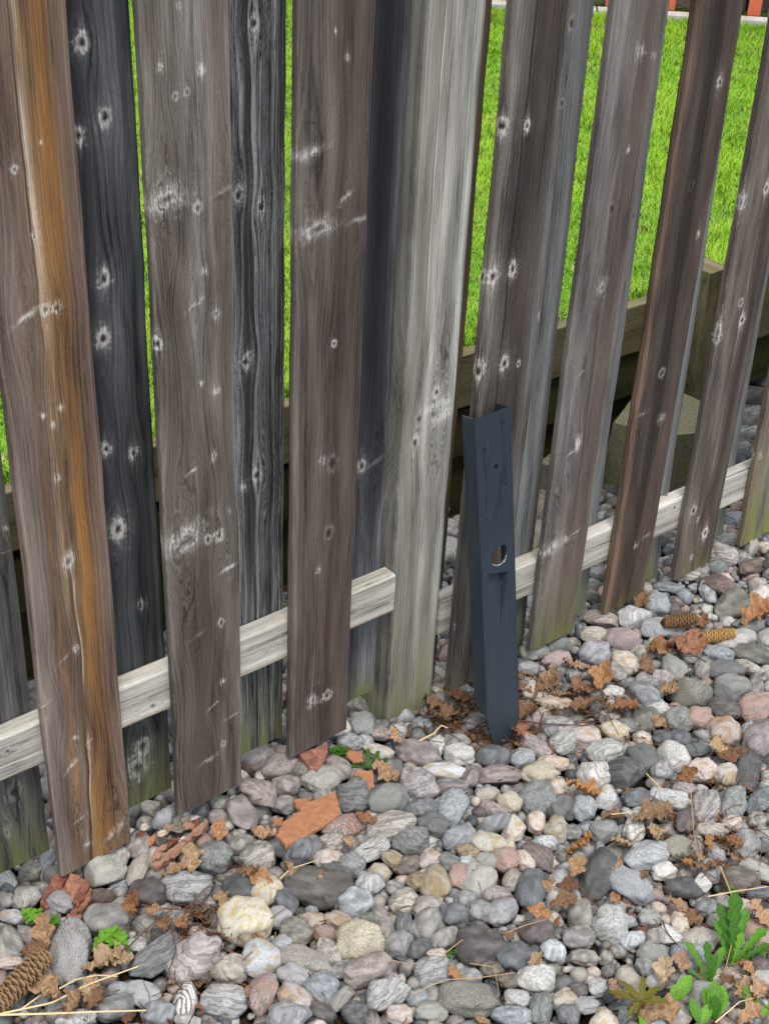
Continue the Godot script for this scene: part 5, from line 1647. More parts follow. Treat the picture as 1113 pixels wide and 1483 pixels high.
	clover("green_weed", "small pale green weed by the bluish white stone", Vector3(-0.525, -0.021, 0.051), 0.028, 9, lt, 190)
	clover("green_weed", "tiny green sprig right of the small pale weed", Vector3(-0.507, -0.021, 0.077), 0.020, 5, md, 280)
	clover("green_weed", "small dark green sprig at the foot of the third board", Vector3(0.147, -0.022, 0.024), 0.022, 8, dk, 700)
	clover("green_weed", "tiny green sprig above the tall dandelion", Vector3(0.512, -0.056, 0.725), 0.020, 5, md, 890)
	clover("green_weed", "tiny dark sprig left of the large dark maroon stone", Vector3(-0.004, -0.021, 0.532), 0.014, 4, dk, 372)
	clover("green_weed", "small dark green weed behind the fifth board", Vector3(1.285, -0.076, -0.531), 0.040, 10, dk, 783)
	rosette("fern_weed", "feathery dark green weed beside the terracotta shard", Vector3(0.181, -0.031, 0.079), [[0.045, -19, 0.600, 0.500, dandelion, dk], [0.045, 20, 0.600, 0.500, dandelion, dk], [0.045, 54, 0.600, 0.500, dandelion, dk], [0.045, 88, 0.600, 0.500, dandelion, dk], [0.045, 122, 0.600, 0.500, dandelion, dk], [0.045, 161, 0.600, 0.500, dandelion, dk]])


func rosette(called: String, label: String, at: Vector3, leaves: Array, group := "") -> Node3D:
	# leaves: [length, turn in degrees, rise, arch, outline, material]
	var o := base(called, label, "weed", at, group)
	for l in leaves:
		var m := put("leaf", blade(l[0], l[4], l[2], l[3]), l[5], o)
		m.rotation.y = deg_to_rad(l[1])
	return o


func clover(called: String, label: String, at: Vector3, size: float, stems: int, mat: Material, sd: int) -> void:
	var r := RandomNumberGenerator.new()
	r.seed = sd
	var o := base(called, label, "weed", at, "small green weeds between the stones")
	var leaf_shape := blade(size * 0.42, [0.03, 0.16, 0.27, 0.33, 0.30, 0.18, 0.02], 0.35, 0.5)
	for k in stems:
		var a := r.randf() * TAU
		var d := size * (0.15 + 0.55 * r.randf())
		var top := Vector3(cos(a) * d, size * (0.45 + 0.5 * r.randf()), sin(a) * d)
		put("stem", tube(PackedVector3Array([Vector3.ZERO, top * Vector3(0.3, 0.6, 0.3), top]), PackedFloat32Array([0.0008, 0.0007, 0.0006]), 5), mat, o)
		for m in 4:
			var b := put("leaf", leaf_shape, mat, o)
			b.position = top
			b.rotation = Vector3(0, r.randf() * 0.6 + m * PI / 2, 0)


func make_hose() -> void:
	var path := PackedVector3Array([Vector3(0.054, -0.039, 0.770), Vector3(0.109, -0.025, 0.776), Vector3(0.155, -0.023, 0.783), Vector3(0.199, -0.027, 0.790), Vector3(0.241, -0.035, 0.797), Vector3(0.284, -0.062, 0.802)])
	var rad := PackedFloat32Array()
	for k in path.size(): rad.append(0.0062)
	tag(put("garden_hose", tube(path, rad, 14), plain("black rubber", Color(0.10, 0.11, 0.12), 0.5)), "thin black hose half buried among leaves at the bottom right", "hose")


func place_stones() -> void:
	stone("speck", -0.509, -0.027, 0.141, 0.058, 0.030, 0.035, -121, 0, "large oval grey speckled stone left of the little green clover")
	stone("darkband", -0.390, -0.027, 0.232, 0.059, 0.027, 0.031, -180, 1, "large angular dark grey banded stone right of the little green clover")
	stone("darkbrown", -0.090, -0.027, 0.276, 0.060, 0.028, 0.033, -48, 0, "large long dark brown stone below the terracotta tile piece")
	stone("yellowstain", -0.235, -0.027, 0.258, 0.044, 0.033, 0.039, 150, 0, "large rounded yellow-stained pale stone below and left of the big dark kidney-shaped stone")
	stone("pinkband", -0.350, -0.027, 0.273, 0.050, 0.027, 0.031, -171, 0, "large oval pink-grey banded stone above the striped cream stone")
	stone("yellowring", -0.107, -0.027, 0.411, 0.037, 0.031, 0.036, 143, 0, "large rounded yellow ringed stone below and right of the big dark kidney-shaped stone")
	stone("oliveflat", -0.039, -0.027, 0.612, 0.044, 0.023, 0.027, 138, 0, "large oval olive tan stone below the large dark maroon stone")
	stone("maroon", 0.047, -0.027, 0.545, 0.039, 0.028, 0.033, 150, 0, "large rounded dark maroon stone below and left of the smooth long charcoal slab")
	stone("gneiss", -0.275, -0.027, 0.133, 0.042, 0.027, 0.032, 153, 0, "large oval grey banded stone above and left of the big yellow-stained stone")
	stone("palegreen", -0.370, -0.027, 0.009, 0.038, 0.029, 0.035, 179, 1, "large angular pale greenish stone just below and right of the orange-streaked board's foot")
	stone("pinkpale", 1.364, -0.082, -0.450, 0.069, 0.047, 0.054, -164, 1, "large angular pale pink stone above the sixth board's foot")
	stone("speckblue", 0.380, -0.054, 0.592, 0.047, 0.023, 0.028, -79, 0, "large oval blue-white speckled stone just right of the smooth long charcoal slab")
	stone("bluewhite", -0.260, -0.027, 0.340, 0.034, 0.028, 0.031, -135, 1, "large angular bluish white stone just below and right of the big yellow-stained stone")
	stone("gneiss", -0.357, -0.027, 0.373, 0.034, 0.024, 0.028, -56, 0, "rounded grey banded stone just right of the striped cream stone")
	stone("tanband", 0.104, -0.027, 0.236, 0.047, 0.024, 0.028, 136, 0, "oval tan banded stone right of the terracotta tile piece")
	stone("pinkbrown", -0.131, -0.027, 0.468, 0.042, 0.021, 0.025, 169, 0, "oval pinkish brown stone below and right of the big dark kidney-shaped stone")
	stone("charcoal", 0.351, -0.051, 0.543, 0.056, 0.023, 0.027, -154, 0, "long charcoal stone below and left of the white egg-shaped stone")
	stone("tanspeck", -0.205, -0.027, 0.389, 0.045, 0.019, 0.022, -62, 0, "long tan flecked stone below and right of the big yellow-stained stone")
	stone("oliveflat", 0.918, -0.062, 0.299, 0.046, 0.034, 0.040, 163, 1, "angular olive tan stone below and left of the tan pine cone")
	stone("tangrey", -0.422, -0.027, 0.114, 0.037, 0.023, 0.027, 151, 0, "oval warm grey stone just above the little green clover")
	stone("blueswirl", 0.465, -0.061, 0.559, 0.045, 0.024, 0.029, 167, 0, "oval blue-grey swirled stone just below the white egg-shaped stone")
	stone("pinkbrown", -0.036, -0.027, 0.014, 0.052, 0.024, 0.028, -90, 1, "angular pinkish brown stone right of the second board's foot")
	stone("gneiss", -0.139, -0.027, 0.523, 0.034, 0.022, 0.026, 166, 0, "oval grey banded stone below and left of the large dark maroon stone")
	stone("speckgreen", 0.149, -0.028, 0.176, 0.039, 0.028, 0.032, 160, 0, "rounded greenish speckled stone below the thick post's base")
	stone("greenring", 0.404, -0.057, 0.331, 0.037, 0.030, 0.034, 161, 0, "rounded green-grey ringed stone below and left of the pale squared stone")
	stone("pinkband", 0.227, -0.035, 0.177, 0.041, 0.028, 0.031, -81, 0, "oval pink-grey banded stone below the thick post's base")
	stone("mauve", 0.292, -0.043, 0.101, 0.042, 0.028, 0.031, -52, 0, "oval mauve stone just below and right of the thick post's base")
	stone("swirl", 0.276, -0.041, 0.641, 0.032, 0.026, 0.030, -149, 0, "rounded pale swirled stone below the smooth long charcoal slab")
	stone("mauve", 0.917, -0.062, 0.484, 0.062, 0.025, 0.029, -156, 0, "long mauve stone above and right of the long white stone")
	stone("slate", 0.215, -0.034, 0.502, 0.044, 0.023, 0.025, -144, 0, "oval slate grey stone left of the smooth long charcoal slab")
	stone("veinblack", 0.607, -0.062, 0.384, 0.038, 0.030, 0.034, 141, 1, "angular charcoal white-veined stone just right of the pale squared stone")
	stone("bluegrey", -0.289, -0.027, 0.459, 0.032, 0.020, 0.024, 152, 0, "oval blue-grey stone below and right of the big yellow-stained stone")
	stone("darkband", 0.100, -0.027, 0.134, 0.038, 0.027, 0.032, -143, 0, "rounded dark grey banded stone right of the terracotta tile piece")
	stone("mauve", -0.091, -0.027, 0.044, 0.041, 0.023, 0.028, -82, 1, "angular mauve stone below and right of the second board's foot")
	stone("slate", -0.059, -0.027, 0.184, 0.034, 0.025, 0.029, 165, 0, "rounded slate grey stone just below the terracotta tile piece")
	stone("yellowpale", 1.098, -0.082, -0.382, 0.067, 0.035, 0.041, -136, 0, "oval pale yellow stone above the split-ended board's foot")
	stone("pinkgranite", 0.041, -0.027, 0.183, 0.046, 0.019, 0.022, 164, 0, "long pink and grey granite stone just right of the terracotta tile piece")
	stone("greenring", -0.197, -0.027, 0.103, 0.034, 0.025, 0.029, -123, 0, "rounded green-grey ringed stone below the second board's foot")
	stone("pinkgranite", -0.296, -0.027, 0.399, 0.035, 0.019, 0.022, -141, 0, "oval pink and grey granite stone below the big yellow-stained stone")
	stone("swirl", 0.080, -0.027, 0.652, 0.032, 0.020, 0.023, 147, 0, "oval pale swirled stone below and right of the large dark maroon stone")
	stone("palegreen", 0.083, -0.027, 0.058, 0.038, 0.024, 0.027, 158, 0, "oval pale greenish stone just below the third board's foot")
	stone("paleblue", -0.064, -0.027, 0.344, 0.030, 0.023, 0.027, 174, 0, "rounded pale blue-grey stone below and right of the big dark kidney-shaped stone")
	stone("veinblack", 0.812, -0.062, 0.535, 0.052, 0.022, 0.027, -136, 1, "angular charcoal white-veined stone right of the long white stone")
	stone("blueswirl", 0.243, -0.037, 0.262, 0.044, 0.022, 0.026, -152, 0, "oval blue-grey swirled stone below and left of the blue metal stake's tip")
	stone("blueswirl", -0.216, -0.027, 0.447, 0.027, 0.021, 0.025, 137, 0, "rounded blue-grey swirled stone below and right of the big yellow-stained stone, farthest")
	stone("yellowpale", -0.167, -0.027, 0.225, 0.029, 0.024, 0.028, 135, 0, "rounded pale yellow stone just above and right of the big yellow-stained stone")
	stone("peach", 0.873, -0.062, 0.423, 0.036, 0.028, 0.032, -54, 0, "rounded peach stone above and right of the long white stone")
	stone("gneiss", -0.050, -0.027, 0.535, 0.029, 0.020, 0.024, 152, 0, "rounded grey banded stone below and left of the large dark maroon stone")
	stone("slate", 0.082, -0.027, 0.598, 0.030, 0.021, 0.025, 144, 0, "rounded slate grey stone just right of the large dark maroon stone")
	stone("tanband", -0.134, -0.027, 0.151, 0.032, 0.023, 0.027, 179, 0, "rounded tan banded stone above and left of the big dark kidney-shaped stone")
	stone("maroonvein", 0.291, -0.043, 0.448, 0.040, 0.021, 0.024, -101, 1, "angular maroon veined stone left of the smooth long charcoal slab")
	stone("pinkmauve", 0.392, -0.056, 0.236, 0.049, 0.018, 0.022, 158, 1, "angular pinkish mauve stone just below the blue metal stake's tip")
	stone("red", 1.299, -0.062, 0.068, 0.048, 0.030, 0.036, -96, 1, "angular dusky red stone just below and right of the seventh board's foot")
	stone("maroon", -0.335, -0.027, 0.104, 0.031, 0.021, 0.025, 151, 0, "rounded dark maroon stone above and right of the little green clover")
	stone("tan", 1.361, -0.082, -0.609, 0.066, 0.037, 0.042, -136, 0, "oval tan stone above and left of the sixth board's foot")
	stone("tan", -0.314, -0.027, 0.328, 0.028, 0.021, 0.024, 161, 0, "rounded tan stone below the big yellow-stained stone")
	stone("darkband", 0.114, -0.027, 0.287, 0.033, 0.024, 0.027, 174, 0, "rounded dark grey banded stone above and right of the big dark kidney-shaped stone")
	stone("palegreen", 0.147, -0.028, 0.434, 0.034, 0.023, 0.026, -163, 0, "oval pale greenish stone above the large dark maroon stone")
	stone("pinkbrown", 1.217, -0.082, -0.483, 0.070, 0.033, 0.038, -136, 0, "long pinkish brown stone above and left of the sixth board's foot")
	stone("brown", 0.561, -0.062, 0.705, 0.036, 0.021, 0.024, 149, 0, "oval brown stone above the tall dandelion")
	stone("mauve", 0.028, -0.047, -0.081, 0.034, 0.027, 0.032, -114, 0, "rounded mauve stone left of the third board's foot")
	stone("speckgreen", 1.003, -0.062, 0.339, 0.040, 0.028, 0.032, 157, 0, "rounded greenish speckled stone below the tan pine cone")
	stone("speckblue", -0.453, -0.027, 0.283, 0.029, 0.018, 0.021, -55, 0, "oval blue-white speckled stone left of the striped cream stone")
	stone("olive", -0.182, -0.027, 0.332, 0.028, 0.022, 0.025, -70, 0, "rounded olive grey stone below the big dark kidney-shaped stone")
	stone("pinkgranite", 0.993, -0.062, 0.412, 0.043, 0.027, 0.031, -176, 0, "oval pink and grey granite stone below the tan pine cone")
	stone("tangrey", 0.009, -0.027, 0.455, 0.032, 0.021, 0.024, -155, 0, "oval warm grey stone above and left of the large dark maroon stone")
	stone("zebra", -0.403, -0.027, 0.336, 0.032, 0.018, 0.021, -124, 1, "angular black and cream striped stone below and right of the little green clover")
	stone("charcoal", -0.208, -0.027, 0.194, 0.028, 0.024, 0.027, -100, 0, "rounded charcoal stone just above the big yellow-stained stone")
	stone("pinkbrown", 0.040, -0.027, -0.021, 0.040, 0.022, 0.025, 179, 0, "oval pinkish brown stone below and left of the third board's foot")
	stone("maroon", 0.151, -0.029, 0.583, 0.029, 0.021, 0.024, 152, 0, "rounded dark maroon stone right of the large dark maroon stone")
	stone("tanspeck", 0.389, -0.055, 0.754, 0.034, 0.019, 0.021, 154, 0, "oval tan flecked stone just left of the tall dandelion")
	stone("olive", 1.272, -0.062, 0.134, 0.060, 0.027, 0.031, -168, 1, "angular olive grey stone just below and right of the dusky red stone")
	stone("pinkpale", -0.263, -0.027, 0.441, 0.030, 0.017, 0.020, -77, 0, "oval pale pink stone below and right of the big yellow-stained stone")
	stone("pinkband", 0.664, -0.062, 0.545, 0.042, 0.022, 0.026, -150, 0, "oval pink-grey banded stone just right of the long white stone")
	stone("yellow", 0.085, -0.027, 0.391, 0.034, 0.021, 0.024, -140, 0, "oval yellowish stone above and left of the large dark maroon stone")
	stone("speck", 1.152, -0.062, 0.230, 0.053, 0.023, 0.027, 163, 0, "long grey speckled stone just below and right of the tan pine cone")
	stone("grey", -0.501, -0.027, 0.278, 0.030, 0.016, 0.018, 152, 0, "oval plain grey stone below the little green clover")
	stone("creamband", 0.554, -0.062, 0.345, 0.033, 0.026, 0.030, -166, 0, "rounded pale cream-grey stone above and left of the white egg-shaped stone")
	stone("greenring", 0.713, -0.062, 0.570, 0.043, 0.022, 0.025, -151, 0, "oval green-grey ringed stone right of the long white stone")
	stone("charcoal", 2.271, -0.082, -0.566, 0.057, 0.036, 0.045, 154, 0, "rounded charcoal stone above the seventh board's foot, farthest")
	stone("grey", 2.434, -0.082, -0.642, 0.059, 0.038, 0.045, 150, 0, "rounded plain grey stone above the seventh board's foot")
	stone("bluewhite", 0.298, -0.044, 0.167, 0.042, 0.019, 0.021, 139, 0, "long bluish white stone below and right of the thick post's base")
	stone("white", 0.875, -0.082, -0.462, 0.040, 0.032, 0.039, 172, 0, "rounded whitish stone above and left of the split-ended board's foot")
	stone("darkspeck", 0.673, -0.062, 0.374, 0.035, 0.024, 0.029, -110, 0, "rounded dark speckled stone above and left of the long white stone")
	stone("swirl", 0.729, -0.062, 0.406, 0.036, 0.023, 0.028, -107, 0, "rounded pale swirled stone above the long white stone")
	stone("speckblue", 1.053, -0.062, 0.097, 0.053, 0.021, 0.026, 159, 0, "long blue-white speckled stone just below and left of the brown pine cone")
	stone("zebragreen", 0.623, -0.062, 0.311, 0.037, 0.022, 0.027, 165, 0, "oval green-grey striped stone just above and right of the pale squared stone")
	stone("white", 0.626, -0.062, 0.484, 0.043, 0.017, 0.019, -54, 0, "long whitish stone above and right of the white egg-shaped stone")
	stone("tangrey", 1.096, -0.082, -0.685, 0.051, 0.034, 0.039, -134, 0, "rounded warm grey stone above and left of the split-ended board's foot")
	stone("whiteplain", 0.932, -0.082, -0.542, 0.041, 0.032, 0.038, 153, 0, "rounded smooth white stone above and left of the split-ended board's foot")
	stone("charcoal", 2.035, -0.082, -0.592, 0.051, 0.037, 0.046, -173, 0, "rounded charcoal stone above the seventh board's foot, nearest")
	stone("yellowpale", 0.232, -0.036, 0.372, 0.033, 0.019, 0.022, -50, 0, "oval pale yellow stone below the blue metal stake's tip")
	stone("bluegrey", 0.829, -0.062, 0.242, 0.040, 0.023, 0.027, -88, 0, "oval blue-grey stone below the rose pink stone")
	stone("tanband", 0.008, -0.027, 0.391, 0.030, 0.020, 0.023, -146, 0, "rounded tan banded stone above and left of the large dark maroon stone")
	stone("tangrey", 0.203, -0.033, 0.630, 0.028, 0.018, 0.021, 150, 0, "oval warm grey stone below the smooth long charcoal slab")
	stone("lavender", -0.236, -0.027, 0.406, 0.030, 0.015, 0.018, -56, 0, "oval lavender-grey speckled stone below and right of the big yellow-stained stone")
	stone("gneiss", 0.042, -0.027, 0.260, 0.036, 0.017, 0.020, 175, 0, "long grey banded stone above and right of the big dark kidney-shaped stone")
	stone("white", 1.033, -0.062, 0.029, 0.044, 0.025, 0.030, 175, 0, "oval whitish stone just below and right of the sixth board's foot")
	stone("bluegrey", -0.451, -0.027, 0.330, 0.025, 0.017, 0.020, -47, 0, "rounded blue-grey stone just below and left of the striped cream stone")
	stone("slate", 0.423, -0.059, 0.188, 0.033, 0.021, 0.026, 149, 0, "rounded slate grey stone just below and left of the blue metal stake's tip")
	stone("lavenderplain", 0.849, -0.062, 0.072, 0.035, 0.027, 0.031, 161, 0, "rounded smooth lavender-blue stone just below and left of the rose pink stone")
	stone("darkbrown", 0.935, -0.062, 0.373, 0.035, 0.022, 0.027, -59, 0, "rounded dark brown stone below the tan pine cone")
	stone("tangrey", -0.574, -0.027, 0.058, 0.033, 0.016, 0.018, -94, 0, "long warm grey stone just above and left of the long brown pine cone")
	stone("grey", 2.157, -0.082, -0.473, 0.052, 0.033, 0.042, 159, 0, "rounded plain grey stone above and right of the seventh board's foot")
	stone("pinkbrown", -0.049, -0.027, 0.405, 0.036, 0.014, 0.016, -112, 0, "long pinkish brown stone below and right of the big dark kidney-shaped stone")
	stone("blueswirl", -0.003, -0.027, 0.679, 0.032, 0.013, 0.015, 144, 0, "long blue-grey swirled stone below and right of the large dark maroon stone")
	stone("veinblue", 0.769, -0.062, 0.597, 0.041, 0.016, 0.019, 180, 0, "long blue-green veined stone right of the long white stone")
	stone("pinkspeck", 0.943, -0.062, 0.073, 0.037, 0.025, 0.029, -52, 0, "oval rose pink speckled stone just below the sixth board's foot")
	stone("charcoal", 0.463, -0.061, 0.652, 0.033, 0.016, 0.019, 139, 0, "oval charcoal stone below and right of the white egg-shaped stone")
	stone("pinkpale", 0.622, -0.062, 0.257, 0.033, 0.023, 0.025, -58, 0, "oval pale pink stone just above the pale squared stone")
	stone("pinkpale", 0.741, -0.062, 0.469, 0.031, 0.023, 0.027, 176, 0, "rounded pale pink stone above and right of the long white stone")
	stone("slate", 0.060, -0.027, 0.468, 0.024, 0.020, 0.023, 161, 0, "rounded slate grey stone just above and left of the large dark maroon stone")
	stone("pinkband", 1.425, -0.062, -0.017, 0.046, 0.026, 0.030, -97, 1, "angular pink-grey banded stone just above the dusky red stone")
	stone("speckgreen", 0.823, -0.062, 0.335, 0.032, 0.025, 0.028, -178, 0, "rounded greenish speckled stone above the long white stone")
	stone("yellowring", 0.465, -0.061, 0.278, 0.033, 0.020, 0.024, 156, 0, "oval yellow ringed stone below and right of the blue metal stake's tip")
	stone("gneiss", 0.597, -0.062, 0.202, 0.034, 0.021, 0.026, -50, 0, "oval grey banded stone above and left of the pale squared stone")
	stone("bluegrey", 0.194, -0.032, 0.331, 0.030, 0.020, 0.022, 166, 0, "oval blue-grey stone below and left of the blue metal stake's tip")
	stone("lavender", 0.136, -0.028, 0.512, 0.029, 0.018, 0.020, 179, 0, "oval lavender-grey speckled stone above and right of the large dark maroon stone")
	stone("grey", 0.645, -0.062, 0.656, 0.033, 0.020, 0.023, -162, 0, "oval plain grey stone below and right of the long white stone")
	stone("olive", 1.146, -0.062, 0.290, 0.042, 0.020, 0.024, -52, 0, "oval olive grey stone below and right of the tan pine cone")
	stone("darkspeck", 1.046, -0.062, 0.291, 0.041, 0.021, 0.024, 147, 0, "oval dark speckled stone below the tan pine cone")
	stone("grey", -0.055, -0.027, 0.458, 0.027, 0.018, 0.021, -147, 0, "rounded plain grey stone left of the large dark maroon stone")
	stone("charcoal", -0.080, -0.027, 0.139, 0.031, 0.019, 0.022, -130, 0, "oval charcoal stone just below and left of the terracotta tile piece")
	stone("gneiss", -0.012, -0.027, 0.321, 0.026, 0.019, 0.022, 158, 0, "rounded grey banded stone right of the big dark kidney-shaped stone")
	stone("gneiss", 1.674, -0.082, -0.379, 0.042, 0.032, 0.039, -174, 0, "rounded grey banded stone above the seventh board's foot, nearest")
	stone("tan", 0.988, -0.082, -0.646, 0.038, 0.031, 0.036, 154, 0, "rounded tan stone above and left of the split-ended board's foot")
	stone("pinkbrown", 0.550, -0.082, -0.704, 0.036, 0.029, 0.035, 143, 0, "rounded pinkish brown stone above the third board's foot")
	stone("darkspeck", 0.428, -0.059, 0.373, 0.028, 0.022, 0.026, -165, 0, "rounded dark speckled stone below and left of the pale squared stone")
	stone("olive", 0.772, -0.062, 0.297, 0.034, 0.022, 0.027, -172, 0, "rounded olive grey stone above and right of the pale squared stone")
	stone("tan", 0.245, -0.037, 0.596, 0.028, 0.019, 0.021, -143, 0, "rounded tan stone below and left of the smooth long charcoal slab")
	stone("darkspeck", 0.179, -0.031, 0.278, 0.029, 0.019, 0.022, -50, 0, "oval dark speckled stone below the thick post's base")
	stone("tanband", 0.313, -0.066, -0.115, 0.032, 0.022, 0.027, 145, 0, "rounded tan banded stone above and left of the thick post's base")
	stone("olive", -0.474, -0.047, -0.083, 0.025, 0.020, 0.022, -77, 1, "angular olive grey stone above and left of the layered red rock")
	stone("pinkbrown", 0.962, -0.062, -0.010, 0.042, 0.021, 0.024, -62, 1, "angular pinkish brown stone just below and left of the sixth board's foot")
	stone("specktan", -0.508, -0.027, -0.015, 0.024, 0.018, 0.021, 172, 0, "rounded tan speckled stone just left of the layered red rock")
	stone("charcoal", -0.043, -0.027, 0.264, 0.032, 0.015, 0.018, -64, 0, "long charcoal stone just above and right of the big dark kidney-shaped stone")
	stone("palegreen", -0.104, -0.027, 0.593, 0.025, 0.015, 0.017, 144, 0, "oval pale greenish stone below and left of the large dark maroon stone")
	stone("pinkgranite", 0.228, -0.035, 0.423, 0.025, 0.020, 0.023, -74, 0, "rounded pink and grey granite stone above the large dark maroon stone")
	stone("bluegrey", 0.283, -0.042, 0.338, 0.034, 0.017, 0.020, 177, 1, "angular blue-grey stone below the blue metal stake's tip")
	stone("slate", 0.191, -0.032, 0.234, 0.033, 0.017, 0.019, 151, 0, "oval slate grey stone below the thick post's base")
	stone("mauve", 0.513, -0.062, 0.215, 0.036, 0.018, 0.022, -83, 0, "oval mauve stone just right of the blue metal stake's tip")
	stone("cream", 0.306, -0.045, 0.368, 0.037, 0.017, 0.020, -155, 1, "angular cream stone below the blue metal stake's tip")
	stone("darkgreen", 0.043, -0.027, 0.698, 0.026, 0.015, 0.018, -147, 0, "oval dark green-grey stone below and right of the large dark maroon stone")
	stone("tangrey", -0.204, -0.027, 0.486, 0.029, 0.013, 0.015, -178, 1, "angular warm grey stone below the big dark kidney-shaped stone")
	stone("palegreen", 0.609, -0.062, 0.709, 0.034, 0.014, 0.017, -81, 0, "long pale greenish stone above the tall dandelion")
	stone("gneiss", -0.561, -0.027, 0.259, 0.028, 0.012, 0.014, 153, 0, "long grey banded stone below and right of the long brown pine cone")
	stone("tanband", -0.162, -0.027, 0.399, 0.028, 0.015, 0.017, -94, 0, "oval tan banded stone below the big dark kidney-shaped stone")
	stone("cream", 0.881, -0.062, 0.137, 0.033, 0.023, 0.027, -74, 0, "rounded cream stone just below the rose pink stone")
	stone("tan", -0.293, -0.027, 0.002, 0.025, 0.019, 0.022, -103, 0, "rounded tan stone right of the orange-streaked board's foot")
	stone("swirl", 0.363, -0.052, 0.146, 0.029, 0.020, 0.024, 149, 0, "rounded pale swirled stone left of the blue metal stake's tip")
	stone("zebragreen", 0.575, -0.062, 0.242, 0.032, 0.021, 0.024, 173, 0, "oval green-grey striped stone above and left of the pale squared stone")
	stone("greenring", -0.011, -0.027, 0.266, 0.024, 0.019, 0.022, 143, 0, "rounded green-grey ringed stone above and right of the big dark kidney-shaped stone")
	stone("speckgreen", 0.288, -0.043, 0.728, 0.025, 0.015, 0.018, -51, 0, "oval greenish speckled stone just above and right of the bronze maple seedling")
	stone("greenring", 0.454, -0.061, 0.466, 0.026, 0.021, 0.023, 166, 0, "rounded green-grey ringed stone just left of the white egg-shaped stone")
	stone("oliveflat", 0.530, -0.062, 0.580, 0.026, 0.019, 0.023, 177, 0, "rounded olive tan stone below and right of the white egg-shaped stone")
	stone("slate", -0.157, -0.027, 0.270, 0.027, 0.016, 0.018, -85, 0, "oval slate grey stone just below and left of the big dark kidney-shaped stone")
	stone("pinkband", 0.892, -0.062, 0.214, 0.037, 0.018, 0.022, 138, 0, "oval pink-grey banded stone below and right of the rose pink stone")
	stone("tan", 0.038, -0.027, 0.424, 0.027, 0.015, 0.018, 157, 0, "oval tan stone above and left of the large dark maroon stone")
	stone("tanspeck", -0.325, -0.027, 0.049, 0.034, 0.014, 0.016, -139, 0, "long tan flecked stone below and right of the orange-streaked board's foot")
	stone("pinkgranite", 0.867, -0.062, 0.361, 0.029, 0.022, 0.026, 171, 0, "rounded pink and grey granite stone above the long white stone")
	stone("whiteplain", 1.333, -0.062, 0.169, 0.052, 0.020, 0.024, -155, 0, "long smooth white stone right of the dusky red stone")
	stone("greenring", 0.255, -0.039, -0.034, 0.029, 0.021, 0.025, -130, 0, "rounded green-grey ringed stone just left of the thick post's base")
	stone("charcoal", -0.203, -0.027, 0.521, 0.020, 0.016, 0.019, 142, 0, "rounded charcoal stone below the big dark kidney-shaped stone")
	stone("rust", 1.442, -0.062, 0.063, 0.046, 0.018, 0.021, 179, 1, "angular rust brown stone just above and right of the dusky red stone")
	stone("charcoal", -0.036, -0.027, 0.487, 0.023, 0.016, 0.019, -172, 0, "rounded charcoal stone left of the large dark maroon stone")
	stone("yellowpale", 0.377, -0.054, 0.411, 0.031, 0.018, 0.020, -145, 0, "oval pale yellow stone above and left of the smooth long charcoal slab")
	stone("tangrey", 0.015, -0.027, 0.495, 0.025, 0.015, 0.018, 168, 0, "oval warm grey stone just left of the large dark maroon stone")
	stone("blueswirl", 0.467, -0.061, 0.399, 0.026, 0.020, 0.023, -159, 0, "rounded blue-grey swirled stone just below the pale squared stone")
	stone("cream", 0.644, -0.062, 0.087, 0.032, 0.019, 0.023, -61, 0, "oval cream stone below the split-ended board's foot")
	stone("blueswirl", 1.118, -0.062, 0.027, 0.035, 0.025, 0.029, -149, 0, "rounded blue-grey swirled stone just left of the brown pine cone")
	stone("gneiss", 2.025, -0.082, -0.414, 0.043, 0.029, 0.033, 150, 0, "rounded grey banded stone above the seventh board's foot, farthest")
	stone("pinkpale", -0.034, -0.027, 0.232, 0.025, 0.017, 0.020, 157, 0, "rounded pale pink stone just above and right of the big dark kidney-shaped stone")
	stone("bluegrey", -0.439, -0.047, -0.084, 0.034, 0.013, 0.015, -123, 1, "angular blue-grey stone just above and left of the layered red rock")
	stone("paleblue", 0.144, -0.028, 0.628, 0.021, 0.017, 0.019, -63, 0, "rounded pale blue-grey stone right of the large dark maroon stone")
	stone("slate", 0.573, -0.062, 0.444, 0.029, 0.017, 0.021, 164, 0, "oval slate grey stone just above the white egg-shaped stone")
	stone("brownred", -0.407, -0.027, 0.062, 0.024, 0.015, 0.018, 152, 1, "angular brown-red stone just right of the layered red rock")
	stone("speckgreen", 0.961, -0.062, 0.208, 0.035, 0.021, 0.025, -122, 0, "oval greenish speckled stone below and right of the rose pink stone")
	stone("slate", 1.920, -0.082, -0.353, 0.038, 0.030, 0.035, 173, 0, "rounded slate grey stone above and right of the seventh board's foot")
	stone("pinkbrown", 0.126, -0.027, 0.050, 0.030, 0.017, 0.021, -93, 0, "oval pinkish brown stone just below and right of the third board's foot")
	stone("pinkpale", 0.355, -0.052, 0.376, 0.026, 0.018, 0.020, -81, 1, "angular pale pink stone below and left of the pale squared stone")
	stone("speck", 0.407, -0.057, 0.877, 0.023, 0.015, 0.017, 156, 0, "oval grey speckled stone below and right of the tall dandelion")
	stone("whiteplain", 0.502, -0.062, 0.498, 0.031, 0.017, 0.020, -143, 0, "oval smooth white stone below and left of the long white stone")
	stone("greenspeck", 1.232, -0.062, 0.214, 0.038, 0.019, 0.021, 146, 0, "long dark green speckled stone just right of the tan pine cone")
	stone("grey", 0.104, -0.027, 0.488, 0.023, 0.015, 0.018, -48, 0, "oval plain grey stone just above the large dark maroon stone")
	stone("yellowpale", 0.689, -0.062, 0.279, 0.030, 0.018, 0.022, 149, 0, "oval pale yellow stone above and right of the pale squared stone")
	stone("white", 0.347, -0.051, 0.716, 0.022, 0.016, 0.019, 164, 1, "angular whitish stone above and right of the bronze maple seedling")
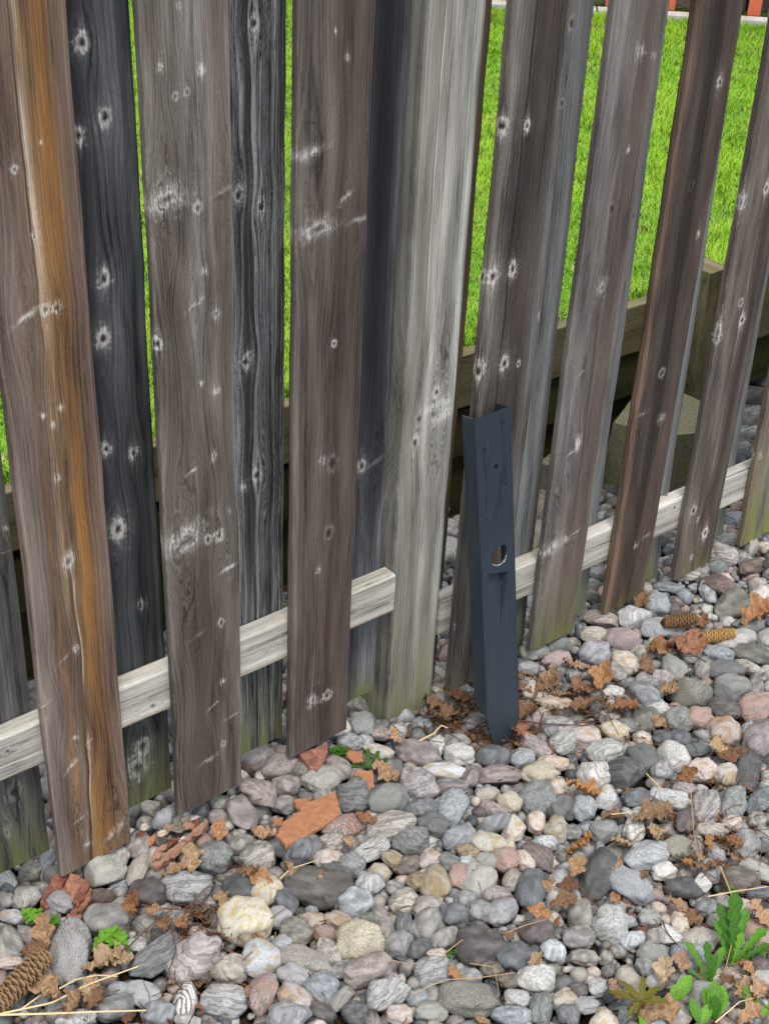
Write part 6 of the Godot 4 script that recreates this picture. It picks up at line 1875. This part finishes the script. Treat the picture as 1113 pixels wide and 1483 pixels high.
	stone("mauve", 0.281, -0.042, 0.213, 0.032, 0.015, 0.016, 151, 0, "long mauve stone below and left of the blue metal stake's tip")
	stone("grey", 0.465, -0.061, 0.084, 0.026, 0.020, 0.025, 171, 0, "rounded plain grey stone just above and left of the blue metal stake's tip")
	stone("blueswirl", 0.468, -0.061, 0.222, 0.025, 0.019, 0.024, 173, 0, "rounded blue-grey swirled stone just below and right of the blue metal stake's tip")
	stone("blueswirl", 1.081, -0.062, 0.242, 0.036, 0.017, 0.020, 137, 0, "long blue-grey swirled stone just below the tan pine cone")
	stone("white", 0.519, -0.062, 0.407, 0.025, 0.017, 0.020, -65, 1, "angular whitish stone just below and right of the pale squared stone")
	stone("tan", -0.588, -0.027, 0.057, 0.028, 0.012, 0.014, -121, 0, "long tan stone above and left of the long brown pine cone")
	stone("cream", 0.771, -0.062, 0.507, 0.026, 0.019, 0.022, -162, 0, "rounded cream stone above and right of the long white stone")
	stone("maroonvein", 0.602, -0.062, 0.545, 0.030, 0.016, 0.019, -155, 0, "oval maroon veined stone just below and right of the long white stone")
	stone("pinkbrown", 0.019, -0.027, 0.029, 0.026, 0.016, 0.019, 150, 0, "oval pinkish brown stone just above and left of the terracotta tile piece")
	stone("white", 0.202, -0.033, -0.050, 0.025, 0.019, 0.023, 144, 0, "rounded whitish stone just above and right of the third board's foot")
	stone("yellowring", 0.351, -0.051, 0.308, 0.024, 0.018, 0.021, -66, 0, "rounded yellow ringed stone below the blue metal stake's tip")
	stone("gneiss", -0.516, -0.047, -0.086, 0.023, 0.016, 0.018, -105, 0, "oval grey banded stone left of the layered red rock")
	stone("lavender", -0.183, -0.027, 0.287, 0.020, 0.016, 0.019, -49, 0, "rounded lavender-grey speckled stone just right of the big yellow-stained stone")
	stone("peach", 0.651, -0.062, 0.136, 0.035, 0.015, 0.018, 137, 0, "long peach stone below the split-ended board's foot")
	stone("lavender", -0.472, -0.013, 0.042, 0.021, 0.015, 0.017, -63, 0, "rounded lavender-grey speckled stone just below the layered red rock")
	stone("peach", -0.145, -0.027, 0.327, 0.022, 0.014, 0.017, 155, 0, "rounded peach stone just below the big dark kidney-shaped stone")
	stone("greenring", 0.742, -0.062, -0.018, 0.036, 0.017, 0.020, 161, 0, "long green-grey ringed stone just below and left of the split-ended board's foot")
	stone("white", 0.500, -0.062, 0.668, 0.022, 0.016, 0.019, -179, 1, "angular whitish stone above and left of the tall dandelion")
	stone("tan", -0.139, -0.027, 0.104, 0.024, 0.015, 0.018, 163, 0, "oval tan stone below and right of the second board's foot")
	stone("swirl", 0.025, -0.027, 0.661, 0.020, 0.013, 0.016, -51, 0, "rounded pale swirled stone below and right of the large dark maroon stone")
	stone("yellowpale", 0.087, -0.027, 0.708, 0.021, 0.013, 0.015, 158, 0, "oval pale yellow stone left of the bronze maple seedling")
	stone("pinkpale", -0.147, -0.027, 0.568, 0.020, 0.013, 0.015, 144, 0, "oval pale pink stone below and left of the large dark maroon stone")
	stone("pinkspeck", 0.765, -0.062, 0.035, 0.032, 0.019, 0.021, 163, 0, "oval rose pink speckled stone just below the split-ended board's foot")
	stone("tan", 0.624, -0.062, 0.590, 0.031, 0.012, 0.014, 138, 0, "long tan stone below and right of the long white stone")
	stone("darkbrown", -0.243, -0.027, 0.486, 0.024, 0.011, 0.013, -61, 0, "long dark brown stone below and right of the big yellow-stained stone")
	stone("blueswirl", -0.210, -0.027, 0.337, 0.020, 0.014, 0.017, 152, 0, "rounded blue-grey swirled stone below and right of the big yellow-stained stone, nearest")
	stone("cream", 0.386, -0.055, 0.709, 0.025, 0.014, 0.016, -145, 0, "oval cream stone left of the tall dandelion")
	stone("tanband", 0.901, -0.062, 0.021, 0.029, 0.020, 0.023, -52, 0, "rounded tan banded stone just left of the rose pink stone")
	stone("pinkmauve", 0.308, -0.045, 0.309, 0.031, 0.012, 0.014, -79, 0, "long pinkish mauve stone below the blue metal stake's tip")
	stone("white", 0.465, -0.061, 0.606, 0.024, 0.015, 0.017, 162, 0, "oval whitish stone below and right of the white egg-shaped stone")
	stone("tanband", 1.279, -0.062, -0.019, 0.039, 0.019, 0.022, 164, 0, "long tan banded stone just above and left of the dusky red stone")
	stone("peach", -0.107, -0.027, 0.355, 0.023, 0.013, 0.015, -51, 0, "oval peach stone below and right of the big dark kidney-shaped stone")
	stone("pinkpale", 0.111, -0.027, 0.342, 0.022, 0.015, 0.017, 172, 0, "rounded pale pink stone above and left of the large dark maroon stone")
	stone("pinkgranite", 0.129, -0.028, 0.403, 0.024, 0.015, 0.017, -141, 0, "oval pink and grey granite stone above the large dark maroon stone")
	stone("gneiss", 0.677, -0.062, 0.421, 0.027, 0.017, 0.019, -174, 0, "oval grey banded stone just above the long white stone")
	stone("tan", 0.937, -0.062, 0.137, 0.028, 0.019, 0.022, 151, 0, "rounded tan stone just below and right of the rose pink stone")
	stone("cream", 0.229, -0.036, 0.053, 0.032, 0.012, 0.015, -66, 0, "long cream stone just below and left of the thick post's base")
	stone("mauve", 0.153, -0.029, 0.476, 0.024, 0.013, 0.015, 145, 0, "oval mauve stone above the large dark maroon stone")
	stone("brown", 0.070, -0.027, 0.328, 0.024, 0.014, 0.016, 170, 0, "oval brown stone right of the big dark kidney-shaped stone")
	stone("olive", -0.060, -0.027, 0.390, 0.022, 0.013, 0.015, -57, 0, "oval olive grey stone below and right of the big dark kidney-shaped stone")
	stone("bluegrey", 0.196, -0.032, 0.001, 0.025, 0.016, 0.019, 144, 0, "rounded blue-grey stone just right of the third board's foot")
	stone("mauve", 0.338, -0.049, 0.208, 0.030, 0.015, 0.017, -156, 0, "oval mauve stone below and left of the blue metal stake's tip")
	stone("grey", 0.393, -0.056, 0.110, 0.028, 0.014, 0.018, 145, 0, "oval plain grey stone left of the blue metal stake's tip")
	stone("peach", 0.514, -0.062, 0.271, 0.030, 0.013, 0.015, 137, 0, "long peach stone just left of the pale squared stone")
	stone("grey", 0.770, -0.062, 0.096, 0.031, 0.017, 0.020, 176, 0, "oval plain grey stone below and right of the split-ended board's foot")
	stone("speckblue", -0.480, -0.027, 0.253, 0.017, 0.013, 0.015, -60, 0, "rounded blue-white speckled stone below the little green clover")
	stone("bluegrey", 0.460, -0.061, 0.712, 0.020, 0.015, 0.017, 164, 0, "rounded blue-grey stone above and left of the tall dandelion")
	stone("mauve", -0.018, -0.027, 0.068, 0.021, 0.016, 0.018, 174, 0, "rounded mauve stone just above and left of the terracotta tile piece")
	stone("lavender", 0.108, -0.027, 0.740, 0.019, 0.012, 0.014, 151, 0, "rounded lavender-grey speckled stone left of the bronze maple seedling")
	stone("mauve", -0.499, -0.027, 0.057, 0.022, 0.013, 0.015, -127, 0, "oval mauve stone just below and left of the layered red rock")
	stone("tan", -0.006, -0.027, 0.201, 0.021, 0.014, 0.017, 157, 0, "rounded tan stone just below and right of the terracotta tile piece")
	stone("pinkpale", 0.259, -0.039, 0.443, 0.023, 0.014, 0.016, -104, 0, "oval pale pink stone left of the smooth long charcoal slab")
	stone("tan", 0.204, -0.033, 0.466, 0.025, 0.013, 0.015, -156, 0, "oval tan stone above and right of the large dark maroon stone")
	stone("grey", -0.006, -0.027, 0.582, 0.019, 0.012, 0.014, 146, 0, "oval plain grey stone just below the large dark maroon stone")
	stone("tan", 0.180, -0.031, 0.669, 0.022, 0.011, 0.013, -48, 0, "oval tan stone above and left of the bronze maple seedling")
	stone("mauve", 0.574, -0.062, 0.147, 0.031, 0.016, 0.019, -137, 0, "oval mauve stone above and right of the blue metal stake's tip")
	stone("mauve", 1.059, -0.062, 0.364, 0.037, 0.015, 0.017, -149, 0, "long mauve stone below and right of the tan pine cone")
	stone("grey", 0.254, -0.039, 0.741, 0.017, 0.014, 0.017, -84, 0, "rounded plain grey stone just above and right of the bronze maple seedling")
	stone("grey", -0.544, -0.027, 0.061, 0.025, 0.011, 0.012, -80, 0, "long plain grey stone above the long brown pine cone")
	stone("tangrey", 0.839, -0.062, 0.144, 0.027, 0.017, 0.020, -89, 0, "oval warm grey stone just below the rose pink stone")
	stone("whiteplain", 0.343, -0.050, 0.101, 0.030, 0.015, 0.017, -141, 0, "long smooth white stone right of the thick post's base")
	stone("paleblue", 0.283, -0.042, 0.688, 0.021, 0.013, 0.014, 169, 0, "oval pale blue-grey stone above the bronze maple seedling")
	stone("grey", -0.167, -0.027, 0.438, 0.020, 0.011, 0.014, 172, 0, "oval plain grey stone below the big dark kidney-shaped stone")
	stone("tanspeck", 1.525, -0.062, -0.005, 0.046, 0.018, 0.021, -144, 1, "angular tan flecked stone above and right of the dusky red stone")
	stone("bluewhite", -0.546, -0.027, 0.009, 0.024, 0.010, 0.012, -50, 0, "long bluish white stone below and left of the layered red rock")
	stone("slate", 0.072, -0.027, 0.730, 0.016, 0.013, 0.015, 169, 0, "rounded slate grey stone left of the black hose")
	stone("darkgreen", 0.727, -0.062, 0.286, 0.028, 0.013, 0.016, 146, 0, "oval dark green-grey stone above and right of the pale squared stone")
	stone("tangrey", 1.011, -0.062, 0.257, 0.032, 0.017, 0.019, -152, 0, "oval warm grey stone below and left of the tan pine cone")
	stone("darkgreen", 0.134, -0.028, 0.367, 0.020, 0.014, 0.016, 147, 0, "rounded dark green-grey stone above the large dark maroon stone")
	stone("tan", 1.101, -0.062, 0.315, 0.034, 0.013, 0.015, -80, 0, "long tan stone below and right of the tan pine cone")
	stone("tan", -0.330, -0.027, -0.008, 0.022, 0.013, 0.015, -87, 0, "oval tan stone just right of the orange-streaked board's foot")
	stone("speck", 0.349, -0.051, 0.668, 0.019, 0.013, 0.015, 153, 0, "rounded grey speckled stone below and right of the smooth long charcoal slab")
	stone("mauve", 0.670, -0.062, 0.484, 0.024, 0.014, 0.016, -48, 0, "oval mauve stone just above and right of the long white stone")
	stone("white", 0.816, -0.062, 0.285, 0.025, 0.016, 0.019, 152, 0, "oval whitish stone below and right of the rose pink stone")
	stone("tanspeck", 0.331, -0.048, 0.266, 0.024, 0.013, 0.015, 152, 0, "oval tan flecked stone below the blue metal stake's tip")
	stone("greenspeck", 0.808, -0.062, -0.002, 0.026, 0.017, 0.020, 149, 0, "rounded dark green speckled stone just below and right of the split-ended board's foot")
	stone("pinkpale", -0.019, -0.027, 0.518, 0.020, 0.011, 0.013, 144, 0, "oval pale pink stone just left of the large dark maroon stone")
	stone("brown", 0.033, -0.027, 0.592, 0.020, 0.011, 0.013, 145, 0, "oval brown stone just below and right of the large dark maroon stone")
	stone("gneiss", -0.422, -0.027, 0.370, 0.020, 0.008, 0.009, 142, 0, "long grey banded stone just below the striped cream stone")
	stone("yellow", 0.060, -0.027, 0.303, 0.021, 0.012, 0.015, -64, 0, "oval yellowish stone right of the big dark kidney-shaped stone")
	stone("palegreen", 0.197, -0.032, 0.404, 0.018, 0.015, 0.017, 160, 0, "rounded pale greenish stone above the large dark maroon stone")
	stone("ochre", 0.060, -0.027, 0.370, 0.018, 0.014, 0.017, 152, 0, "rounded ochre stone above and left of the large dark maroon stone")
	stone("grey", 0.446, -0.060, 0.744, 0.019, 0.014, 0.016, -167, 0, "rounded plain grey stone just above and left of the tall dandelion")
	stone("darkband", -0.021, -0.027, 0.427, 0.021, 0.012, 0.014, -138, 0, "oval dark grey banded stone left of the large dark maroon stone")
	stone("grey", 0.103, -0.027, 0.453, 0.019, 0.013, 0.015, 146, 0, "oval plain grey stone above the large dark maroon stone")
	stone("greenspeck", 0.782, -0.062, 0.423, 0.028, 0.012, 0.015, 146, 0, "long dark green speckled stone above and right of the long white stone")
	stone("speck", 1.222, -0.062, 0.269, 0.037, 0.015, 0.017, -149, 0, "small long grey speckled stone right of the tan pine cone")
	stone("swirl", 0.148, -0.028, 0.726, 0.016, 0.013, 0.014, 171, 0, "small rounded pale swirled stone just left of the bronze maple seedling")
	stone("paleblue", 0.332, -0.049, 0.428, 0.022, 0.012, 0.014, 146, 0, "small oval pale blue-grey stone above and left of the smooth long charcoal slab")
	stone("olive", 0.068, -0.027, 0.017, 0.019, 0.016, 0.018, 137, 0, "small rounded olive grey stone just below the third board's foot")
	stone("lavender", 0.696, -0.062, 0.020, 0.028, 0.014, 0.016, 145, 0, "small oval lavender-grey speckled stone just below and left of the split-ended board's foot")
	stone("paleblue", 1.258, -0.062, 0.067, 0.037, 0.014, 0.017, -124, 0, "small long pale blue-grey stone just below and left of the dusky red stone")
	stone("charcoal", 0.754, -0.062, 0.356, 0.022, 0.015, 0.018, 157, 0, "small rounded charcoal stone above the long white stone")
	stone("pinkgranite", -0.141, -0.027, 0.362, 0.019, 0.011, 0.013, -51, 0, "small oval pink and grey granite stone below the big dark kidney-shaped stone")
	stone("brown", 0.040, -0.027, 0.626, 0.018, 0.011, 0.013, 146, 0, "small oval brown stone below and right of the large dark maroon stone")
	stone("ochre", 0.183, -0.031, 0.368, 0.021, 0.012, 0.014, -57, 0, "small oval ochre stone above the large dark maroon stone")
	stone("slate", 0.566, -0.062, 0.747, 0.023, 0.011, 0.012, 146, 0, "small long slate grey stone above and right of the tall dandelion")
	stone("bluegrey", 1.199, -0.062, -0.004, 0.034, 0.013, 0.016, 136, 0, "small long blue-grey stone just below and left of the seventh board's foot")
	stone("pinkpale", 0.518, -0.062, 0.766, 0.023, 0.009, 0.011, -49, 0, "small long pale pink stone just above and right of the tall dandelion")
	stone("pinkpale", -0.593, -0.027, 0.097, 0.021, 0.008, 0.010, 147, 0, "small long pale pink stone just above and left of the long brown pine cone")
	stone("slate", 0.075, -0.027, 0.739, 0.018, 0.011, 0.012, -140, 0, "small oval slate grey stone left of the black hose")
	stone("bluegrey", 0.922, -0.062, 0.452, 0.031, 0.013, 0.015, -150, 0, "small long blue-grey stone above and right of the long white stone")
	stone("grey", 1.024, -0.062, 0.209, 0.022, 0.017, 0.019, 167, 0, "small rounded plain grey stone below and left of the tan pine cone")
	stone("speck", -0.543, -0.027, -0.033, 0.017, 0.012, 0.013, -53, 0, "small rounded grey speckled stone left of the layered red rock")
	stone("grey", 0.395, -0.056, 0.435, 0.018, 0.014, 0.016, 161, 0, "small rounded plain grey stone above and left of the smooth long charcoal slab")
	stone("white", 1.096, -0.062, 0.185, 0.024, 0.015, 0.018, 150, 0, "small oval whitish stone just below and left of the tan pine cone")
	stone("white", 0.782, -0.062, 0.191, 0.023, 0.014, 0.017, 149, 0, "small oval whitish stone below the rose pink stone")
	stone("tangrey", 0.710, -0.062, 0.244, 0.022, 0.014, 0.016, 149, 0, "small oval warm grey stone above the pale squared stone")
	stone("pinkbrown", 0.271, -0.041, 0.010, 0.022, 0.012, 0.015, 144, 0, "small oval pinkish brown stone just left of the thick post's base")
	stone("paleblue", 0.160, -0.029, 0.390, 0.016, 0.013, 0.015, 156, 0, "small rounded pale blue-grey stone above the large dark maroon stone")
	stone("pinkpale", 0.671, -0.062, 0.602, 0.020, 0.013, 0.015, 168, 0, "small oval pale pink stone right of the long white stone")
	stone("tan", 0.719, -0.062, 0.627, 0.019, 0.013, 0.015, 159, 0, "small rounded tan stone right of the long white stone")
	stone("maroon", 0.117, -0.027, 0.711, 0.015, 0.011, 0.013, 159, 0, "small rounded dark maroon stone left of the bronze maple seedling")
	stone("white", -0.412, -0.027, 0.191, 0.018, 0.010, 0.011, 139, 0, "small oval whitish stone just right of the little green clover")


func place_leaves() -> void:
	leaf("pale tan", -0.247, -0.003, 0.100, 0.066, 60, "pale tan dry leaf below the second board's foot")
	leaf("tan", -0.283, -0.003, 0.106, 0.044, -20, "tan dry leaf right of the orange-streaked board's foot")
	leaf("rust brown", -0.378, -0.003, 0.130, 0.058, 74, "rust brown dry leaf above and right of the little green clover")
	leaf("orange tan", -0.332, -0.003, 0.216, 0.049, 86, "orange tan dry leaf left of the big yellow-stained stone")
	leaf("tan", -0.527, -0.003, 0.092, 0.060, 70, "tan dry leaf below and left of the layered red rock")
	leaf("brown", -0.556, -0.003, 0.109, 0.043, -6, "brown dry leaf just above the long brown pine cone")
	leaf("tan", -0.585, -0.003, 0.195, 0.075, -77, "large tan dry leaf just below and right of the long brown pine cone")
	leaf("pale tan", -0.524, -0.003, 0.237, 0.049, 48, "pale tan dry leaf below and left of the little green clover")
	leaf("pale tan", -0.477, -0.003, 0.203, 0.070, -4, "large pale tan dry leaf just below and left of the little green clover")
	leaf("brown", -0.359, -0.003, 0.201, 0.041, 63, "brown dry leaf right of the little green clover")
	leaf("tan", -0.558, -0.003, 0.252, 0.055, -7, "tan dry leaf below and right of the long brown pine cone")
	leaf("brown", -0.527, -0.003, 0.262, 0.037, 20, "brown dry leaf below the little green clover")
	leaf("pale tan", -0.456, -0.003, 0.215, 0.047, -42, "pale tan dry leaf just below the little green clover")
	leaf("tan", -0.563, -0.003, 0.180, 0.030, -60, "tan dry leaf just right of the long brown pine cone")
	leaf("tan", -0.357, -0.003, 0.162, 0.033, -36, "tan dry leaf above and right of the little green clover")
	leaf("orange tan", -0.169, -0.003, 0.073, 0.050, 57, "orange tan dry leaf just below the second board's foot")
	leaf("peach", -0.103, -0.003, 0.120, 0.055, -78, "peach dry leaf left of the terracotta tile piece")
	leaf("tan", -0.105, -0.003, 0.246, 0.074, -62, "large tan dry leaf just above and left of the big dark kidney-shaped stone")
	leaf("rust brown", 0.071, -0.003, 0.206, 0.042, -57, "rust brown dry leaf right of the terracotta tile piece")
	leaf("tan", 0.183, -0.007, 0.134, 0.070, 84, "tan dry leaf below the thick post's base")
	leaf("peach", 0.273, -0.017, 0.054, 0.043, 72, "peach dry leaf right of the third board's foot")
	leaf("brown", -0.180, -0.003, 0.184, 0.048, -67, "brown dry leaf above the big yellow-stained stone")
	leaf("tan", -0.250, -0.003, 0.214, 0.038, 74, "tan dry leaf just above and left of the big yellow-stained stone")
	leaf("orange tan", -0.173, -0.003, 0.208, 0.052, -68, "orange tan dry leaf above the big yellow-stained stone")
	leaf("peach", 0.007, -0.003, 0.237, 0.032, 60, "peach dry leaf below and right of the terracotta tile piece")
	leaf("rust brown", 0.960, -0.038, 0.159, 0.086, 21, "rust brown dry leaf just right of the rose pink stone")
	leaf("brown", 1.068, -0.038, 0.015, 0.059, 11, "brown dry leaf just right of the sixth board's foot")
	leaf("reddish", 1.028, -0.038, 0.180, 0.099, -10, "large reddish dry leaf just below the brown pine cone")
	leaf("rust brown", 1.123, -0.038, 0.158, 0.051, 27, "rust brown dry leaf just left of the tan pine cone")
	leaf("orange tan", 0.776, -0.038, 0.158, 0.082, 28, "orange tan dry leaf below and left of the rose pink stone")
	leaf("brown", 0.706, -0.038, 0.153, 0.074, -1, "brown dry leaf below and right of the split-ended board's foot")
	leaf("rust brown", 0.738, -0.038, 0.256, 0.078, -10, "rust brown dry leaf below the rose pink stone")
	leaf("tan", 0.868, -0.038, 0.272, 0.052, -56, "tan dry leaf below and right of the rose pink stone")
	leaf("brown", 0.667, -0.038, 0.200, 0.067, -2, "brown dry leaf above the pale squared stone")
	leaf("pale yellow", 0.796, -0.038, 0.460, 0.053, 54, "pale yellow dry leaf above and right of the long white stone")
	leaf("dark red-brown", 0.807, -0.038, 0.489, 0.063, -25, "dark red-brown dry leaf above and right of the long white stone")
	leaf("pink-brown", 0.765, -0.038, 0.091, 0.059, -63, "pink-brown dry leaf just below and right of the split-ended board's foot")
	leaf("orange tan", 1.254, -0.038, 0.213, 0.104, -4, "large orange tan dry leaf just right of the tan pine cone")
	leaf("brown", 0.892, -0.038, 0.188, 0.054, 66, "brown dry leaf just below and right of the rose pink stone")
	leaf("tan", 0.767, -0.038, 0.333, 0.038, 88, "tan dry leaf above the long white stone")
	leaf("reddish", 1.029, -0.038, 0.206, 0.074, -8, "reddish dry leaf just below and left of the tan pine cone")
	leaf("tan", 0.677, -0.038, 0.100, 0.066, 34, "tan dry leaf below the split-ended board's foot, nearest")
	leaf("orange", 0.482, -0.038, 0.375, 0.071, -51, "orange dry leaf just below and left of the pale squared stone")
	leaf("orange", 0.366, -0.029, 0.486, 0.059, -66, "orange dry leaf just above and left of the smooth long charcoal slab")
	leaf("brown", 0.430, -0.035, 0.025, 0.087, -68, "brown dry leaf above and right of the thick post's base")
	leaf("dark red-brown", 0.472, -0.037, 0.021, 0.072, -74, "dark red-brown dry leaf above and left of the blue metal stake's tip")
	leaf("brown", 0.388, -0.031, 0.047, 0.062, -55, "brown dry leaf just right of the thick post's base")
	leaf("brown", 0.462, -0.037, 0.056, 0.055, -31, "brown dry leaf above and left of the blue metal stake's tip")
	leaf("brown", 0.550, -0.038, 0.147, 0.071, 11, "brown dry leaf just above and right of the blue metal stake's tip")
	leaf("brown", 0.647, -0.038, 0.089, 0.082, -25, "brown dry leaf below the split-ended board's foot")
	leaf("tan", 0.678, -0.038, 0.150, 0.065, -52, "tan dry leaf below the split-ended board's foot, farthest")
	leaf("rust brown", 0.514, -0.038, 0.172, 0.062, 35, "rust brown dry leaf just above and right of the blue metal stake's tip")
	leaf("pale tan", 0.432, -0.035, 0.525, 0.060, -14, "pale tan dry leaf just below and left of the white egg-shaped stone")
	leaf("pale tan", 0.510, -0.038, 0.542, 0.048, 49, "pale tan dry leaf just right of the white egg-shaped stone")
	leaf("orange", 0.504, -0.038, 0.630, 0.034, 36, "orange dry leaf below and right of the white egg-shaped stone")
	leaf("ochre", 0.576, -0.038, 0.620, 0.030, 49, "small ochre dry leaf below and right of the long white stone")
	leaf("brown", 0.529, -0.038, 0.654, 0.059, -23, "brown dry leaf below and right of the long white stone")
	leaf("brown", 0.401, -0.033, 0.595, 0.037, -75, "brown dry leaf just right of the smooth long charcoal slab")
	leaf("rust brown", 0.686, -0.038, 0.471, 0.048, -1, "rust brown dry leaf just above and right of the long white stone")
	leaf("tan", 0.383, -0.031, 0.552, 0.038, 12, "tan dry leaf just above and right of the smooth long charcoal slab")
	leaf("brown", 0.472, -0.038, 0.464, 0.049, -19, "brown dry leaf just above and left of the white egg-shaped stone")
	leaf("dark tan", 0.539, -0.038, 0.508, 0.089, -12, "large dark tan dry leaf just above and right of the white egg-shaped stone")
	leaf("rust brown", 0.616, -0.038, 0.645, 0.039, -78, "rust brown dry leaf below and right of the long white stone")
	leaf("tan", 0.530, -0.038, 0.633, 0.026, 74, "small tan dry leaf below and right of the long white stone")
	leaf("orange tan", 0.171, -0.006, 0.560, 0.044, -50, "orange tan dry leaf above and right of the large dark maroon stone")
	leaf("dark red-brown", 0.262, -0.016, 0.544, 0.041, -33, "dark red-brown dry leaf just left of the smooth long charcoal slab")
	leaf("orange tan", -0.034, -0.003, 0.574, 0.033, -79, "orange tan dry leaf just below and left of the large dark maroon stone")
	leaf("tan", 0.231, -0.012, 0.525, 0.033, 14, "tan dry leaf left of the smooth long charcoal slab")
	leaf("tan", 0.311, -0.022, 0.521, 0.051, 25, "tan dry leaf just left of the smooth long charcoal slab")
	leaf("pale tan", 0.093, -0.003, 0.636, 0.034, -3, "pale tan dry leaf right of the large dark maroon stone")
	leaf("brown", 0.089, -0.003, 0.568, 0.027, -64, "small brown dry leaf just right of the large dark maroon stone")
	leaf("brown", 0.227, -0.011, 0.568, 0.048, -19, "brown dry leaf below and left of the smooth long charcoal slab")
	leaf("peach", 0.505, -0.038, 0.791, 0.055, 85, "peach dry leaf just above and right of the tall dandelion")
	leaf("orange tan", 0.385, -0.031, 0.847, 0.048, -4, "orange tan dry leaf just below and right of the tall dandelion")
	leaf("cream", 0.254, -0.015, 0.778, 0.055, 38, "cream dry leaf just above and right of the bronze maple seedling")
	leaf("pink-brown", 0.291, -0.019, 0.782, 0.047, 39, "pink-brown dry leaf above and right of the bronze maple seedling")
	leaf("tan", 0.181, -0.007, 0.818, 0.078, -37, "large tan dry leaf just right of the black hose")
	leaf("tan", 0.337, -0.025, 0.877, 0.062, -17, "large tan dry leaf below the tall dandelion")
	leaf("peach", 0.359, -0.028, 0.895, 0.054, 19, "peach dry leaf below and right of the tall dandelion")
	leaf("pink-brown", 0.146, -0.004, 0.760, 0.045, 70, "pink-brown dry leaf just left of the bronze maple seedling")
	leaf("orange tan", 0.315, -0.022, 0.616, 0.026, 74, "small orange tan dry leaf just below and right of the smooth long charcoal slab")
	leaf("brown", 0.403, -0.033, 0.724, 0.042, 79, "brown dry leaf above and left of the tall dandelion")
	leaf("tan", 0.399, -0.032, 0.685, 0.038, -76, "tan dry leaf above and left of the tall dandelion")
	leaf("peach", 0.302, -0.021, 0.918, 0.052, -4, "peach dry leaf below the tall dandelion")
	leaf("brown", 0.336, -0.025, 0.848, 0.031, -72, "brown dry leaf just below the tall dandelion")
